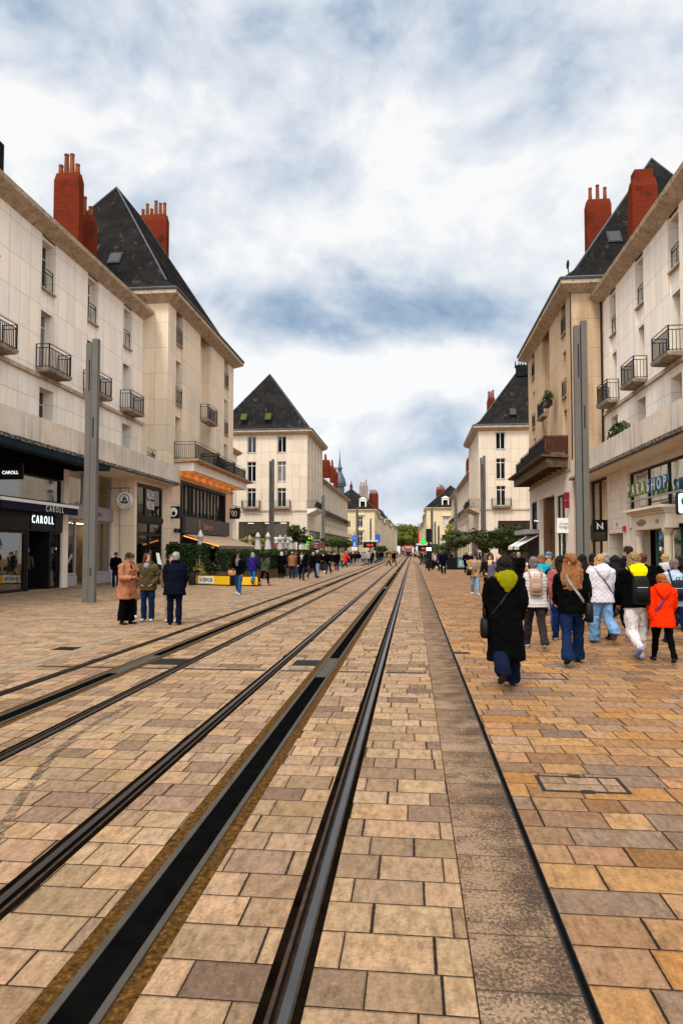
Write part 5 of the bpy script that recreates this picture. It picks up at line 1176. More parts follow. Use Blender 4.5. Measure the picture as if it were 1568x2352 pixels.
# ------------------------------------------------------------------ signs and signals
t = thing('traffic_signal', 'black tram signal post with white lit lamp', 'signal', ground(984.6, 1311)); G0 = t.location
zt = at_y(984, 1212, G0.y).z
b = M(); b.tube([(0, 0, 0), (0, 0, zt-.3)], .09, 10); b.build('post', BLACK, t, local=True)
for z in (zt-1.25, zt-2.75): b = M(); b.box(-.24, .24, -.2, .12, z, z+1.15); o = b.build('signal_head', BLACK, t, local=True); 
b = M(); b.box(-.2, .2, -.215, -.2, zt-1.98, zt-1.72); b.build('lamp', emit('white_lamp', (1, 1, 1), 1.5), t, local=True)
b = M(); b.box(-.3, .3, -.1, .1, zt-3.5, zt-2.8); b.build('control_box', BLACK, t, local=True)
def roundsign(px, base_y, lb):
    g = ground(px, base_y); t = thing('street_sign', lb, 'sign', g, 'street signs'); k = g.length
    zz = lambda py: at_y(px, py, g.y).z
    b = M(); b.tube([(0, 0, 0), (0, 0, zz(1222))], .05, 8); b.build('post', IRON, t, local=True)
    r = (zz(1230)-zz(1243))/2
    b = M(); disc(b, (0, -.06, zz(1236)), r, (0, -1, 0), .03); b.build('round_plate', BLUEP, t, local=True)
    text('arrows', '< >', r*.8, g+Vector((0, -.09, zz(1236))), (1, 0, 0), (0, -1, 0), WHITE, t, .004)
    b = M(); b.box(-r*.8, r*.8, -.07, -.04, zz(1255), zz(1244)); b.build('square_plate', BLUEP, t, local=True)
    F_ = Fr((0, -.08), (1, 0), (0, -1)); b = M(); z0 = zz(1255); q = (zz(1244)-z0)
    b.tube([(0, -.075, z0+q*.5), (0, -.075, z0+q*.9)], .06*r*2, 6); b.tube([(0, -.075, z0+q*.5), (-r*.25, -.075, z0+q*.1)], .05*r*2, 6); b.tube([(0, -.075, z0+q*.5), (r*.3, -.075, z0+q*.15)], .05*r*2, 6); b.build('walker_symbol', WHITE, t, local=True)
    b = M(); b.box(-r, r, -.07, -.04, zz(1264), zz(1256.5)); b.build('text_plate', WHITE, t, local=True)
    text('plate_text', 'sauf tram', r*.42, g+Vector((0, -.075, zz(1260))), (1, 0, 0), (0, -1, 0), CHAR, t, .002)
roundsign(814, 1300, 'round and square blue signs on a dark post, left footway')
t = thing('direction_sign', 'grey and brown direction arrow boards on a post by the magnolia', 'sign', at_y(727, 1300, 62).xy.to_3d(), 'street signs'); G0 = t.location
b = M(); b.tube([(0, 0, 0), (0, 0, 3.4)], .05, 8); b.build('post', IRON, t, local=True)
for i, py in enumerate((1240, 1248, 1252.5, 1257)):
    z = at_y(727, py, G0.y).z; hh = .16 if i == 0 else .085; b = M(); b.hexa([Vector(q) for q in ((-.85, -.06, z-hh), (.75, -.06, z-hh), (.75, -.03, z-hh), (-.85, -.03, z-hh), (-.95, -.06, z+hh*.2), (.75, -.06, z+hh), (.75, -.03, z+hh), (-.95, -.03, z+hh*.2))]); b.build('arrow_board', CHAR if i == 0 else BROWNP, t, local=True)
    text('board_text', ('Cathedrale', 'Les Halles', 'Gare', 'Musee')[i], .18 if i == 0 else .13, G0+Vector((-.05, -.065, z-hh*.1)), (1, 0, 0), (0, -1, 0), WHITE, t, .002)
def lit_cross(name, lb, px, py, Y, r):
    c = at_y(px, py, Y); t = thing(name, lb, 'sign', (c.x, c.y, c.z), 'lit green shop signs'); b = M()
    for a in range(4): disc(b, (r*.55*math.cos(a*math.pi/2+.2), 0, r*.55*math.sin(a*math.pi/2+.2)), r*.42, (0, -1, 0), .1, 14)
    b.build('lit_lobes', GREENL, t, local=True); b = M(); disc(b, (0, .08, 0), r, (0, -1, 0), .08, 16); b.build('backing', BLACK, t, local=True)
lit_cross('clover_sign', 'green lit clover pharmacy sign left of the tram signal', 972.5, 1244, 66, .28)
c = at_y(711, 1236, 66); t = thing('round_lit_sign', 'round lit green sign above the brown direction boards', 'sign', c, 'lit green shop signs')
b = M(); disc(b, (0, 0, 0), .31, (0, -1, 0), .1); b.build('backing', BLACK, t, local=True); b = M(); n = 20
for k in range(n):
    a, a2 = 2*math.pi*k/n, 2*math.pi*(k+1)/n; b.face([(rr*math.cos(x), -.06, rr*math.sin(x)) for rr, x in ((.28, a), (.28, a2), (.19, a2), (.19, a))])
b.build('lit_ring', emit('lime_led', (.4, 1.0, .03), .7), t, local=True); b = M(); disc(b, (0, -.06, 0), .11, (0, -1, 0), .01); b.build('lit_dot', MATS['lime_led'], t, local=True)
c = at_y(706, 1246, 66.3); t = thing('green_figure_sign', 'small bright green lit panel beside the brown direction boards', 'sign', c, 'lit green shop signs'); b = M(); b.box(-.18, .18, -.05, .05, -.35, .3); b.build('case', BLACK, t, local=True); b = M(); b.box(-.14, .14, -.07, -.05, -.3, .26); b.build('lit_face', GREENL, t, local=True)
for px, py, Y, lb in ((974.5, 1259, 92, 'red lit tram display under a pale roof, right stop'), (849, 1251, 92, 'red lit tram display on the left tram stop')):
    c = at_y(px, py, Y); t = thing('tram_display', lb, 'display', (c.x, c.y, .24), 'tram stop displays'); h = c.z-.24
    b = M(); b.box(-.9, .9, -.18, .18, h-.42, h+.36); b.build('case', BLACK, t, local=True)
    text('digits', '10:10', .42, Vector((c.x, c.y-.19, c.z-.05)), (1, 0, 0), (0, -1, 0), REDL, t, .01)
    b = M(); b.box(-1.1, 1.1, -.4, .6, h+.42, h+.62); b.build('roof', OFFW, t, local=True); b = M(); b.box(-.08, .08, -.05, .11, 0, h-.42); b.box(-.08, .08, -.05, .11, h+.36, h+.42); b.build('post', POLEM, t, local=True)
c = at_y(961, 1238, 245); b = M(); b.box(c.x-.25, c.x+.25, 244.8, 245.2, c.z-3.2, c.z+3); tag(b.build('red_banner', REDP), 'tall red banner on the far right row by the trees', 'banner')
c = at_y(867, 1238, 120); t = thing('street_sign', 'small blue sign on a pole in the left distance', 'sign', (c.x, 120, 0), 'street signs'); b = M(); b.tube([(0, 0, 0), (0, 0, c.z+1)], .06); b.build('post', IRON, t, local=True); b = M(); b.box(-.45, .45, -.09, -.06, c.z-.6, c.z+.8); b.build('plate', BLUEP, t, local=True)
# ------------------------------------------------------------------ tram
t = thing('tram', 'red and black tram coming down the nearer track in the distance', 'tram', (-1.25, 205, 0))
k = 205/1568; H = 3.35
TB = plain('dark_tram_shell', (.02, .016, .018), .35, bump=0)
b = M(); prof = [(.35, 0.0), (1.0, -.28), (1.5, -.25), (2.6, .35), (3.2, .9), (3.35, 1.6)]
def ring(y, z, w): return Vector((w, y, z))
for (z0, yy0), (z1, yy1) in zip(prof[:-1], prof[1:]): b.hexa([Vector((-1.2, yy0, z0)), Vector((1.2, yy0, z0)), Vector((1.2, 34, z0)), Vector((-1.2, 34, z0)), Vector((-1.2+.04*(z1 > 3), yy1, z1)), Vector((1.2, yy1, z1)), Vector((1.2, 34, z1)), Vector((-1.2, 34, z1))])
b.build('body', TB, t, local=True)
b = M()
for s in (-1, 1):
    for (z0, a), (z1, c) in (((.5, -.1), (1.5, -.27)), ((1.5, -.27), (2.6, .33)), ((2.6, .33), (3.25, .95))): b.hexa([Vector((s*.98, a-.06, z0)), Vector((s*1.22, a-.06, z0)), Vector((s*1.22, a+.1, z0)), Vector((s*.98, a+.1, z0)), Vector((s*.98, c-.06, z1)), Vector((s*1.22, c-.06, z1)), Vector((s*1.22, c+.1, z1)), Vector((s*.98, c+.1, z1))])
b.build('red_side_strip', plain('coral_red_panel', (.75, .05, .05), .5, bump=0), t, local=True)
b = M(); b.hexa([Vector(q) for q in ((-.95, -.30, 1.45), (.95, -.30, 1.45), (.95, -.2, 1.45), (-.95, -.2, 1.45), (-.9, .24, 2.5), (.9, .24, 2.5), (.9, .35, 2.5), (-.9, .35, 2.5))]); b.build('windscreen', plain('tram_windscreen', (.03, .07, .09), .3, spec=.1, bump=0), t, local=True)
b = M(); b.box(-.75, .75, .24, .5, 2.55, 2.95); b.build('destination_display', emit('amber_display', (1.0, .20, .05), .8), t, local=True)
for s in (-.75, .75): b = M(); b.box(s-.13, s+.13, -.34, -.2, .82, .94); b.build('headlight', emit('tram_headlight', (1, .9, .8), .6), t, local=True)
# far vehicles beyond the tram
for px, Y, cl, lb in ((905, 330, (.5, .5, .52), 'pale car waiting far behind the tram'), (925, 345, (.02, .02, .03), 'dark car far down the street near the trees'), (958, 320, (.6, .6, .6), 'white van far right of the tram')):
    c = at_y(px, 1270, Y); t = thing('parked_car', lb, 'car', (c.x, Y, -.0), 'cars at the far end of the street'); b = M()
    hv = 2.2 if 'van' in lb else 1.45
    b.loft([((0, 0, .3), .9, 2.1), ((0, 0, .8), .92, 2.15), ((0, .2, .95), .88, 1.7), ((0, .3, hv-.1), .72, 1.1), ((0, .3, hv), .6, .9)], 16); b.build('body', plain('car_paint_%d' % px, cl, .3), t, True, True)
    b = M(); [b.tube([(s*.78, yy, .32), (s*.95, yy, .32)], .32, 12) for s in (-1, 1) for yy in (-1.3, 1.3)]; b.build('wheel', RUBBER, t, local=True)
    for s in (-.6, .6): b = M(); b.box(s-.14, s+.14, -2.2, -2.0, .62, .8); b.build('headlight', SIGNLIT, t, local=True)
    b = M(); b.box(-.62, .62, -.95, -.6, .98, hv-.15); b.build('windscreen', PANE, t, local=True)
# ------------------------------------------------------------------ vegetation
def leaves(b, blobs, n, size, R, flat=.35, asp=.45):
    tot = sum(q[1]*q[2]*q[3] for q in blobs)
    for c, rx, ry, rz in blobs:
        c = Vector(c)
        for _ in range(int(n*rx*ry*rz/tot)):
            d = Vector((R.gauss(0, 1), R.gauss(0, 1), R.gauss(0, 1))).normalized(); r = R.random()**.45
            p = c+Vector((d.x*rx, d.y*ry, d.z*rz))*r
            if noise.noise(p*(1.1/max(rx, .3))+c) < -.08: continue
            a = (d*1.0+Vector((R.gauss(0, .6), R.gauss(0, .6), R.gauss(.2, .6)))).normalized(); s = size*R.uniform(.6, 1.3)
            q = a.orthogonal().normalized(); q = (Matrix.Rotation(R.random()*6.28, 3, a) @ q); w = a.cross(q)
            b.face([p-q*s*.5, p+w*s*asp*.5-q*s*.05, p+q*s*.55+a*s*flat*.3, p-w*s*asp*.5-q*s*.05])
def tree(name, lb, x, y, z, h, r, trunk, mat, n, size, seed, group, shape='round', cat='tree', planter=None):
    R = random.Random(seed); t = thing(name, lb, cat, (x, y, z), group)
    b = M(); top = Vector((R.uniform(-.1, .1), 0, trunk))
    b.tube([(0, 0, 0), top*.6, top, top+Vector((.05, 0, (h-trunk)*.6))], [r*.07+.02, r*.055+.02, r*.045+.015, .012], 7)
    for i in range(6):
        a = i*1.1+R.random(); s0 = top+Vector((0, 0, (h-trunk)*.12*i*.5)); b.tube([s0, s0+Vector((math.cos(a)*r*.4, math.sin(a)*r*.4, (h-trunk)*.22)), s0+Vector((math.cos(a)*r*.8, math.sin(a)*r*.8, (h-trunk)*.34))], [r*.03+.012, r*.02+.008, .006], 5)
    b.build('trunk', BARK, t, local=True)
    blobs = []; ch = (h-trunk)/2; cz = trunk+ch*.95
    for i in range(15):
        a = R.random()*6.28; e = R.uniform(-.75, .85); rr = r*.62*math.sqrt(max(0, 1-e*e)) if shape == 'round' else r*.62*(1-(e+1)/2*.75)
        q = r*R.uniform(.26, .48); blobs.append(((math.cos(a)*rr, math.sin(a)*rr, cz+e*ch*.72), q, q, q*.85*min(1.3, ch/r)))
    blobs.append(((0, 0, cz), r*.6, r*.6, ch*.8))
    b = M(); leaves(b, blobs, n, size, R); b.build('crown', mat, t, local=True)
    return t
def planter(lb, x, y, w, d, h, mat, ribs=True):
    t = thing('planter', lb, 'planter', (x, y, 0), 'street planters'); b = M()
    b.hexa([Vector(q) for q in ((-w/2, -d/2, .06), (w/2, -d/2, .06), (w/2, d/2, .06), (-w/2, d/2, .06), (-w/2-.05, -d/2-.05, h), (w/2+.05, -d/2-.05, h), (w/2+.05, d/2+.05, h), (-w/2-.05, d/2+.05, h))]); b.build('tub', mat, t, local=True)
    b = M(); b.box(-w/2-.07, w/2+.07, -d/2-.07, d/2+.07, h, h+.05); b.box(-w/2-.02, w/2+.02, -d/2-.02, d/2+.02, 0, .06); b.build('rim', CHAR, t, local=True)
    if ribs:
        b = M(); n = int(w/.09)
        for i in range(n): u = -w/2+w*(i+.5)/n; b.box(u-.018, u+.018, -d/2-.075, -d/2-.04, .1, h-.03)
        b.build('ribs', IRON, t, local=True)
    return t
# right row: big evergreen in black planter, two magnolias, the mass before the pavilion
def pos(px, Y): c = at_y(px, 1280, Y); return c.x, c.y
def hgt(px, py, Y): return at_y(px, py, Y).z
x, y = pos(1047, 64); planter('black ribbed planter with a blue poster under the big evergreen', x+.1, y-.1, 2.0, 1.3, 1.05, BLACK)
p = at_y(1061, 1295, 63.2); b = M(); b.box(p.x-.42, p.x+.42, 63.20, 63.24, .18, 1.02); o = b.build('poster', CYANP); tag(o, 'pale blue poster on the black planter', 'poster'); b = M(); b.box(p.x-.3, p.x+.3, 63.185, 63.198, .30, .82); o2 = b.build('poster_text_panel', WHITE, o)
for i in range(5): text('poster_text', ('Marche', 'samedi', 'place', 'ouvert', '9h 18h')[i], .09, (p.x, 63.18, .74-i*.09), (1, 0, 0), (0, -1, 0), CHAR, o, .002)
tree('evergreen_tree', 'broad dark evergreen in the black planter with blue poster', x, y, .95, hgt(1042, 1213, 64)-.95, 1.65, .9, LEAF_OLV, 5200, .24, 1, 'evergreens in planters')
x, y = pos(1020, 72); tree('evergreen_tree', 'low wide evergreen left of the broad one, near the tram signal', x, y, .5, hgt(1018, 1243, 72)-.5, 1.8, .7, LEAF_OLV, 3600, .25, 2, 'evergreens in planters')
x, y = pos(1000, 80); tree('evergreen_tree', 'small evergreen just right of the tram signal post', x, y, .5, hgt(1000, 1247, 80)-.5, 1.3, .8, LEAF_OLV, 2600, .26, 3, 'evergreens in planters')
x, y = pos(1032, 78); tree('cabbage_palm', 'thin spiky plant rising above the broad evergreen', x, y, .2, hgt(1033, 1199, 78)-.2, .55, 3.0, LEAF_YEL, 500, .3, 4, 'evergreens in planters')
x, y = pos(1107, 47); tree('magnolia_tree', 'magnolia with glossy leaves behind the lamp column, right', x, y, .55, hgt(1105, 1206, 47)-.55, 1.15, 1.0, LEAF_MAG, 2600, .24, 5, 'magnolias in planters'); planter('grey planter of the right magnolia', x, y, .9, .9, .6, CHAR, False)
x, y = pos(1165, 56); tree('magnolia_tree', 'large dark magnolia before the copper lit window', x, y, .5, hgt(1165, 1198, 56)-.5, 2.0, .8, LEAF_MAG, 6500, .26, 6, 'magnolias in planters'); planter('dark planter of the large magnolia', x, y, 1.5, 1.2, .6, CHAR, False)
x, y = pos(1192, 60); tree('magnolia_tree', 'second dark magnolia beside the takeaway awnings', x, y, .5, hgt(1190, 1204, 60)-.5, 1.7, .8, LEAF_MAG, 4200, .26, 7, 'magnolias in planters')
t = thing('barrier', 'white barrier with slanted stripes left of the black planter', 'barrier', (at_y(1019, 1290, 66).x+.3, 66, 0)); b = M(); b.box(-1.0, 1.0, -.05, .05, .1, .16); b.box(-1.0, 1.0, -.05, .05, 1.0, 1.06); [b.hexa([Vector(q) for q in ((-1+i*.16, -.03, .16), (-.93+i*.16, -.03, .16), (-.93+i*.16, .03, .16), (-1+i*.16, .03, .16), (-.92+i*.16-.0, -.03, 1.0), (-.85+i*.16, -.03, 1.0), (-.85+i*.16, .03, 1.0), (-.92+i*.16, .03, 1.0))]) for i in range(12)]; b.build('panel', WHITE, t, local=True); b = M(); b.box(-.9, -.84, -.2, .2, 0, .1); b.box(.84, .9, -.2, .2, 0, .1); b.build('foot', STEEL, t, local=True)
# left: magnolia by the pavilion and the clipped group down the street
x, y = pos(686, 52); tree('magnolia_tree', 'airy magnolia rising behind the closed parasols, left', x, y, .6, hgt(684, 1199, 52)-.6, 1.05, 1.5, LEAF_MAG, 1700, .26, 8, 'magnolias in planters'); planter('planter of the airy left magnolia', x, y, .9, .9, .65, CHAR, False)
for i, (px, tp, Y, r) in enumerate(((762, 1228, 74, 1.5), (778, 1232, 80, 1.5), (792, 1236, 88, 1.5))):
    x, y = pos(px, Y); tree('clipped_tree', ('first', 'middle', 'last')[i]+' of three dark clipped trees before the left long terrace', x, y, .3, hgt(px, tp, Y)-.3, r, 1.7, LEAF_OLV, 3000, .25, 20+i, 'clipped trees on the left footway')
x, y = pos(872, 132); tree('clipped_tree', 'dark round tree at the left tram stop', x, y, .2, hgt(873, 1251, 132)-.2, 1.6, 1.0, LEAF_MAG, 1500, .35, 25, 'clipped trees on the left footway')
x, y = pos(616, 60); tree('clipped_tree', 'round dark shrub tree behind the tall parasols', x-.9, y, .3, hgt(604, 1218, 60)-.3, 1.25, 1.6, LEAF_OLV, 1900, .26, 26, 'clipped trees on the left footway')
x, y = pos(578, 58); tree('palm_shrub', 'spiky green and yellow plants behind the beige awning', x, y, .3, hgt(578, 1226, 58)-.3, 1.5, .8, LEAF_YEL, 800, .5, 27, 'clipped trees on the left footway', cat='plant')
# far trees closing the street
for i, (px, tp, Y, r) in enumerate(((921, 1211, 430, 9), (938, 1209, 465, 9), (927, 1225, 415, 7), (952, 1215, 450, 9), (963, 1209, 420, 8), (944, 1232, 480, 10), (908, 1214, 470, 9))):
    x, y = pos(px, Y); tree('plane_tree', ('tall yellowing tree at the left end of the street', 'yellow green tree just left of the gap at the street end', 'lower dark green tree before the left far trees', 'green tree filling the gap at the street end', 'tall yellowing tree at the right end of the street', 'hazy tree closing the end of the street', 'far tree behind the last left building')[i], x, y, 0, hgt(px, tp, Y)*1.22, r*1.2, 4, LEAF_FAR, 3600, 1.7, 70+i, 'trees closing the street')
# hedges in timber boxes round the terrace
def hedge(lb, a, c, top, w, seed, mat=LEAF_HDG, box=True, n=3500):
    a, c = Vector(a), Vector(c); t = thing('hedge', lb, 'hedge', ((a+c)/2).to_3d(), 'clipped hedges round the terrace'); R = random.Random(seed); L = (c-a).length; o = (a+c)/2
    d = (c-a).normalized(); b = M(); nn = Vector((-d.y, d.x))
    for _ in range(n):
        u = R.uniform(-L/2, L/2); v = R.uniform(-1, 1); q = R.random()
        sh = R.choice((0, 0, 1, 2)); 
        vv = v*w/2 if sh == 1 else (w/2*R.choice((-1, 1))*R.uniform(.8, 1.08)); z = top*R.uniform(.97, 1.06) if sh == 1 else R.uniform(.5, top)
        p = Vector((d.x*u+nn.x*vv, d.y*u+nn.y*vv, z)); s = R.uniform(.07, .16); ax = Vector((R.gauss(0, 1), R.gauss(0, 1), R.gauss(0, 1))).normalized(); e = ax.orthogonal().normalized()*s; f = ax.cross(e)*.45
        b.face([p-e, p+f, p+e, p-f])
    b.build('foliage', mat, t, local=True)
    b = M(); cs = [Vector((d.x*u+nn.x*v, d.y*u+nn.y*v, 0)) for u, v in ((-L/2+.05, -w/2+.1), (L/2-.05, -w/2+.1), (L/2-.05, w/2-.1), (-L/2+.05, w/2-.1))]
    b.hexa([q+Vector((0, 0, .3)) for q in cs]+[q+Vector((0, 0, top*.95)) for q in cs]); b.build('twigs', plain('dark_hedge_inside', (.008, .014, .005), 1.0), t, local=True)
    if box:
        b = M(); cs = [Vector((d.x*u+nn.x*v, d.y*u+nn.y*v, 0)) for u, v in ((-L/2, -w/2-.03), (L/2, -w/2-.03), (L/2, w/2+.03), (-L/2, w/2+.03))]; b.hexa(cs+[q+Vector((0, 0, .55)) for q in cs]); b.build('box', WOOD, t, local=True)
    return t
hedge('dark hedge beside the noodle bar terrace, behind the grey haired man', (-13.4, 36.6), (-11.2, 36.6), 1.95, .7, 1)
hedge('long hedge in timber boxes behind the woman in blue', (-10.6, 37.4), (-8.9, 44.0), 1.66, .8, 2, n=6000)
hedge('hedge running on beyond the queue under the parasols', (-8.9, 46.2), (-8.6, 56), 1.66, .8, 3, n=5000)
hedge('yellowish hedge at the far end of the terrace by the white capped man', (-8.5, 57), (-8.3, 64), 1.6, .8, 4, LEAF_OLV, n=3500)
hedge('inner hedge at the back of the restaurant terrace', (-12.9, 53.5), (-9.3, 53.5), 1.75, .7, 5)
# yellow noodle bar planter
ga, gb = ground(446, 1343), ground(527, 1346)
t = thing('banner_planter', 'low terrace planter with yellow NOBINOBI banner and shrubs', 'planter', ((ga+gb)/2), 'street planters'); d = (gb-ga).normalized(); o = (ga+gb)/2; L = (gb-ga).length
F_ = Fr((ga.x, ga.y), (d.x, d.y), (d.y, -d.x)); b = M(); b.ubox(F_, -.05, L+.05, 0, .5, .02, .7); b.build('tub', CHAR, t)
b = M(); b.ubox(F_, 0, L, .06, .47, 0, .018); b.build('banner', YELLOW, t)
b = M(); b.ubox(F_, .32, 1.35, .1, .44, -.012, -.002); b.build('white_label', WHITE, t)
text('banner_lettering', 'NOBINOBI', .30, F_.p(.835, .265, -.02), F_.U, F_.N, BLACK, t, .004, .62)
b = M(); R_ = random.Random(8); leaves(b, [(o+Vector((-.75, .4, .75)), .35, .3, .4)], 260, .12, R_); b.build('yellow_shrub', LEAF_YEL, t)
b = M(); leaves(b, [(o+Vector((.1, .4, .8)), .3, .3, .45), (o+Vector((.7, .4, .75)), .25, .25, .4)], 220, .12, R_); b.build('green_shrub', LEAF_OLV, t)
ub = F_.p(L+.4, 0, .1); t = thing('banner_planter', 'second yellow banner planter beside the woman with the tan bag', 'planter', ub, 'street planters'); b = M(); b.box(ub.x, ub.x+1.0, ub.y+.1, ub.y+.8, 0, .5); b.build('tub', CHAR, t); b = M(); b.box(ub.x, ub.x+1.0, ub.y+.08, ub.y+.098, .06, .45); b.build('banner', YELLOW, t)
g = ground(442, 1344); t = thing('litter_bin', 'dark grey cylindrical bin at the end of the yellow banner planter', 'bin', g-Vector((.05, -.1, 0))); b = M(); b.lathe((0, 0, 0), [(.16, 0), (.17, .02), (.17, .62), (.15, .66)], 14); b.build('body', CHAR, t, True, True); b = M(); b.lathe((0, 0, .66), [(.18, 0), (.18, .04), (.1, .05)], 14); b.build('lid', BLACK, t, False, True)
# menu lectern by the noodle bar door
c = at_y(365, 1300, 34.0); t = thing('menu_stand', 'slanted white menu board on a dark stand by the noodle bar door', 'menu', (c.x, 34, 0)); b = M(); b.box(-.05, .05, -.05, .05, 0, 1.2); b.box(-.2, .2, -.2, .2, 0, .03); b.build('stand', IRON, t, local=True); b = M(); b.hexa([Vector(q) for q in ((.0, -.15, 1.05), (.2, -.15, 1.0), (.2, -.11, 1.0), (.0, -.11, 1.05), (-.2, .1, 1.62), (-.04, .1, 1.6), (-.04, .14, 1.6), (-.2, .14, 1.62))]); b.build('board', WHITE, t, local=True)
# parasols, closed
def parasol(px, tp, Y, bot, lb, lean=0.0):
    x, y = pos(px, Y); zt = hgt(px, tp, Y); t = thing('closed_parasol', lb, 'parasol', (x, y, 0), 'closed parasols on the terrace')
    R = random.Random(px); b = M(); n = 14; rings = []; h = zt-bot
    for f, r in ((0, .02), (.02, .06), (.06, .085), (.14, .135), (.19, .155), (.21, .105), (.35, .135), (.52, .165), (.66, .19), (.82, .215), (.97, .20), (1, .10)):
        rings.append([Vector((r*(1+.28*(k % 2)*(f > .1)*(f < .99))*math.cos(2*math.pi*k/n)+lean*f, r*(1+.28*(k % 2)*(f > .1))*math.sin(2*math.pi*k/n), zt-f*h+.05*R.uniform(-1, 1)*(f > .9))) for k in range(n)])
    b.rings(rings); b.build('canopy', UMBR, t, True, True)
    b = M(); b.tube([(0, 0, .05), (0, 0, zt+.03)], .028, 8); b.build('pole', STEEL, t, local=True); b = M(); b.box(-.35, .35, -.35, .35, 0, .07); b.build('base', CHAR, t, local=True)
for px, tp, Y, bot, lb in ((460, 1218, 36.5, .75, 'closed parasol standing alone before the restaurant awning'), (573, 1229, 50, 1.0, 'slim closed parasol under the end of the beige awning'), (592, 1223, 43.5, 1.3, 'tall closed parasol, first beyond the beige awning'), (615, 1223, 44, 1.3, 'tall closed parasol beside the lamp column'), (643, 1229, 48, 1.0, 'closed parasol just right of the lamp column'), (655, 1229, 54, 1.2, 'narrow closed parasol in the middle of the terrace row'), (667, 1233, 51, 1.2, 'closed parasol left of the magnolia'), (674, 1231, 57, 1.2, 'closed parasol half behind the one left of the magnolia'), (697, 1238, 62, 1.2, 'closed parasol in front of the magnolia trunk'), (640, 1240, 62, 1.2, 'small far closed parasol near the red poster panel')):
    parasol(px, tp, Y, bot, lb)
# terrace tables, chairs and a glass screen
sc = thing('terrace_screen', 'dark glass windbreak along the restaurant terrace', 'screen', (-11.3, 38.5, 0)); b = M()
for i in range(6): b.box(-11.0-.0, -10.94, 36.9+i*1.1, 36.96+i*1.1, 0, 1.15)
b.build('post', IRON, sc); b = M(); b.box(-10.98, -10.96, 36.96, 42.4, .15, 1.1); b.build('pane', SHOPG, sc)
CH = None
def chair(x, y, rz, lb):
    global CH
    if CH is None:
        CH = t = thing('terrace_chair', lb, 'chair', (x, y, 0), 'terrace chairs', rz)
        b = M(); b.box(-.2, .2, -.2, .2, .43, .46); b.build('seat', WOOD, t, local=True)
        b = M(); b.hexa([Vector(q) for q in ((-.2, .18, .55), (.2, .18, .55), (.2, .2, .55), (-.2, .2, .55), (-.2, .24, .9), (.2, .24, .9), (.2, .26, .9), (-.2, .26, .9))]); b.build('backrest', WOOD, t, local=True)
        for sx, sy in ((-1, -1), (1, -1), (-1, 1), (1, 1)): b = M(); b.tube([(sx*.18, sy*.18, .43), (sx*.2, sy*.22, 0)], .014); b.build('leg', IRON, t, local=True)
        b = M(); [b.tube([(s*.19, .18, .45), (s*.19, .25, .9)], .012) for s in (-1, 1)]; b.build('back_frame', IRON, t, local=True)
        return t
    t = dup(CH, loc=(x, y, 0), rz=rz); t['label'] = lb; return t
for i, (x, y) in enumerate(((-11.9, 38.5), (-11.7, 40.4), (-12.3, 42.2))):
    t = thing('terrace_table', 'round terrace table, %s along the restaurant front' % ('first', 'second', 'third')[i], 'table', (x, y, 0), 'terrace tables'); b = M(); b.lathe((0, 0, .72), [(.36, 0), (.37, .015), (.36, .03)], 18); b.build('table_top', WOOD, t, local=True); b = M(); b.tube([(0, 0, .03), (0, 0, .72)], .025); b.lathe((0, 0, 0), [(.24, 0), (.24, .02), (.03, .05)], 14); b.build('pedestal', IRON, t, local=True)
    chair(x-.6, y, rad(90), 'terrace chair on the wall side of the %s table' % ('first', 'second', 'third')[i]); chair(x+.6, y, rad(-90), 'terrace chair on the street side of the %s table' % ('first', 'second', 'third')[i])
# balcony planting
def bush(lb, x, y, z, rx, ry, rz, mat, n, size, seed, pot=True):
    t = thing('balcony_plant', lb, 'plant', (x, y, z), 'plants on the balconies and parapets'); b = M(); leaves(b, [((0, 0, rz+.1), rx, ry, rz)], n, size, random.Random(seed)); b.build('foliage', mat, t, local=True)
    b = M(); b.box(-rx*.6, rx*.6, -ry*.6, ry*.6, -.02, .25); b.build('pot', CHAR, t, local=True)
c = at_x(1421, 990, 9.2); bush('clipped green shrub behind the right parapet', c.x, c.y, 5.9, .4, 1.3, .75, LEAF_HDG, 2600, .16, 1)
c = at_x(347, 1030, -14.6); bush('climbing plant on a lattice by the left parapet end', c.x, c.y, 6.0, .3, .5, .65, LEAF_OLV, 350, .14, 2)
b = M(); q = at_x(347, 1030, -14.6)
for i in range(7): b.tube([(q.x+.05, q.y-.6+i*.2, 6.0), (q.x+.05, q.y-.6+i*.2, 7.5)], .008, 4); b.tube([(q.x+.05, q.y-.6, 6.1+i*.22), (q.x+.05, q.y+.6, 6.1+i*.22)], .008, 4)
tag(b.build('lattice', WOOD), 'thin wooden lattice standing on the left parapet', 'lattice')
for px, py, X, z, lb, s in ((505, 1058, -13.1, 7.16, 'dark potted plants behind the restaurant balcony railing', 3), (1257, 935, 8.2, 10.5, 'wispy plant on the small balcony of the tan pavilion', 4), (728, 1152, -12.2, 6.96, 'plants along the corner balcony of the left cream pavilion', 5), (1068, 1150, 7.0, 6.96, 'shrubs along the corner balcony of the right cream pavilion', 6)):
    c = at_x(px, py, X); bush(lb, c.x, c.y, z, .3, .9, .45, LEAF_HDG, 700, .14, s)
# loose litter
for px, py, lb in ((724, 1316, 'white paper scrap on the paving by the queue'), (746, 1314, 'small white scrap lying near the kerb band')):
    g = ground(px, py); b = M(); b.hexa([g+Vector(q) for q in ((-.12, -.06, .004), (.12, -.05, .004), (.10, .08, .01), (-.1, .07, .02), (-.12, -.06, .008), (.12, -.05, .008), (.10, .08, .03), (-.1, .07, .05))]); tag(b.build('paper_scrap', WHITE), lb, 'litter', 'paper scraps on the paving')
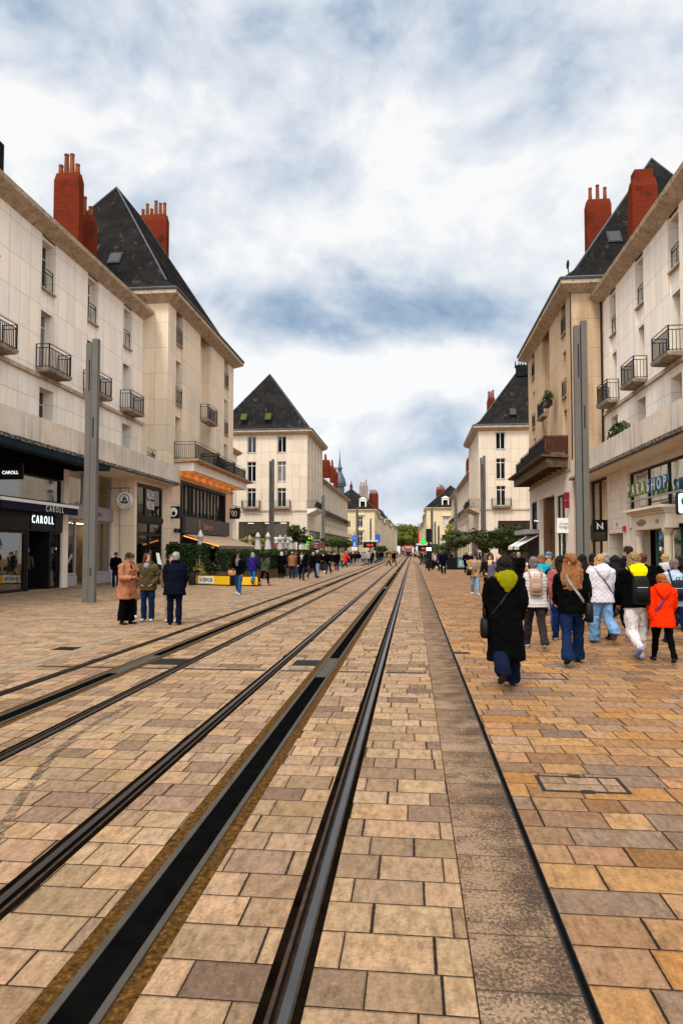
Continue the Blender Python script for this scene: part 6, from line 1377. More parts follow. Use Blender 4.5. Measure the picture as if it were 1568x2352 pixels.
# ------------------------------------------------------------------ people (modelled at height 1, scaled by the root)
def rotx(v, a): return Vector((v[0], v[1]*math.cos(a)-v[2]*math.sin(a), v[1]*math.sin(a)+v[2]*math.cos(a)))
HAIRC = dict(black=(.010, .008, .007), dark=(.022, .013, .009), brown=(.055, .026, .013), auburn=(.11, .028, .010), ginger=(.33, .095, .018), curlyred=(.225, .085, .026), blonde=(.40, .235, .085), dblonde=(.26, .155, .07), grey=(.30, .27, .26), white=(.55, .53, .51), mauve=(.16, .115, .115), lbrown=(.22, .11, .045))
SKIN = dict(light=(.50, .26, .175), tan=(.36, .17, .10), dark=(.07, .035, .022))
def hair_mat(k):
    n = 'hair_'+k
    if n in MATS: return MATS[n]
    g = G(n); o = g.obj(); s = g.noise(g.scale(o, (60, 60, 7)), 1.4, 4, .6); c = HAIRC[k]
    g.set('Base Color', g.ramp(s, [(.3, mul(c, .42)), (.5, c), (.72, mul(c, 1.45))])); g.set('Roughness', .5); g.set('Specular IOR Level', .12 if c[0] < .05 else .25)
    g.bump(g.math('ADD', s, g.math('MULTIPLY', g.noise(g.scale(o, (20, 20, 9)), 2.0, 4, .7, 1.5), 1.0)), 1.0, .03); MATS[n] = g.m; return g.m
def skin_mat(k, turn=0.0):
    n = 'skin_%s_%d' % (k, turn)
    if n in MATS: return MATS[n]
    g = G(n); c = SKIN[k]; o = g.n('VectorRotate', {'Vector': g.obj(), 'Center': (0, .012, .93), 'Axis': (0, 0, 1), 'Angle': rad(-turn)})
    x, y, z = g.xyz(o); ax = g.math('ABSOLUTE', x)
    def blob(px, pz, rx, rz):
        a = g.math('POWER', g.math('DIVIDE', g.math('SUBTRACT', ax, px), rx), 2.0); b_ = g.math('POWER', g.math('DIVIDE', g.math('SUBTRACT', z, pz), rz), 2.0)
        f = g.math('LESS_THAN', g.math('ADD', a, b_), 1.0); return g.math('MULTIPLY', f, g.math('GREATER_THAN', y, .035))
    col = g.mix(.35, (*c, 1), g.ramp(g.noise(o, 18, 3), [(.3, mul(c, .75)), (.7, mul(c, 1.15))]))
    col = g.mix(blob(.020, .915, .010, .012), col, (min(1, c[0]*1.1), c[1]*.75, c[2]*.75, 1))
    col = g.mix(blob(.019, .9375, .0085, .0045), col, (.5, .46, .42, 1)); col = g.mix(blob(.019, .9375, .0045, .0048), col, (.02, .012, .008, 1))
    col = g.mix(blob(.019, .950, .012, .0028), col, mul(c, .22)); col = g.mix(blob(.0, .896, .014, .0048), col, (.30, .06, .05, 1))
    g.set('Base Color', col); g.set('Roughness', .55); g.set('Specular IOR Level', .3); MATS[n] = g.m; return g.m
TEX = D.textures.new('cloth_folds', 'CLOUDS'); TEX.noise_scale = .085; TEX.noise_depth = 2
TEXH = D.textures.new('hair_locks', 'CLOUDS'); TEXH.noise_scale = .022; TEXH.noise_depth = 2
def soften(o, vox, smooth=4, disp=0.0, tex=None):
    m = o.modifiers.new('remesh', 'REMESH'); m.mode = 'VOXEL'; m.voxel_size = vox; m.use_smooth_shade = True
    if smooth: s = o.modifiers.new('smooth', 'SMOOTH'); s.iterations = smooth; s.factor = .5
    if disp: d = o.modifiers.new('folds', 'DISPLACE'); d.texture = tex or TEX; d.strength = disp; d.mid_level = .5; d.texture_coords = 'LOCAL'
    return o
POSES = dict(
    walkL=dict(l=(20, 4), r=(-17, 26), la=(-18, 8, 18), ra=(20, 8, 26)), walkR=dict(l=(-17, 26), r=(20, 4), la=(20, 8, 26), ra=(-18, 8, 18)),
    stepL=dict(l=(10, 3), r=(-12, 48), la=(-10, 9, 22), ra=(12, 9, 22)), stepR=dict(l=(-12, 48), r=(10, 3), la=(12, 9, 22), ra=(-10, 9, 22)),
    stand=dict(l=(1, 2), r=(-2, 3), la=(4, 9, 12), ra=(2, 9, 12)), pocket=dict(l=(2, 3), r=(-1, 2), la=(-14, 20, 52, .10), ra=(-14, 20, 52, .10)),
    phone=dict(l=(2, 3), r=(-2, 3), la=(14, 10, 82, .075), ra=(14, 10, 82, .075)), bagarm=dict(l=(12, 4), r=(-14, 22), la=(-4, 12, 22), ra=(6, 14, 80, .06)),
    walkhold=dict(l=(18, 4), r=(-14, 24), la=(10, 12, 95, .06), ra=(8, 12, 85, .06)), walkpk=dict(l=(-14, 26), r=(16, 4), la=(-8, 18, 58, .07), ra=(-8, 18, 58, .07)))
def skeleton(ps, lean=3.0):
    P = POSES[ps]; J = {}
    ln = math.tan(rad(lean))
    for s, k in ((-1, 'l'), (1, 'r')):
        a, kn = rad(P[k][0]), rad(P[k][1]); h = Vector((s*.052, 0, 0))
        kne = h+Vector((s*.006, math.sin(a)*.235, -math.cos(a)*.235)); sh = a-kn
        ank = kne+Vector((s*.002, math.sin(sh)*.22, -math.cos(sh)*.22))
        pit = max(0.0, kn*.9-max(a, 0)*.5) if P[k][1] > 10 else 0.0
        toe = ank+Vector((s*.012, math.cos(pit)*.105, -math.sin(pit)*.105-.022*math.cos(pit))); heel = ank+Vector((0, -.028*math.cos(pit), -.026+.028*math.sin(pit)))
        J[k] = dict(h=h, k=kne, a=ank, toe=toe, heel=heel, pit=pit)
    zmin = min(min(J[k]['toe'].z-.012, J[k]['heel'].z-.014) for k in 'lr')
    hip = -zmin
    for k in 'lr':
        for q in ('h', 'k', 'a', 'toe', 'heel'): J[k][q] = J[k][q]+Vector((0, 0, hip))
    dz = hip-.50; J['dz'] = dz
    for s, k, q in ((-1, 'la', 'L'), (1, 'ra', 'R')):
        sw, ab, el = (rad(v) for v in P[k][:3]); inn = P[k][3] if len(P[k]) > 3 else .02
        S_ = Vector((s*.104, ln*.31, .805+dz)); u = Vector((s*math.sin(ab), math.sin(sw)*math.cos(ab), -math.cos(sw)*math.cos(ab)))
        E = S_+u*.165; f = Vector((-s*inn/.14, math.sin(sw+el), -math.cos(sw+el))).normalized(); Wr = E+f*.142
        J[q] = dict(s=S_, e=E, w=Wr, f=f, t=Wr+f*.05)
    J['ln'] = ln; J['up'] = lambda x, y, z: Vector((x, y+ln*(z-.5), z+dz))
    return J
def hand(b, A, s, fine, curl=.5):
    w, f = A['w'], A['f']; side = Vector((0, 0, 1)).cross(f); side = side.normalized() if side.length > .2 else Vector((0, 1, 0)); nrm = f.cross(side).normalized()
    if abs(f.z) > .8: side = (Vector((0, 1, 0))-f*f.y).normalized(); nrm = side.cross(f)*s
    b.loft([(w, .015, .012), (w+f*.02, .021, .0115), (w+f*.045, .023, .010), (w+f*.052, .018, .008)], 10)
    if not fine: b.loft([(w+f*.045, .020, .009), (w+f*.075, .017, .009), (w+f*.095, .010, .007)], 8); return
    for i, (o, L) in enumerate(((-.0165, .036), (-.0055, .043), (.0055, .041), (.0165, .032))):
        p0 = w+f*.046+side*o; d1 = (f+nrm*curl*.5).normalized(); p1 = p0+d1*L*.5; d2 = (f+nrm*curl*1.5).normalized(); p2 = p1+d2*L*.5
        b.tube([p0-f*.01, p0, p1, p2], [.0058, .0056, .0052, .0038], 7)
    p0 = w+f*.014+side*.018; b.tube([p0-side*.006, p0+side*.012+f*.014, p0+side*.014+f*.030+nrm*.006], [.007, .0062, .0045], 7)
def make_person(label, loc, face, H, ps='walkL', top=None, legs=None, hair=('bob', 'dark'), skin='light', shoes=(.02, .02, .02), extras=(), group='people walking and standing in the street', lod=1, lean=3.0, turn=0, tilt=0, girth=1.0):
    """face: heading in degrees, 0 looks down the street, 180 towards the camera (counter-clockwise)."""
    J = skeleton(ps, lean); up = J['up']; vox = (.0062, .011, .017)[lod]; t = thing('person', label, 'person', loc, group, rad(face), H)
    fine = lod == 0; gk = girth
    # body: one continuous surface, under the clothes
    b = M(); c = up(0, .012, .932); Rm = Matrix.Rotation(rad(turn), 3, 'Z') @ Matrix.Rotation(rad(-tilt), 3, 'X')
    def hd(x, y, z): return c+Rm @ Vector((x, y, z))
    b.ell(hd(0, -.006, .012), .045, .056, .054, 14, 10, Rm); b.ell(hd(0, .012, -.028), .033, .036, .040, 12, 8, Rm)
    b.ell(hd(0, .048, -.010), .0075, .012, .013, 8, 6, Rm)
    for s in (-1, 1): b.ell(hd(s*.045, -.004, -.004), .006, .011, .016, 8, 6, Rm)
    b.loft([(hd(0, -.010, -.03), .027, .028), (up(0, -.002, .865), .027, .028), (up(0, 0, .835), .032, .030)])
    b.loft([(up(0, 0, .845), .03, .03), (up(0, 0, .815), .075, .045), (up(0, 0, .79), .098, .052), (up(0, 0, .72), .088, .058), (up(0, 0, .62), .074, .052), (up(0, 0, .53), .088, .060), (up(0, 0, .475), .080, .055)], 14)
    for k in 'lr':
        q = J[k]; b.loft([(q['h']+Vector((0, 0, .02)), .046, .050), (q['h'].lerp(q['k'], .5), .040, .042), (q['k'], .029, .031), (q['k'].lerp(q['a'], .35), .029, .032), (q['a'], .019, .021), (q['a']-Vector((0, 0, .02)), .018, .02)])
        b.loft([(q['heel']+Vector((0, 0, .012)), .016, .012), (q['a'].lerp(q['toe'], .5), .020, .015), (q['toe'], .016, .009)], 8)
    for q in 'LR':
        A = J[q]; b.loft([(A['s'], .028, .028), (A['s'].lerp(A['e'], .5), .026, .027), (A['e'], .021, .022), (A['e'].lerp(A['w'], .4), .021, .021), (A['w'], .014, .013)], 10); hand(b, A, -1 if q == 'L' else 1, fine)
    o = b.build('body', skin_mat(skin, turn), t, True, True); soften(o, .0042 if fine else vox, 2)
    # trousers / skirt
    L = legs or dict(w='straight', c=(.02, .02, .03)); fm = L.get('m') or fabric('cloth_%02x%02x%02x' % tuple(int(v*255) for v in L['c']), L['c'])
    rk, ra, rt = dict(slim=(.037, .029, .056), straight=(.044, .040, .059), wide=(.056, .062, .062), flare=(.043, .058, .058), jog=(.052, .034, .066))[L['w']]
    b = M(); b.loft([(up(0, 0, .60), .092*gk, .066*gk), (up(0, -.004, .55), .100*gk, .074*gk), (up(0, -.006, .49), .100*gk, .074*gk), (up(0, -.004, .455), .07, .055)], 14)
    cut = L.get('cut', 1.0)
    for k in 'lr':
        q = J[k]; an = q['k'].lerp(q['a'], cut); b.loft([(q['h']+Vector((0, 0, .03)), rt, rt*1.05), (q['h'].lerp(q['k'], .5), (rt+rk)*.52, (rt+rk)*.54), (q['k'], rk, rk*1.05), (q['k'].lerp(an, .5), (rk+ra)*.5, (rk+ra)*.53), (an, ra, ra*1.05), (an-Vector((0, 0, .012)), ra*.98, ra*1.03)], 12)
    o = b.build('skirt' if L['w'] == 'skirt' else 'trousers', fm, t, True, True); soften(o, vox, 2, .030 if lod < 2 else .012)
    # shoes
    b = M(); sm = plain('shoe_%02x%02x%02x' % tuple(int(v*255) for v in shoes), shoes, .6, var=.15, bump=.05)
    for k in 'lr':
        q = J[k]; f = (q['toe']-q['heel']).normalized()
        b.loft([(q['heel']-f*.004+Vector((0, 0, .010)), .018, .022), (q['heel'].lerp(q['a'], .35)+f*.01, .024, .026), (q['heel'].lerp(q['toe'], .5)+Vector((0, 0, .008)), .026, .022), (q['heel'].lerp(q['toe'], .82)+Vector((0, 0, .002)), .029, .016), (q['toe']+f*.012, .017, .010)], 10); b.loft([(q['a']+Vector((0, 0, .012)), .024, .027), (q['a']-Vector((0, 0, .012)), .026, .030)], 10)
    o = b.build('shoes', sm, t, True, True); soften(o, min(vox, .009), 2)
    # coat, jacket or jumper
    T = top or dict(c=(.02, .02, .02)); hem = T.get('hem', .50); th = T.get('th', .008); fl = T.get('flare', 1.05)
    tm = T.get('m') or fabric('cloth_%02x%02x%02x' % tuple(int(v*255) for v in T['c']), T['c'], quilt=T.get('q', 0), diag=T.get('dg', False))
    b = M(); tt = th
    ch = [(up(0, -.006, .868), .040+tt*.4, .040+tt*.4), (up(0, -.004, .85), .045+tt*.5, .043+tt*.5), (up(0, 0, .828), .076+tt, .052+tt), (up(0, 0, .805), .106+tt, .062+tt), (up(0, 0, .76), (.112+tt)*gk, (.070+tt)*gk), (up(0, 0, .70), (.106+tt)*gk, (.073+tt)*gk), (up(0, 0, .62), (.098+tt)*gk, (.069+tt)*gk), (up(0, -.004, .55), (.104+tt)*gk, (.077+tt)*gk)]
    if hem < .54: ch += [(up(0, -.004, min(.54, (hem+.55)/2)), (.106+tt)*gk*(1+(fl-1)*.5), (.080+tt)*gk*(1+(fl-1)*.5)), (up(0, -.004-J['ln']*(hem-.5)*.6, hem), (.106+tt)*gk*fl, (.080+tt)*gk*fl), (up(0, -.004-J['ln']*(hem-.5)*.6, hem-.006), (.102+tt)*gk*fl, (.076+tt)*gk*fl)]
    b.loft(ch, 18)
    if not T.get('vest'):
        for q in 'LR':
            A = J[q]; b.loft([(A['s']+Vector((-.03 if q == 'R' else .03, 0, .012)), .036+tt*.8, .040+tt*.8), (A['s'], .040+tt, .042+tt), (A['s'].lerp(A['e'], .5), .036+tt, .037+tt), (A['e'], .031+tt, .032+tt), (A['e'].lerp(A['w'], .6), .027+tt*.8, .027+tt*.8), (A['w'], .024+tt*.6, .024+tt*.6), (A['w']+A['f']*.006, .022+tt*.5, .022+tt*.5)], 12)
    o = b.build(T.get('n', 'jacket'), tm, t, True, True); soften(o, vox, 3, (.032 if T.get('q', 0) == 0 else .014) if lod < 2 else .012)
    if T.get('vest'):
        b = M()
        for q in 'LR':
            A = J[q]; b.loft([(A['s'], .034, .036), (A['s'].lerp(A['e'], .5), .034, .035), (A['e'], .029, .030), (A['w'], .022, .022)], 10)
        o = b.build('sleeves', T['vest'], t, True, True); soften(o, vox, 3, .014)
    # hair
    st, hc = hair; b = M(); hm = hair_mat(hc) if hc in HAIRC else None
    def cap(k=1.0, back=-.012): b.ell(hd(0, back, .019), .052*k, .058*k, .053*k, 14, 10, Rm)
    if st == 'short': cap(1.0, -.011); b.ell(hd(0, -.03, -.012), .044, .034, .044, 12, 8, Rm)
    elif st == 'bald': b.ell(hd(0, -.026, -.012), .049, .040, .026, 12, 8, Rm)
    elif st in ('bob', 'long', 'curly'):
        cap(1.05 if st != 'curly' else 1.2); dn = dict(bob=-.070, long=-.16, curly=-.235)[st]; w = dict(bob=.055, long=.056, curly=.088)[st]; dp = dict(bob=.042, long=.032, curly=.052)[st]
        bk = dict(bob=-.036, long=-.082, curly=-.088)[st]
        b.loft([(hd(0, -.014, .03), w*.9, .048), (hd(0, -.020, -.02), w, .046), (hd(0, (bk-.026)*.55, dn*.55-.01), w*1.06, dp), (hd(0, bk, dn), w*.95, dp*.85), (hd(0, bk, dn-.012), w*.6, dp*.4)], 14)
        for s in (-1, 1): b.loft([(hd(s*.042, .008, .03), .014, .022), (hd(s*.049, .006, -.02), .012, .024), (hd(s*.050, .0, max(dn, -.09)), .011, .02)], 8)
    elif st in ('pony', 'bun'):
        cap(1.03, -.010); b.ell(hd(0, -.03, -.006), .045, .034, .044, 12, 8, Rm)
        if st == 'bun': b.ell(hd(0, -.068, .03), .024, .022, .024, 10, 8)
        else: b.loft([(hd(.02, -.062, .0), .020, .018), (hd(.05, -.075, -.05), .020, .018), (hd(.075, -.07, -.13), .017, .014), (hd(.085, -.065, -.19), .006, .006)], 10)
    elif st in ('hat', 'capm', 'furhood'):
        hm = fabric('hat_'+hc[0], hc[1])
        b.ell(hd(0, -.004, .030), .053, .062, .046, 14, 10, Rm)
        if st == 'capm': b.loft([(hd(0, .045, .028), .038, .006), (hd(0, .085, .018), .030, .004)], 12)
        if st == 'hat': b.ell(hd(0, 0, .012), .060, .068, .020, 14, 8, Rm)
        if st == 'furhood':
            for i in range(14): a = math.pi*(i/13)*1.5-math.pi*.25; b.ell(hd(math.cos(a)*.066, -.006, math.sin(a)*.07+.004), .02, .03, .02, 8, 6)
            b.ell(hd(0, -.03, -.01), .058, .04, .065)
    if b.v:
        o = b.build('hat' if st in ('hat', 'capm') else 'hood' if st == 'furhood' else 'hair', hm, t, True, True); soften(o, min(vox, .0055 if fine else .008), 1, dict(curly=.075, long=.030, bob=.028).get(st, .018), TEX if st == 'curly' else TEXH)
        if st in ('hat', 'capm'):
            b = M(); b.ell(hd(0, -.03, -.012), .046, .036, .036); o = b.build('hair', hair_mat('grey'), t, True, True); soften(o, .009, 2)
    # extras
    for e in extras:
        k = e[0]; b = M()
        if k == 'hood':       # lowered hood lying on the shoulders and down the back
            for i in range(13): a = math.pi*2*i/13; b.ell(up(math.cos(a)*.058, math.sin(a)*.048-.012, .855+.012*math.sin(a)), .030, .028, .024, 8, 6)
            b.loft([(up(0, -.052, .885), .060, .026), (up(0, -.074-T.get('th', .01), .85), .078, .030), (up(0, -.088-T.get('th', .01), .82), .076, .026), (up(0, -.094-T.get('th', .01), .78), .050, .020), (up(0, -.092-T.get('th', .01), .735), .014, .010)], 16)
            o = b.build('hood', fabric('hood_cloth_%02x%02x' % (int(e[1][0]*255), int(e[1][2]*255)), e[1]), t, True, True); soften(o, vox, 3, .016)
        elif k == 'pack':     # backpack: (kind, colour, bottom z, top z, half width, depth)
            _, col, z0, z1, hw, dp = e; y0 = -.074-th
            rings = []
            for f, g_ in ((0, .86), (.06, 1), (.5, 1.0), (.85, .92), (.97, .74), (1, .5)):
                z = z0+(z1-z0)*f; rings.append([up(math.copysign(abs(math.cos(a))**.6, math.cos(a))*hw*g_, y0-dp*.5+math.copysign(abs(math.sin(a))**.6, math.sin(a))*dp*.55*g_, z) for a in [math.pi*2*i/16 for i in range(16)]])
            b.rings(rings); pm = plain('pack_%02x%02x%02x' % tuple(int(v*255) for v in col), col, .6, var=.25, bump=.15); pk = b.build('backpack', pm, t, True, True)
            b = M()
            for s in (-1, 1): b.tube([up(s*hw*.75, y0-.01, z1-.03), up(s*hw*.95, y0+.005, min(.84, z1+.05)), up(s*.07, -.01, .858+th), up(s*.078, .06+th, .80), up(s*.085, .078+th, .72)], .009, 6)
            b.tube([up(-.018, y0-dp*.4, z1-.01), up(-.014, y0-dp*.3, z1+.03), up(.014, y0-dp*.3, z1+.03), up(.018, y0-dp*.4, z1-.01)], .005, 6); b.build('strap', pm, pk, True, True)
            b = M(); b.loft([(up(0, y0-dp*1.02, z0+.03), hw*.7, .012), (up(0, y0-dp*1.04, z0+(z1-z0)*.5), hw*.72, .012), (up(0, y0-dp*1.02, z0+(z1-z0)*.56), hw*.6, .006)], 12); b.build('front_pocket', pm, pk, True, True)
            b = M(); b.tube([up(-hw*.6, y0-dp*1.10, z0+(z1-z0)*.60), up(hw*.6, y0-dp*1.10, z0+(z1-z0)*.60)], .0035, 5); b.build('zip', STEEL, pk, False, True)
        elif k == 'strap':    # cross-body strap over the back from one shoulder: (kind, colour, side of shoulder, width)
            _, col, s, wd = e; pts = [up(s*.060, .045+th, .83), up(s*.066, -.004, .853+th), up(s*.052, -.064-th, .815), up(s*.01, -.086-th, .74), up(-s*.05, -.082-th, .65), up(-s*.105, -.04-th, .57), up(-s*.122-s*-.0, 0, .53)]
            rr = []
            for i, p in enumerate(pts):
                d = (pts[min(i+1, 6)]-pts[max(i-1, 0)]).normalized(); n_ = (p-up(0, 0, (p.z-J['dz']))); n_.z = 0 if i not in (1,) else .1; n_ = n_.normalized() if n_.length else Vector((0, -1, 0)); sd_ = d.cross(n_).normalized()
                rr.append([p+sd_*wd+n_*.006, p-sd_*wd+n_*.006, p-sd_*wd-n_*.004, p+sd_*wd-n_*.004])
            b.rings(rr); b.build('bag_strap', plain('strap_%02x%02x%02x' % tuple(int(v*255) for v in col), col, .5, var=.1), t, False, True)
        elif k == 'bag':      # soft bag: (kind, colour, (x,y,z), half w, half d, half h)
            _, col, (x, y, z), a1, a2, a3 = e; rings = []
            for f, g_ in ((-1, .7), (-.9, .95), (0, 1.0), (.8, .85), (1, .6)): rings.append([up(x+math.copysign(abs(math.cos(a))**.6, math.cos(a))*a1*g_, y+math.copysign(abs(math.sin(a))**.6, math.sin(a))*a2*g_, z+f*a3) for a in [math.pi*2*i/14 for i in range(14)]])
            b.rings(rings); pm = plain('bag_%02x%02x%02x' % tuple(int(v*255) for v in col), col, .55, var=.25); bg = b.build('bag', pm, t, True, True)
            b = M(); b.tube([up(x, y-a2*.7, z+a3*.9), up(x, y-a2*.5, z+a3*1.9), up(x, y+a2*.5, z+a3*1.9), up(x, y+a2*.7, z+a3*.9)], .006, 6); b.build('handle', pm, bg, True, True)
        elif k == 'scarf':
            for i in range(12): a = math.pi*2*i/12; b.ell(up(math.cos(a)*.046, math.sin(a)*.044+.002, .862-.010*math.sin(a)), .024, .022, .022, 8, 6)
            b.loft([(up(.0, .05, .85), .034, .02), (up(.004, .078, .82), .04, .016), (up(.004, .082, e[2] if len(e) > 2 else .79), .028, .010)], 10)
            o = b.build('scarf', fabric('scarf_%02x%02x%02x' % tuple(int(v*255) for v in e[1]), e[1]), t, True, True); soften(o, vox, 2, .012)
        elif k == 'front':    # open front showing a shirt: (kind, colour, bottom z)
            b.loft([(up(0, .046, .845), .016, .012), (up(0, .066+th, .78), .022, .012), (up(0, .072+th, .68), .024, .012), (up(0, .072+th, e[2]), .030, .012)], 10); b.build('shirt_front', fabric('shirt_%02x%02x%02x' % tuple(int(v*255) for v in e[1]), e[1]), t, True, True)
        elif k == 'phone':
            c_ = (J['L']['t']+J['R']['t'])/2+Vector((0, .012, .012)); b.box(c_.x-.02, c_.x+.02, c_.y-.004, c_.y+.004, c_.z-.01, c_.z+.06); b.build('phone', BLACK, t, False, True)
        elif k == 'belt':
            b.loft([(up(.03, .09+th, .60), .012, .006), (up(.03, .10+th, .52), .014, .006), (up(.035, .10+th, .40), .015, .006)], 8); b.build('belt_end', tm, t, True, True)
        elif k == 'glasses':
            for s in (-1, 1): b.tube([hd(s*.019+.012*math.cos(a), .052, .006+.009*math.sin(a)) for a in [math.pi*2*i/8 for i in range(9)]], .0015, 4)
            b.build('glasses', BLACK, t, False, True)
    return t
def C3(r, g, b_): return mul(lin(r, g, b_), .72)
K = C3(14, 14, 15)
def P(label, px, py, H, face=0, **kw):
    return make_person(label, ground(px, py), face, H, **kw)
GR = 'group of walkers on the right footway'
P('woman in long black coat with olive yellow hood and black side bag', 1162, 1578, 1.66, 3, ps='stepR', top=dict(c=C3(9, 9, 10), hem=.22, flare=1.10, th=.014, n='coat'), legs=dict(w='wide', c=C3(20, 28, 52)), hair=('bob', 'black'), extras=(('hood', C3(132, 128, 8)), ('bag', C3(12, 12, 13), (-.165, -.02, .46), .03, .06, .075), ('strap', C3(12, 12, 12), 1, .008)), lod=0, group=GR, girth=1.10)
P('grey haired woman in white padded vest with beige backpack', 1228, 1490, 1.66, 0, ps='walkL', top=dict(c=C3(205, 198, 192), hem=.47, th=.022, q=88, n='padded_vest', flare=1.08, vest=fabric('black_sleeve_cloth', K)), legs=dict(w='straight', c=C3(52, 46, 48)), hair=('short', 'mauve'), shoes=C3(205, 198, 190), extras=(('pack', C3(178, 140, 115), .60, .79, .068, .05),), lod=0, group=GR, girth=1.06)
P('woman with long curly ginger hair, black jacket and silver bag strap', 1315, 1526, 1.70, -6, ps='walkR', top=dict(c=C3(14, 13, 14), hem=.49, th=.012), legs=dict(w='flare', c=C3(24, 42, 74)), hair=('curly', 'curlyred'), shoes=C3(30, 28, 30), extras=(('strap', C3(150, 145, 140), -1, .011), ('bag', C3(12, 12, 13), (.135, -.05, .50), .035, .06, .09)), lod=0, group=GR, girth=1.05)
P('blonde woman in white quilted jacket and wide light blue jeans', 1382, 1478, 1.66, 4, ps='stepL', top=dict(c=C3(222, 214, 222), hem=.47, th=.022, q=62, dg=True, flare=1.05), legs=dict(w='wide', c=C3(118, 160, 200)), hair=('bob', 'blonde'), shoes=C3(120, 95, 85), extras=(('hood', C3(226, 220, 226)), ('strap', C3(20, 20, 20), -1, .004)), lod=0, group=GR, girth=1.05)
P('blonde woman in bright yellow hood with black backpack and white trousers', 1462, 1518, 1.71, 4, ps='stepR', top=dict(c=C3(12, 12, 14), hem=.50, th=.016), legs=dict(w='jog', c=C3(225, 215, 212)), hair=('bob', 'dblonde'), shoes=C3(120, 135, 175), extras=(('hood', C3(235, 222, 5)), ('pack', C3(10, 10, 11), .53, .79, .078, .07)), lod=0, group=GR, girth=1.05)
P('red haired child in bright orange red quilted coat', 1522, 1522, 1.40, -6, ps='walkL', top=dict(c=C3(255, 52, 8), hem=.42, th=.022, q=52, dg=True, flare=1.06, n='coat'), legs=dict(w='slim', c=K), hair=('pony', 'ginger'), shoes=C3(60, 20, 25), extras=(('strap', C3(95, 60, 100), 1, .010), ('hood', C3(255, 52, 8))), lod=0, group=GR, turn=25)
P('grey haired woman in pale blue jacket with navy backpack', 1553, 1480, 1.62, -4, ps='walkL', top=dict(c=C3(178, 200, 212), hem=.46, th=.014), legs=dict(w='straight', c=C3(22, 35, 68)), hair=('short', 'mauve'), extras=(('pack', C3(14, 20, 42), .53, .76, .078, .06),), lod=0, group=GR, turn=-25)
zebra = G('black_and_white_patterned_cloth'); _v = zebra.n('TexVoronoi', {'Vector': zebra.obj(), 'Scale': 22.0}, feature='F1', out=1); zebra.set('Base Color', zebra.ramp(zebra.xyz(_v)[0], [(.0, (.01, .01, .014)), (.62, (.75, .74, .76))], 'CONSTANT')); zebra.set('Roughness', .9)
P('dark haired person in black and white patterned jacket, black trousers', 1416, 1472, 1.64, 0, ps='stepL', top=dict(c=K, m=zebra.m, hem=.50, th=.014), legs=dict(w='slim', c=K), hair=('long', 'black'), shoes=C3(90, 55, 50), group=GR)
P('tall short haired man in navy jacket, head above the crowd', 1446, 1440, 1.88, 8, ps='walkR', top=dict(c=C3(22, 24, 36), hem=.50, th=.012), hair=('short', 'dark'), extras=(('hood', C3(48, 44, 58)),), group=GR, turn=30)
P('auburn haired person in plain black coat right of the yellow hood', 1480, 1452, 1.71, 0, ps='walkR', top=dict(c=K, hem=.42, th=.014, n='coat'), hair=('bun', 'auburn'), group=GR)
P('person with short blonde hair and white collar over a black jacket', 1530, 1440, 1.69, -4, ps='walkL', top=dict(c=K, hem=.48, th=.014), hair=('short', 'blonde'), extras=(('hood', C3(190, 188, 192)),), group=GR)
P('dark coated person at the right edge of the group', 1570, 1448, 1.66, 0, ps='walkR', top=dict(c=K, hem=.42, th=.014, n='coat'), hair=('bob', 'dark'), group=GR)
P('black haired woman in white jacket and blue jeans behind the curly hair', 1340, 1444, 1.68, 0, ps='walkL', top=dict(c=C3(205, 198, 202), hem=.48, th=.014), legs=dict(w='wide', c=C3(72, 98, 168)), hair=('long', 'black'), shoes=C3(185, 175, 160), group=GR)
P('dark haired person with brown fur collar, middle of the group', 1364, 1424, 1.69, 0, ps='walkR', top=dict(c=C3(58, 38, 28), hem=.46, th=.016), hair=('bob', 'black'), extras=(('scarf', C3(140, 88, 50)),), group=GR)
P('grey haired person with glasses in denim blue jacket', 1391, 1418, 1.71, 10, ps='walkL', top=dict(c=C3(48, 78, 128), hem=.50, th=.012), hair=('bob', 'grey'), group=GR, turn=45, extras=(('glasses',),))
P('man in pale blue cap and beige jacket', 1260, 1405, 1.73, -30, ps='walkR', top=dict(c=C3(158, 130, 98), hem=.48, th=.014), hair=('capm', ('blue_cap', C3(92, 138, 172))), group=GR, turn=-30)
P('brown haired woman with turquoise and orange jacket', 1243, 1412, 1.67, -12, ps='walkL', top=dict(c=C3(40, 165, 195), hem=.60, th=.014), legs=dict(w='straight', c=K), hair=('bob', 'lbrown'), group=GR, extras=(('scarf', C3(190, 95, 40)),))
P('light brown haired woman with black and cream striped scarf, blue jeans', 1281, 1449, 1.62, -8, ps='walkR', top=dict(c=K, hem=.52, th=.014), legs=dict(w='straight', c=C3(36, 66, 120)), hair=('bob', 'lbrown'), group=GR, shoes=C3(40, 36, 38), extras=(('scarf', C3(168, 150, 118)),))
P('black haired woman in dusty pink jacket and dark jeans', 1290, 1472, 1.64, 0, ps='stepL', top=dict(c=C3(170, 95, 95), hem=.55, th=.012), legs=dict(w='straight', c=C3(24, 42, 84)), hair=('long', 'black'), group=GR, shoes=C3(190, 175, 150))
P('bald man in mauve grey jacket walking up the footway', 1146, 1420, 1.68, -10, ps='walkL', top=dict(c=C3(98, 88, 104), hem=.48, th=.016), hair=('bald', 'grey'), extras=(('hood', C3(98, 88, 104)),), group=GR)
P('dark haired woman facing the camera in cream scarf and dark jacket', 1126, 1400, 1.68, 172, ps='bagarm', top=dict(c=C3(28, 24, 22), hem=.50, th=.014), legs=dict(w='slim', c=K), hair=('long', 'dark'), extras=(('scarf', C3(205, 175, 135), .74), ('bag', C3(150, 125, 90), (.10, .12, .62), .07, .03, .045)), group='people coming towards the camera', turn=10)
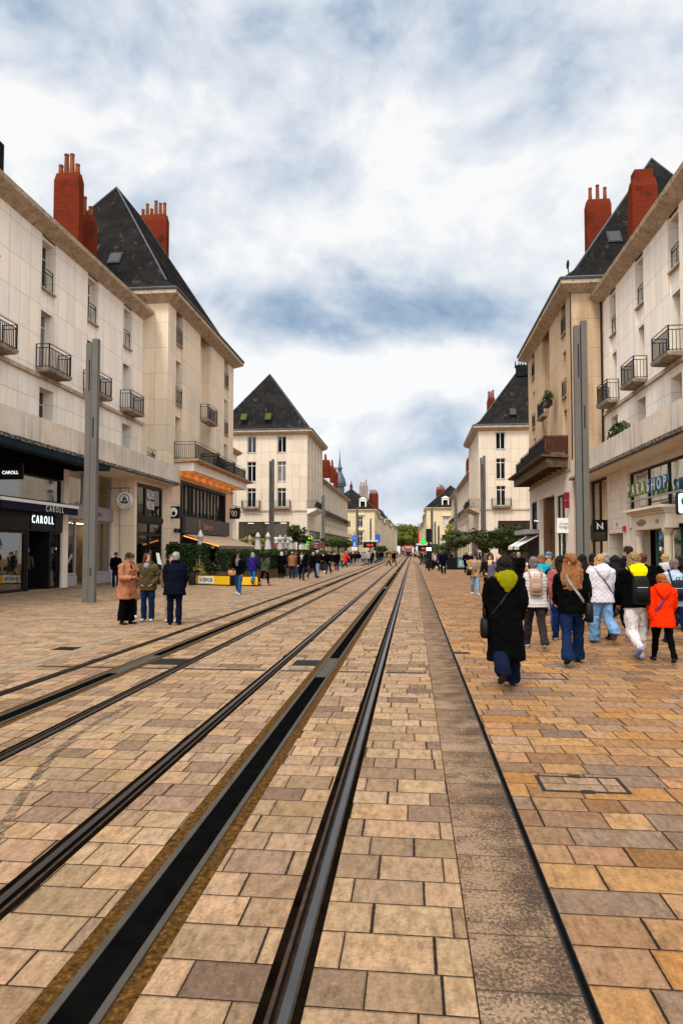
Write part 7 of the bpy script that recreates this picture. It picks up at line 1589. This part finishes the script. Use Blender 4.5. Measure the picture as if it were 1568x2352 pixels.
P('woman facing the camera in beige jacket and light blue jeans with black tote', 1091, 1367, 1.64, 178, ps='bagarm', top=dict(c=C3(196, 152, 108), hem=.46, th=.012), legs=dict(w='straight', c=C3(140, 172, 208)), hair=('long', 'dark'), skin='tan', shoes=C3(205, 195, 180), extras=(('front', C3(120, 150, 190), .56), ('bag', C3(14, 14, 14), (.155, .06, .56), .05, .05, .08)), group='people coming towards the camera', lod=0, turn=-22)
P('dark person with a bright blue pack deep in the group', 1181, 1352, 1.70, -20, ps='walkL', top=dict(c=K, hem=.50, th=.012), hair=('short', 'auburn'), extras=(('pack', C3(20, 90, 190), .58, .80, .07, .06),), group=GR)
P('stocky grey haired person in black coat before the white barrier', 1191, 1356, 1.70, -6, ps='walkR', top=dict(c=K, hem=.40, th=.02, n='coat'), hair=('short', 'grey'), group=GR, girth=1.2)
P('dark skinned person in blue cap near the large magnolia', 1174, 1372, 1.62, 20, ps='walkL', top=dict(c=C3(28, 26, 30), hem=.50), hair=('short', 'dark'), skin='tan', group=GR)
P('woman in pale fur hood, black coat and white trainers', 1070.5, 1319, 1.66, 175, ps='phone', top=dict(c=C3(14, 14, 16), hem=.45, th=.018, n='coat'), legs=dict(w='slim', c=K), hair=('furhood', ('grey_fur', C3(165, 155, 150))), shoes=C3(205, 200, 195), group='people coming towards the camera')
P('person in dark purple top and beige trousers with cream bag', 1081, 1321, 1.67, 10, ps='walkR', top=dict(c=C3(34, 24, 36), hem=.52), legs=dict(w='straight', c=C3(198, 158, 112)), hair=('short', 'white'), extras=(('bag', C3(195, 175, 145), (-.14, .02, .58), .05, .05, .08),), group='walkers further up the right footway')
P('person in pale blue shirt before the right lamp column', 1092, 1316, 1.66, 0, ps='walkL', top=dict(c=C3(170, 190, 210), hem=.52), hair=('short', 'dark'), group='walkers further up the right footway')
P('man seen from behind in dark navy jacket and jeans, hands in pockets', 1018, 1318, 1.74, 2, ps='pocket', top=dict(c=C3(13, 16, 32), hem=.47, th=.014), legs=dict(w='straight', c=C3(18, 22, 40)), hair=('short', 'brown'), shoes=C3(70, 38, 28), group='walkers further up the right footway')
P('striding woman with white sleeves and wide black trousers', 1000, 1308, 1.64, 60, ps='walkL', top=dict(c=C3(205, 202, 208), hem=.58), legs=dict(w='wide', c=C3(14, 15, 20)), hair=('long', 'brown'), group='walkers further up the right footway')
P('man in dark blue jacket half behind the navy man', 1010, 1312, 1.76, 185, ps='stand', top=dict(c=C3(34, 42, 66), hem=.50), hair=('short', 'brown'), group='walkers further up the right footway')
# the four standing on the left and the figure by the wall
GL = 'people standing on the left footway'
P('woman in tan belted coat and wide black trousers looking at a phone', 291, 1434, 1.68, 242, ps='phone', top=dict(c=C3(176, 116, 84), hem=.37, th=.014, n='coat', flare=1.12), legs=dict(w='wide', c=C3(10, 10, 11), cut=.9), hair=('short', 'dark'), skin='tan', shoes=C3(14, 13, 13), extras=(('front', C3(12, 12, 13), .45), ('phone',), ('belt',), ('bag', C3(170, 118, 84), (-.12, .05, .42), .035, .07, .08), ('glasses',)), lod=0, group=GL, girth=1.18, tilt=24)
P('woman in olive hooded jacket, grey scarf and blue jeans, hands in pockets', 339, 1427, 1.66, 185, ps='pocket', top=dict(c=C3(92, 82, 52), hem=.47, th=.016, flare=1.08), legs=dict(w='straight', c=C3(30, 58, 96)), hair=('bob', 'auburn'), shoes=C3(225, 225, 230), extras=(('scarf', C3(140, 142, 155)), ('hood', C3(92, 82, 52))), lod=0, group=GL, turn=42)
P('white haired man seen from behind in long navy jacket', 401, 1435, 1.70, 10, ps='stand', top=dict(c=C3(15, 17, 32), hem=.42, th=.018), legs=dict(w='straight', c=C3(16, 22, 42)), hair=('short', 'grey'), shoes=C3(16, 14, 14), lod=0, group=GL, girth=1.2, turn=35, extras=(('scarf', C3(12, 13, 24), .84),))
P('person in beige trousers hidden behind the white haired man', 394, 1428, 1.64, 190, ps='stand', top=dict(c=C3(120, 96, 76), hem=.50), legs=dict(w='straight', c=C3(185, 160, 135)), hair=('short', 'brown'), shoes=C3(200, 192, 185), group=GL)
P('person in grey trainers hidden behind the woman in the tan coat', 300, 1418, 1.70, 205, ps='walkL', top=dict(c=C3(40, 80, 80), hem=.50), legs=dict(w='slim', c=C3(20, 20, 24)), hair=('short', 'brown'), shoes=C3(190, 188, 190), group=GL)
P('dark figure in black coat standing by the mauve grey shop', 266, 1349, 1.66, 200, ps='stand', top=dict(c=K, hem=.50), legs=dict(w='straight', c=C3(25, 32, 56)), hair=('short', 'black'), skin='tan', group=GL, tilt=15)
P('woman in black top and blue jeans carrying a tan bag towards the camera', 547, 1366, 1.64, 175, ps='bagarm', top=dict(c=C3(14, 14, 15), hem=.50, th=.014), legs=dict(w='straight', c=C3(52, 92, 142)), hair=('long', 'black'), skin='tan', shoes=C3(220, 216, 210), extras=(('bag', C3(205, 150, 98), (.11, .13, .54), .10, .03, .065), ('scarf', C3(120, 120, 112), .70)), lod=0, group='people by the terrace', turn=15)
P('grey haired woman in royal blue jacket and blue trousers', 579.5, 1346, 1.64, -4, ps='stepL', top=dict(c=C3(38, 36, 120), hem=.46, th=.014), legs=dict(w='straight', c=C3(46, 112, 165)), hair=('bob', 'grey'), shoes=C3(85, 30, 22), extras=(('strap', C3(130, 30, 80), -1, .006),), lod=0, group='people by the terrace')
P('dark haired woman in olive green top and cropped black trousers', 608, 1346, 1.66, -14, ps='walkR', top=dict(c=C3(78, 82, 66), hem=.47, th=.014, flare=1.1), legs=dict(w='slim', c=C3(14, 14, 15), cut=.82), hair=('long', 'black'), shoes=C3(150, 78, 45), extras=(('strap', C3(15, 15, 15), -1, .005), ('bag', C3(15, 15, 15), (.13, .0, .55), .03, .045, .05)), lod=0, group='people by the terrace')
# queue beside the hedge
GQ = 'people gathered beside the terrace hedge'
P('white haired person in long black coat, first of the hedge gathering', 646, 1328, 1.66, -10, ps='stand', top=dict(c=K, hem=.20, flare=1.2, th=.014, n='coat'), hair=('bob', 'white'), group=GQ)
P('dark dressed person with blue lapel behind the white haired one', 655, 1324, 1.72, -60, ps='stand', top=dict(c=C3(26, 28, 44), hem=.48), hair=('short', 'auburn'), group=GQ)
P('balding man in tan jacket and black trousers seen from behind', 670.5, 1329, 1.68, 0, ps='phone', top=dict(c=C3(158, 108, 66), hem=.46, th=.012), hair=('bald', 'brown'), group=GQ, girth=1.1)
P('person with auburn hair between the tan jacket and the dark coat', 680, 1326, 1.64, 160, ps='stand', top=dict(c=C3(110, 70, 50), hem=.50), legs=dict(w='straight', c=C3(58, 86, 120)), hair=('bob', 'auburn'), group=GQ)
P('man in open dark coat with cream lining carrying a black holdall', 693, 1333, 1.72, 186, ps='walkL', top=dict(c=C3(16, 17, 26), hem=.30, th=.014, n='coat', flare=1.15), hair=('short', 'dark'), skin='tan', extras=(('front', C3(10, 10, 11), .45), ('scarf', C3(200, 190, 180), .45), ('bag', C3(12, 12, 12), (-.19, .04, .40), .05, .10, .06)), group=GQ)
P('grey haired man in black jacket with legs apart', 718, 1328, 1.68, -35, ps='walkR', top=dict(c=K, hem=.44, th=.014), hair=('bald', 'grey'), group=GQ, girth=1.1)
P('man in white cap and wide pale blue trousers', 727, 1326, 1.75, -40, ps='stand', top=dict(c=C3(24, 24, 28), hem=.52), legs=dict(w='wide', c=C3(150, 160, 190)), hair=('capm', ('white_cap', C3(215, 212, 208))), skin='tan', group=GQ)
GM = 'walkers on the left footway'
P('man in black striding past the clipped trees', 754, 1318, 1.74, 175, ps='walkR', top=dict(c=K, hem=.46), hair=('short', 'black'), skin='tan', group=GM)
P('person in dark jacket and beige trousers beside the man in black', 761, 1313, 1.72, 10, ps='walkL', top=dict(c=C3(18, 18, 20), hem=.50), legs=dict(w='straight', c=C3(165, 128, 105)), hair=('short', 'dark'), group=GM)
P('person in black carrying a fluorescent yellow bag', 742, 1310, 1.62, 190, ps='walkL', top=dict(c=K, hem=.48), hair=('bob', 'dark'), extras=(('bag', C3(205, 225, 20), (.14, .05, .52), .05, .04, .07), ('scarf', C3(200, 195, 190))), group=GM)
P('person all in black seen from behind with grey cap', 774, 1311, 1.68, 4, ps='stand', top=dict(c=K, hem=.46, th=.014), hair=('hat', ('grey_cap', C3(88, 86, 88))), group=GM)
P('person in bright red coat and pale hat on the left footway', 793.5, 1303.5, 1.70, -50, ps='walkL', top=dict(c=C3(245, 38, 22), hem=.40, flare=1.15, th=.014, n='coat'), legs=dict(w='slim', c=K), hair=('hat', ('pale_hat', C3(205, 190, 165))), group=GM)
P('person in black with light shoulder bag, past the red coat', 806, 1300, 1.66, 20, ps='walkR', top=dict(c=K, hem=.48), legs=dict(w='wide', c=C3(50, 72, 115)), hair=('long', 'dark'), extras=(('bag', C3(175, 120, 80), (-.13, -.03, .60), .04, .05, .08),), group=GM)
P('person in dark top and lilac grey trousers near the blue sign', 824, 1299, 1.66, 0, ps='walkL', top=dict(c=K, hem=.52), legs=dict(w='wide', c=C3(150, 145, 160)), hair=('long', 'black'), group=GM)
P('person in light grey top and blue jeans beside the far lamp column', 838, 1298, 1.68, 8, ps='walkR', top=dict(c=C3(150, 152, 160), hem=.52), legs=dict(w='slim', c=C3(60, 105, 150)), hair=('bob', 'dark'), group=GM)
P('person in beige coat crossing the tracks in the middle distance', 893, 1301, 1.66, -70, ps='walkL', top=dict(c=C3(175, 135, 95), hem=.42, n='coat'), legs=dict(w='slim', c=K), hair=('bob', 'brown'), group='pair crossing the tracks', lod=1)
P('person in black with red cap crossing the tracks behind the beige coat', 904.5, 1301, 1.78, -75, ps='walkR', top=dict(c=K, hem=.48, th=.014), legs=dict(w='slim', c=K), hair=('capm', ('red_cap', C3(120, 20, 15))), extras=(('pack', C3(10, 10, 11), .55, .80, .08, .07),), group='pair crossing the tracks', lod=1)
# far walkers: a few modelled once, then copied with their own clothes
FAR = []
for i, (ps, w, hr) in enumerate((('walkL', 'slim', ('short', 'dark')), ('walkR', 'straight', ('long', 'dark')), ('stand', 'straight', ('bob', 'brown')), ('stepL', 'wide', ('short', 'brown')))):
    FAR.append((ps, w, hr))
PALT = [('black', K), ('navy', C3(20, 26, 52)), ('dark grey', C3(44, 42, 44)), ('beige', C3(170, 135, 100)), ('brown', C3(72, 44, 30)), ('red', C3(165, 28, 20)), ('pale grey', C3(165, 162, 165)), ('dark green', C3(30, 48, 38)), ('blue', C3(40, 72, 130)), ('cream', C3(195, 180, 158))]
PALB = [('black', K), ('blue', C3(44, 70, 118)), ('grey', C3(70, 68, 72)), ('dark blue', C3(20, 28, 52))]
SPOTS = []
_R = random.Random(31)
SIDE = [(852, 1296, 'near the left tram display'), (857, 1294, 'by the left tram display'), (866, 1293, 'at the left tram stop'), (871, 1291, 'at the left tram stop'), (846, 1298, 'by the left brown doorway'), (832, 1297, 'left of the old cream house'), (815, 1297, 'behind the blue sign post'), (800, 1297, 'past the red coat'), (785, 1305, 'left of the red coat'), (878, 1289, 'beyond the left tram stop'), (884, 1287, 'beyond the left tram stop'), (889, 1285, 'far left beside the tracks'), (895, 1283, 'far left beside the tracks'), (900, 1281, 'far left below the old houses'), (906, 1279, 'far left below the old houses'), (875, 1287, 'before the old cream houses'), (912, 1277, 'at the far end of the left footway'),
        (966, 1292, 'just right of the tram platform'), (962, 1287, 'on the right platform'), (971, 1290, 'under the green clover sign'), (976, 1296, 'left of the tram signal'), (992, 1300, 'right of the tram signal'), (996, 1302, 'below the small evergreen'), (1004, 1300, 'behind the striding woman'), (988, 1297, 'beside the tram signal post'), (958, 1283, 'beyond the right platform'), (954, 1280, 'far right beside the tram'), (968, 1297, 'just before the right platform'), (982, 1292, 'behind the tram signal'), (1025, 1299, 'before the white barrier'), (1034, 1298, 'behind the black planter'), (952, 1278, 'far right, past the tram'), (964, 1281, 'far right below the clover sign'), (1100, 1306, 'behind the right lamp column'), (1120, 1310, 'before the large magnolia'), (700, 1316, 'behind the man with the holdall'), (735, 1310, 'behind the white capped man'), (768, 1306, 'among the clipped trees'), (945, 1277, 'just behind the tram, right')]
PRO = {}
seen = {}
for i, (px, py, where) in enumerate(SIDE):
    k = i % 4; tn, tc = PALT[_R.randrange(10)] if i % 3 else PALT[0]; bn, bc = PALB[_R.randrange(4)]
    g = ground(px, py); Hh = _R.uniform(1.58, 1.80); fc = _R.choice((0, 0, 180, 180, 90, -90))+_R.uniform(-20, 20)
    lb = '%s person in %s top, %s trousers %s' % (('short haired', 'long haired', 'brown haired', 'striding')[k], tn, bn, where)
    if k not in PRO:
        ps, w, hr = FAR[k]; PRO[k] = t = make_person(lb, g, fc, Hh, ps, dict(c=tc, hem=.46), dict(w=w, c=bc), hr, group='distant walkers along the street', lod=2)
    else:
        t = dup(PRO[k], loc=g, rz=rad(fc)); t.scale = (Hh,)*3; t['label'] = lb
    for ch in t.children:
        nm = ch.name.split('.')[0]
        if nm in ('jacket', 'trousers'):
            col = tc if nm == 'jacket' else bc; s = ch.material_slots[0]; s.link = 'OBJECT'; s.material = fabric('cloth_%02x%02x%02x' % tuple(int(v*255) for v in col), col)
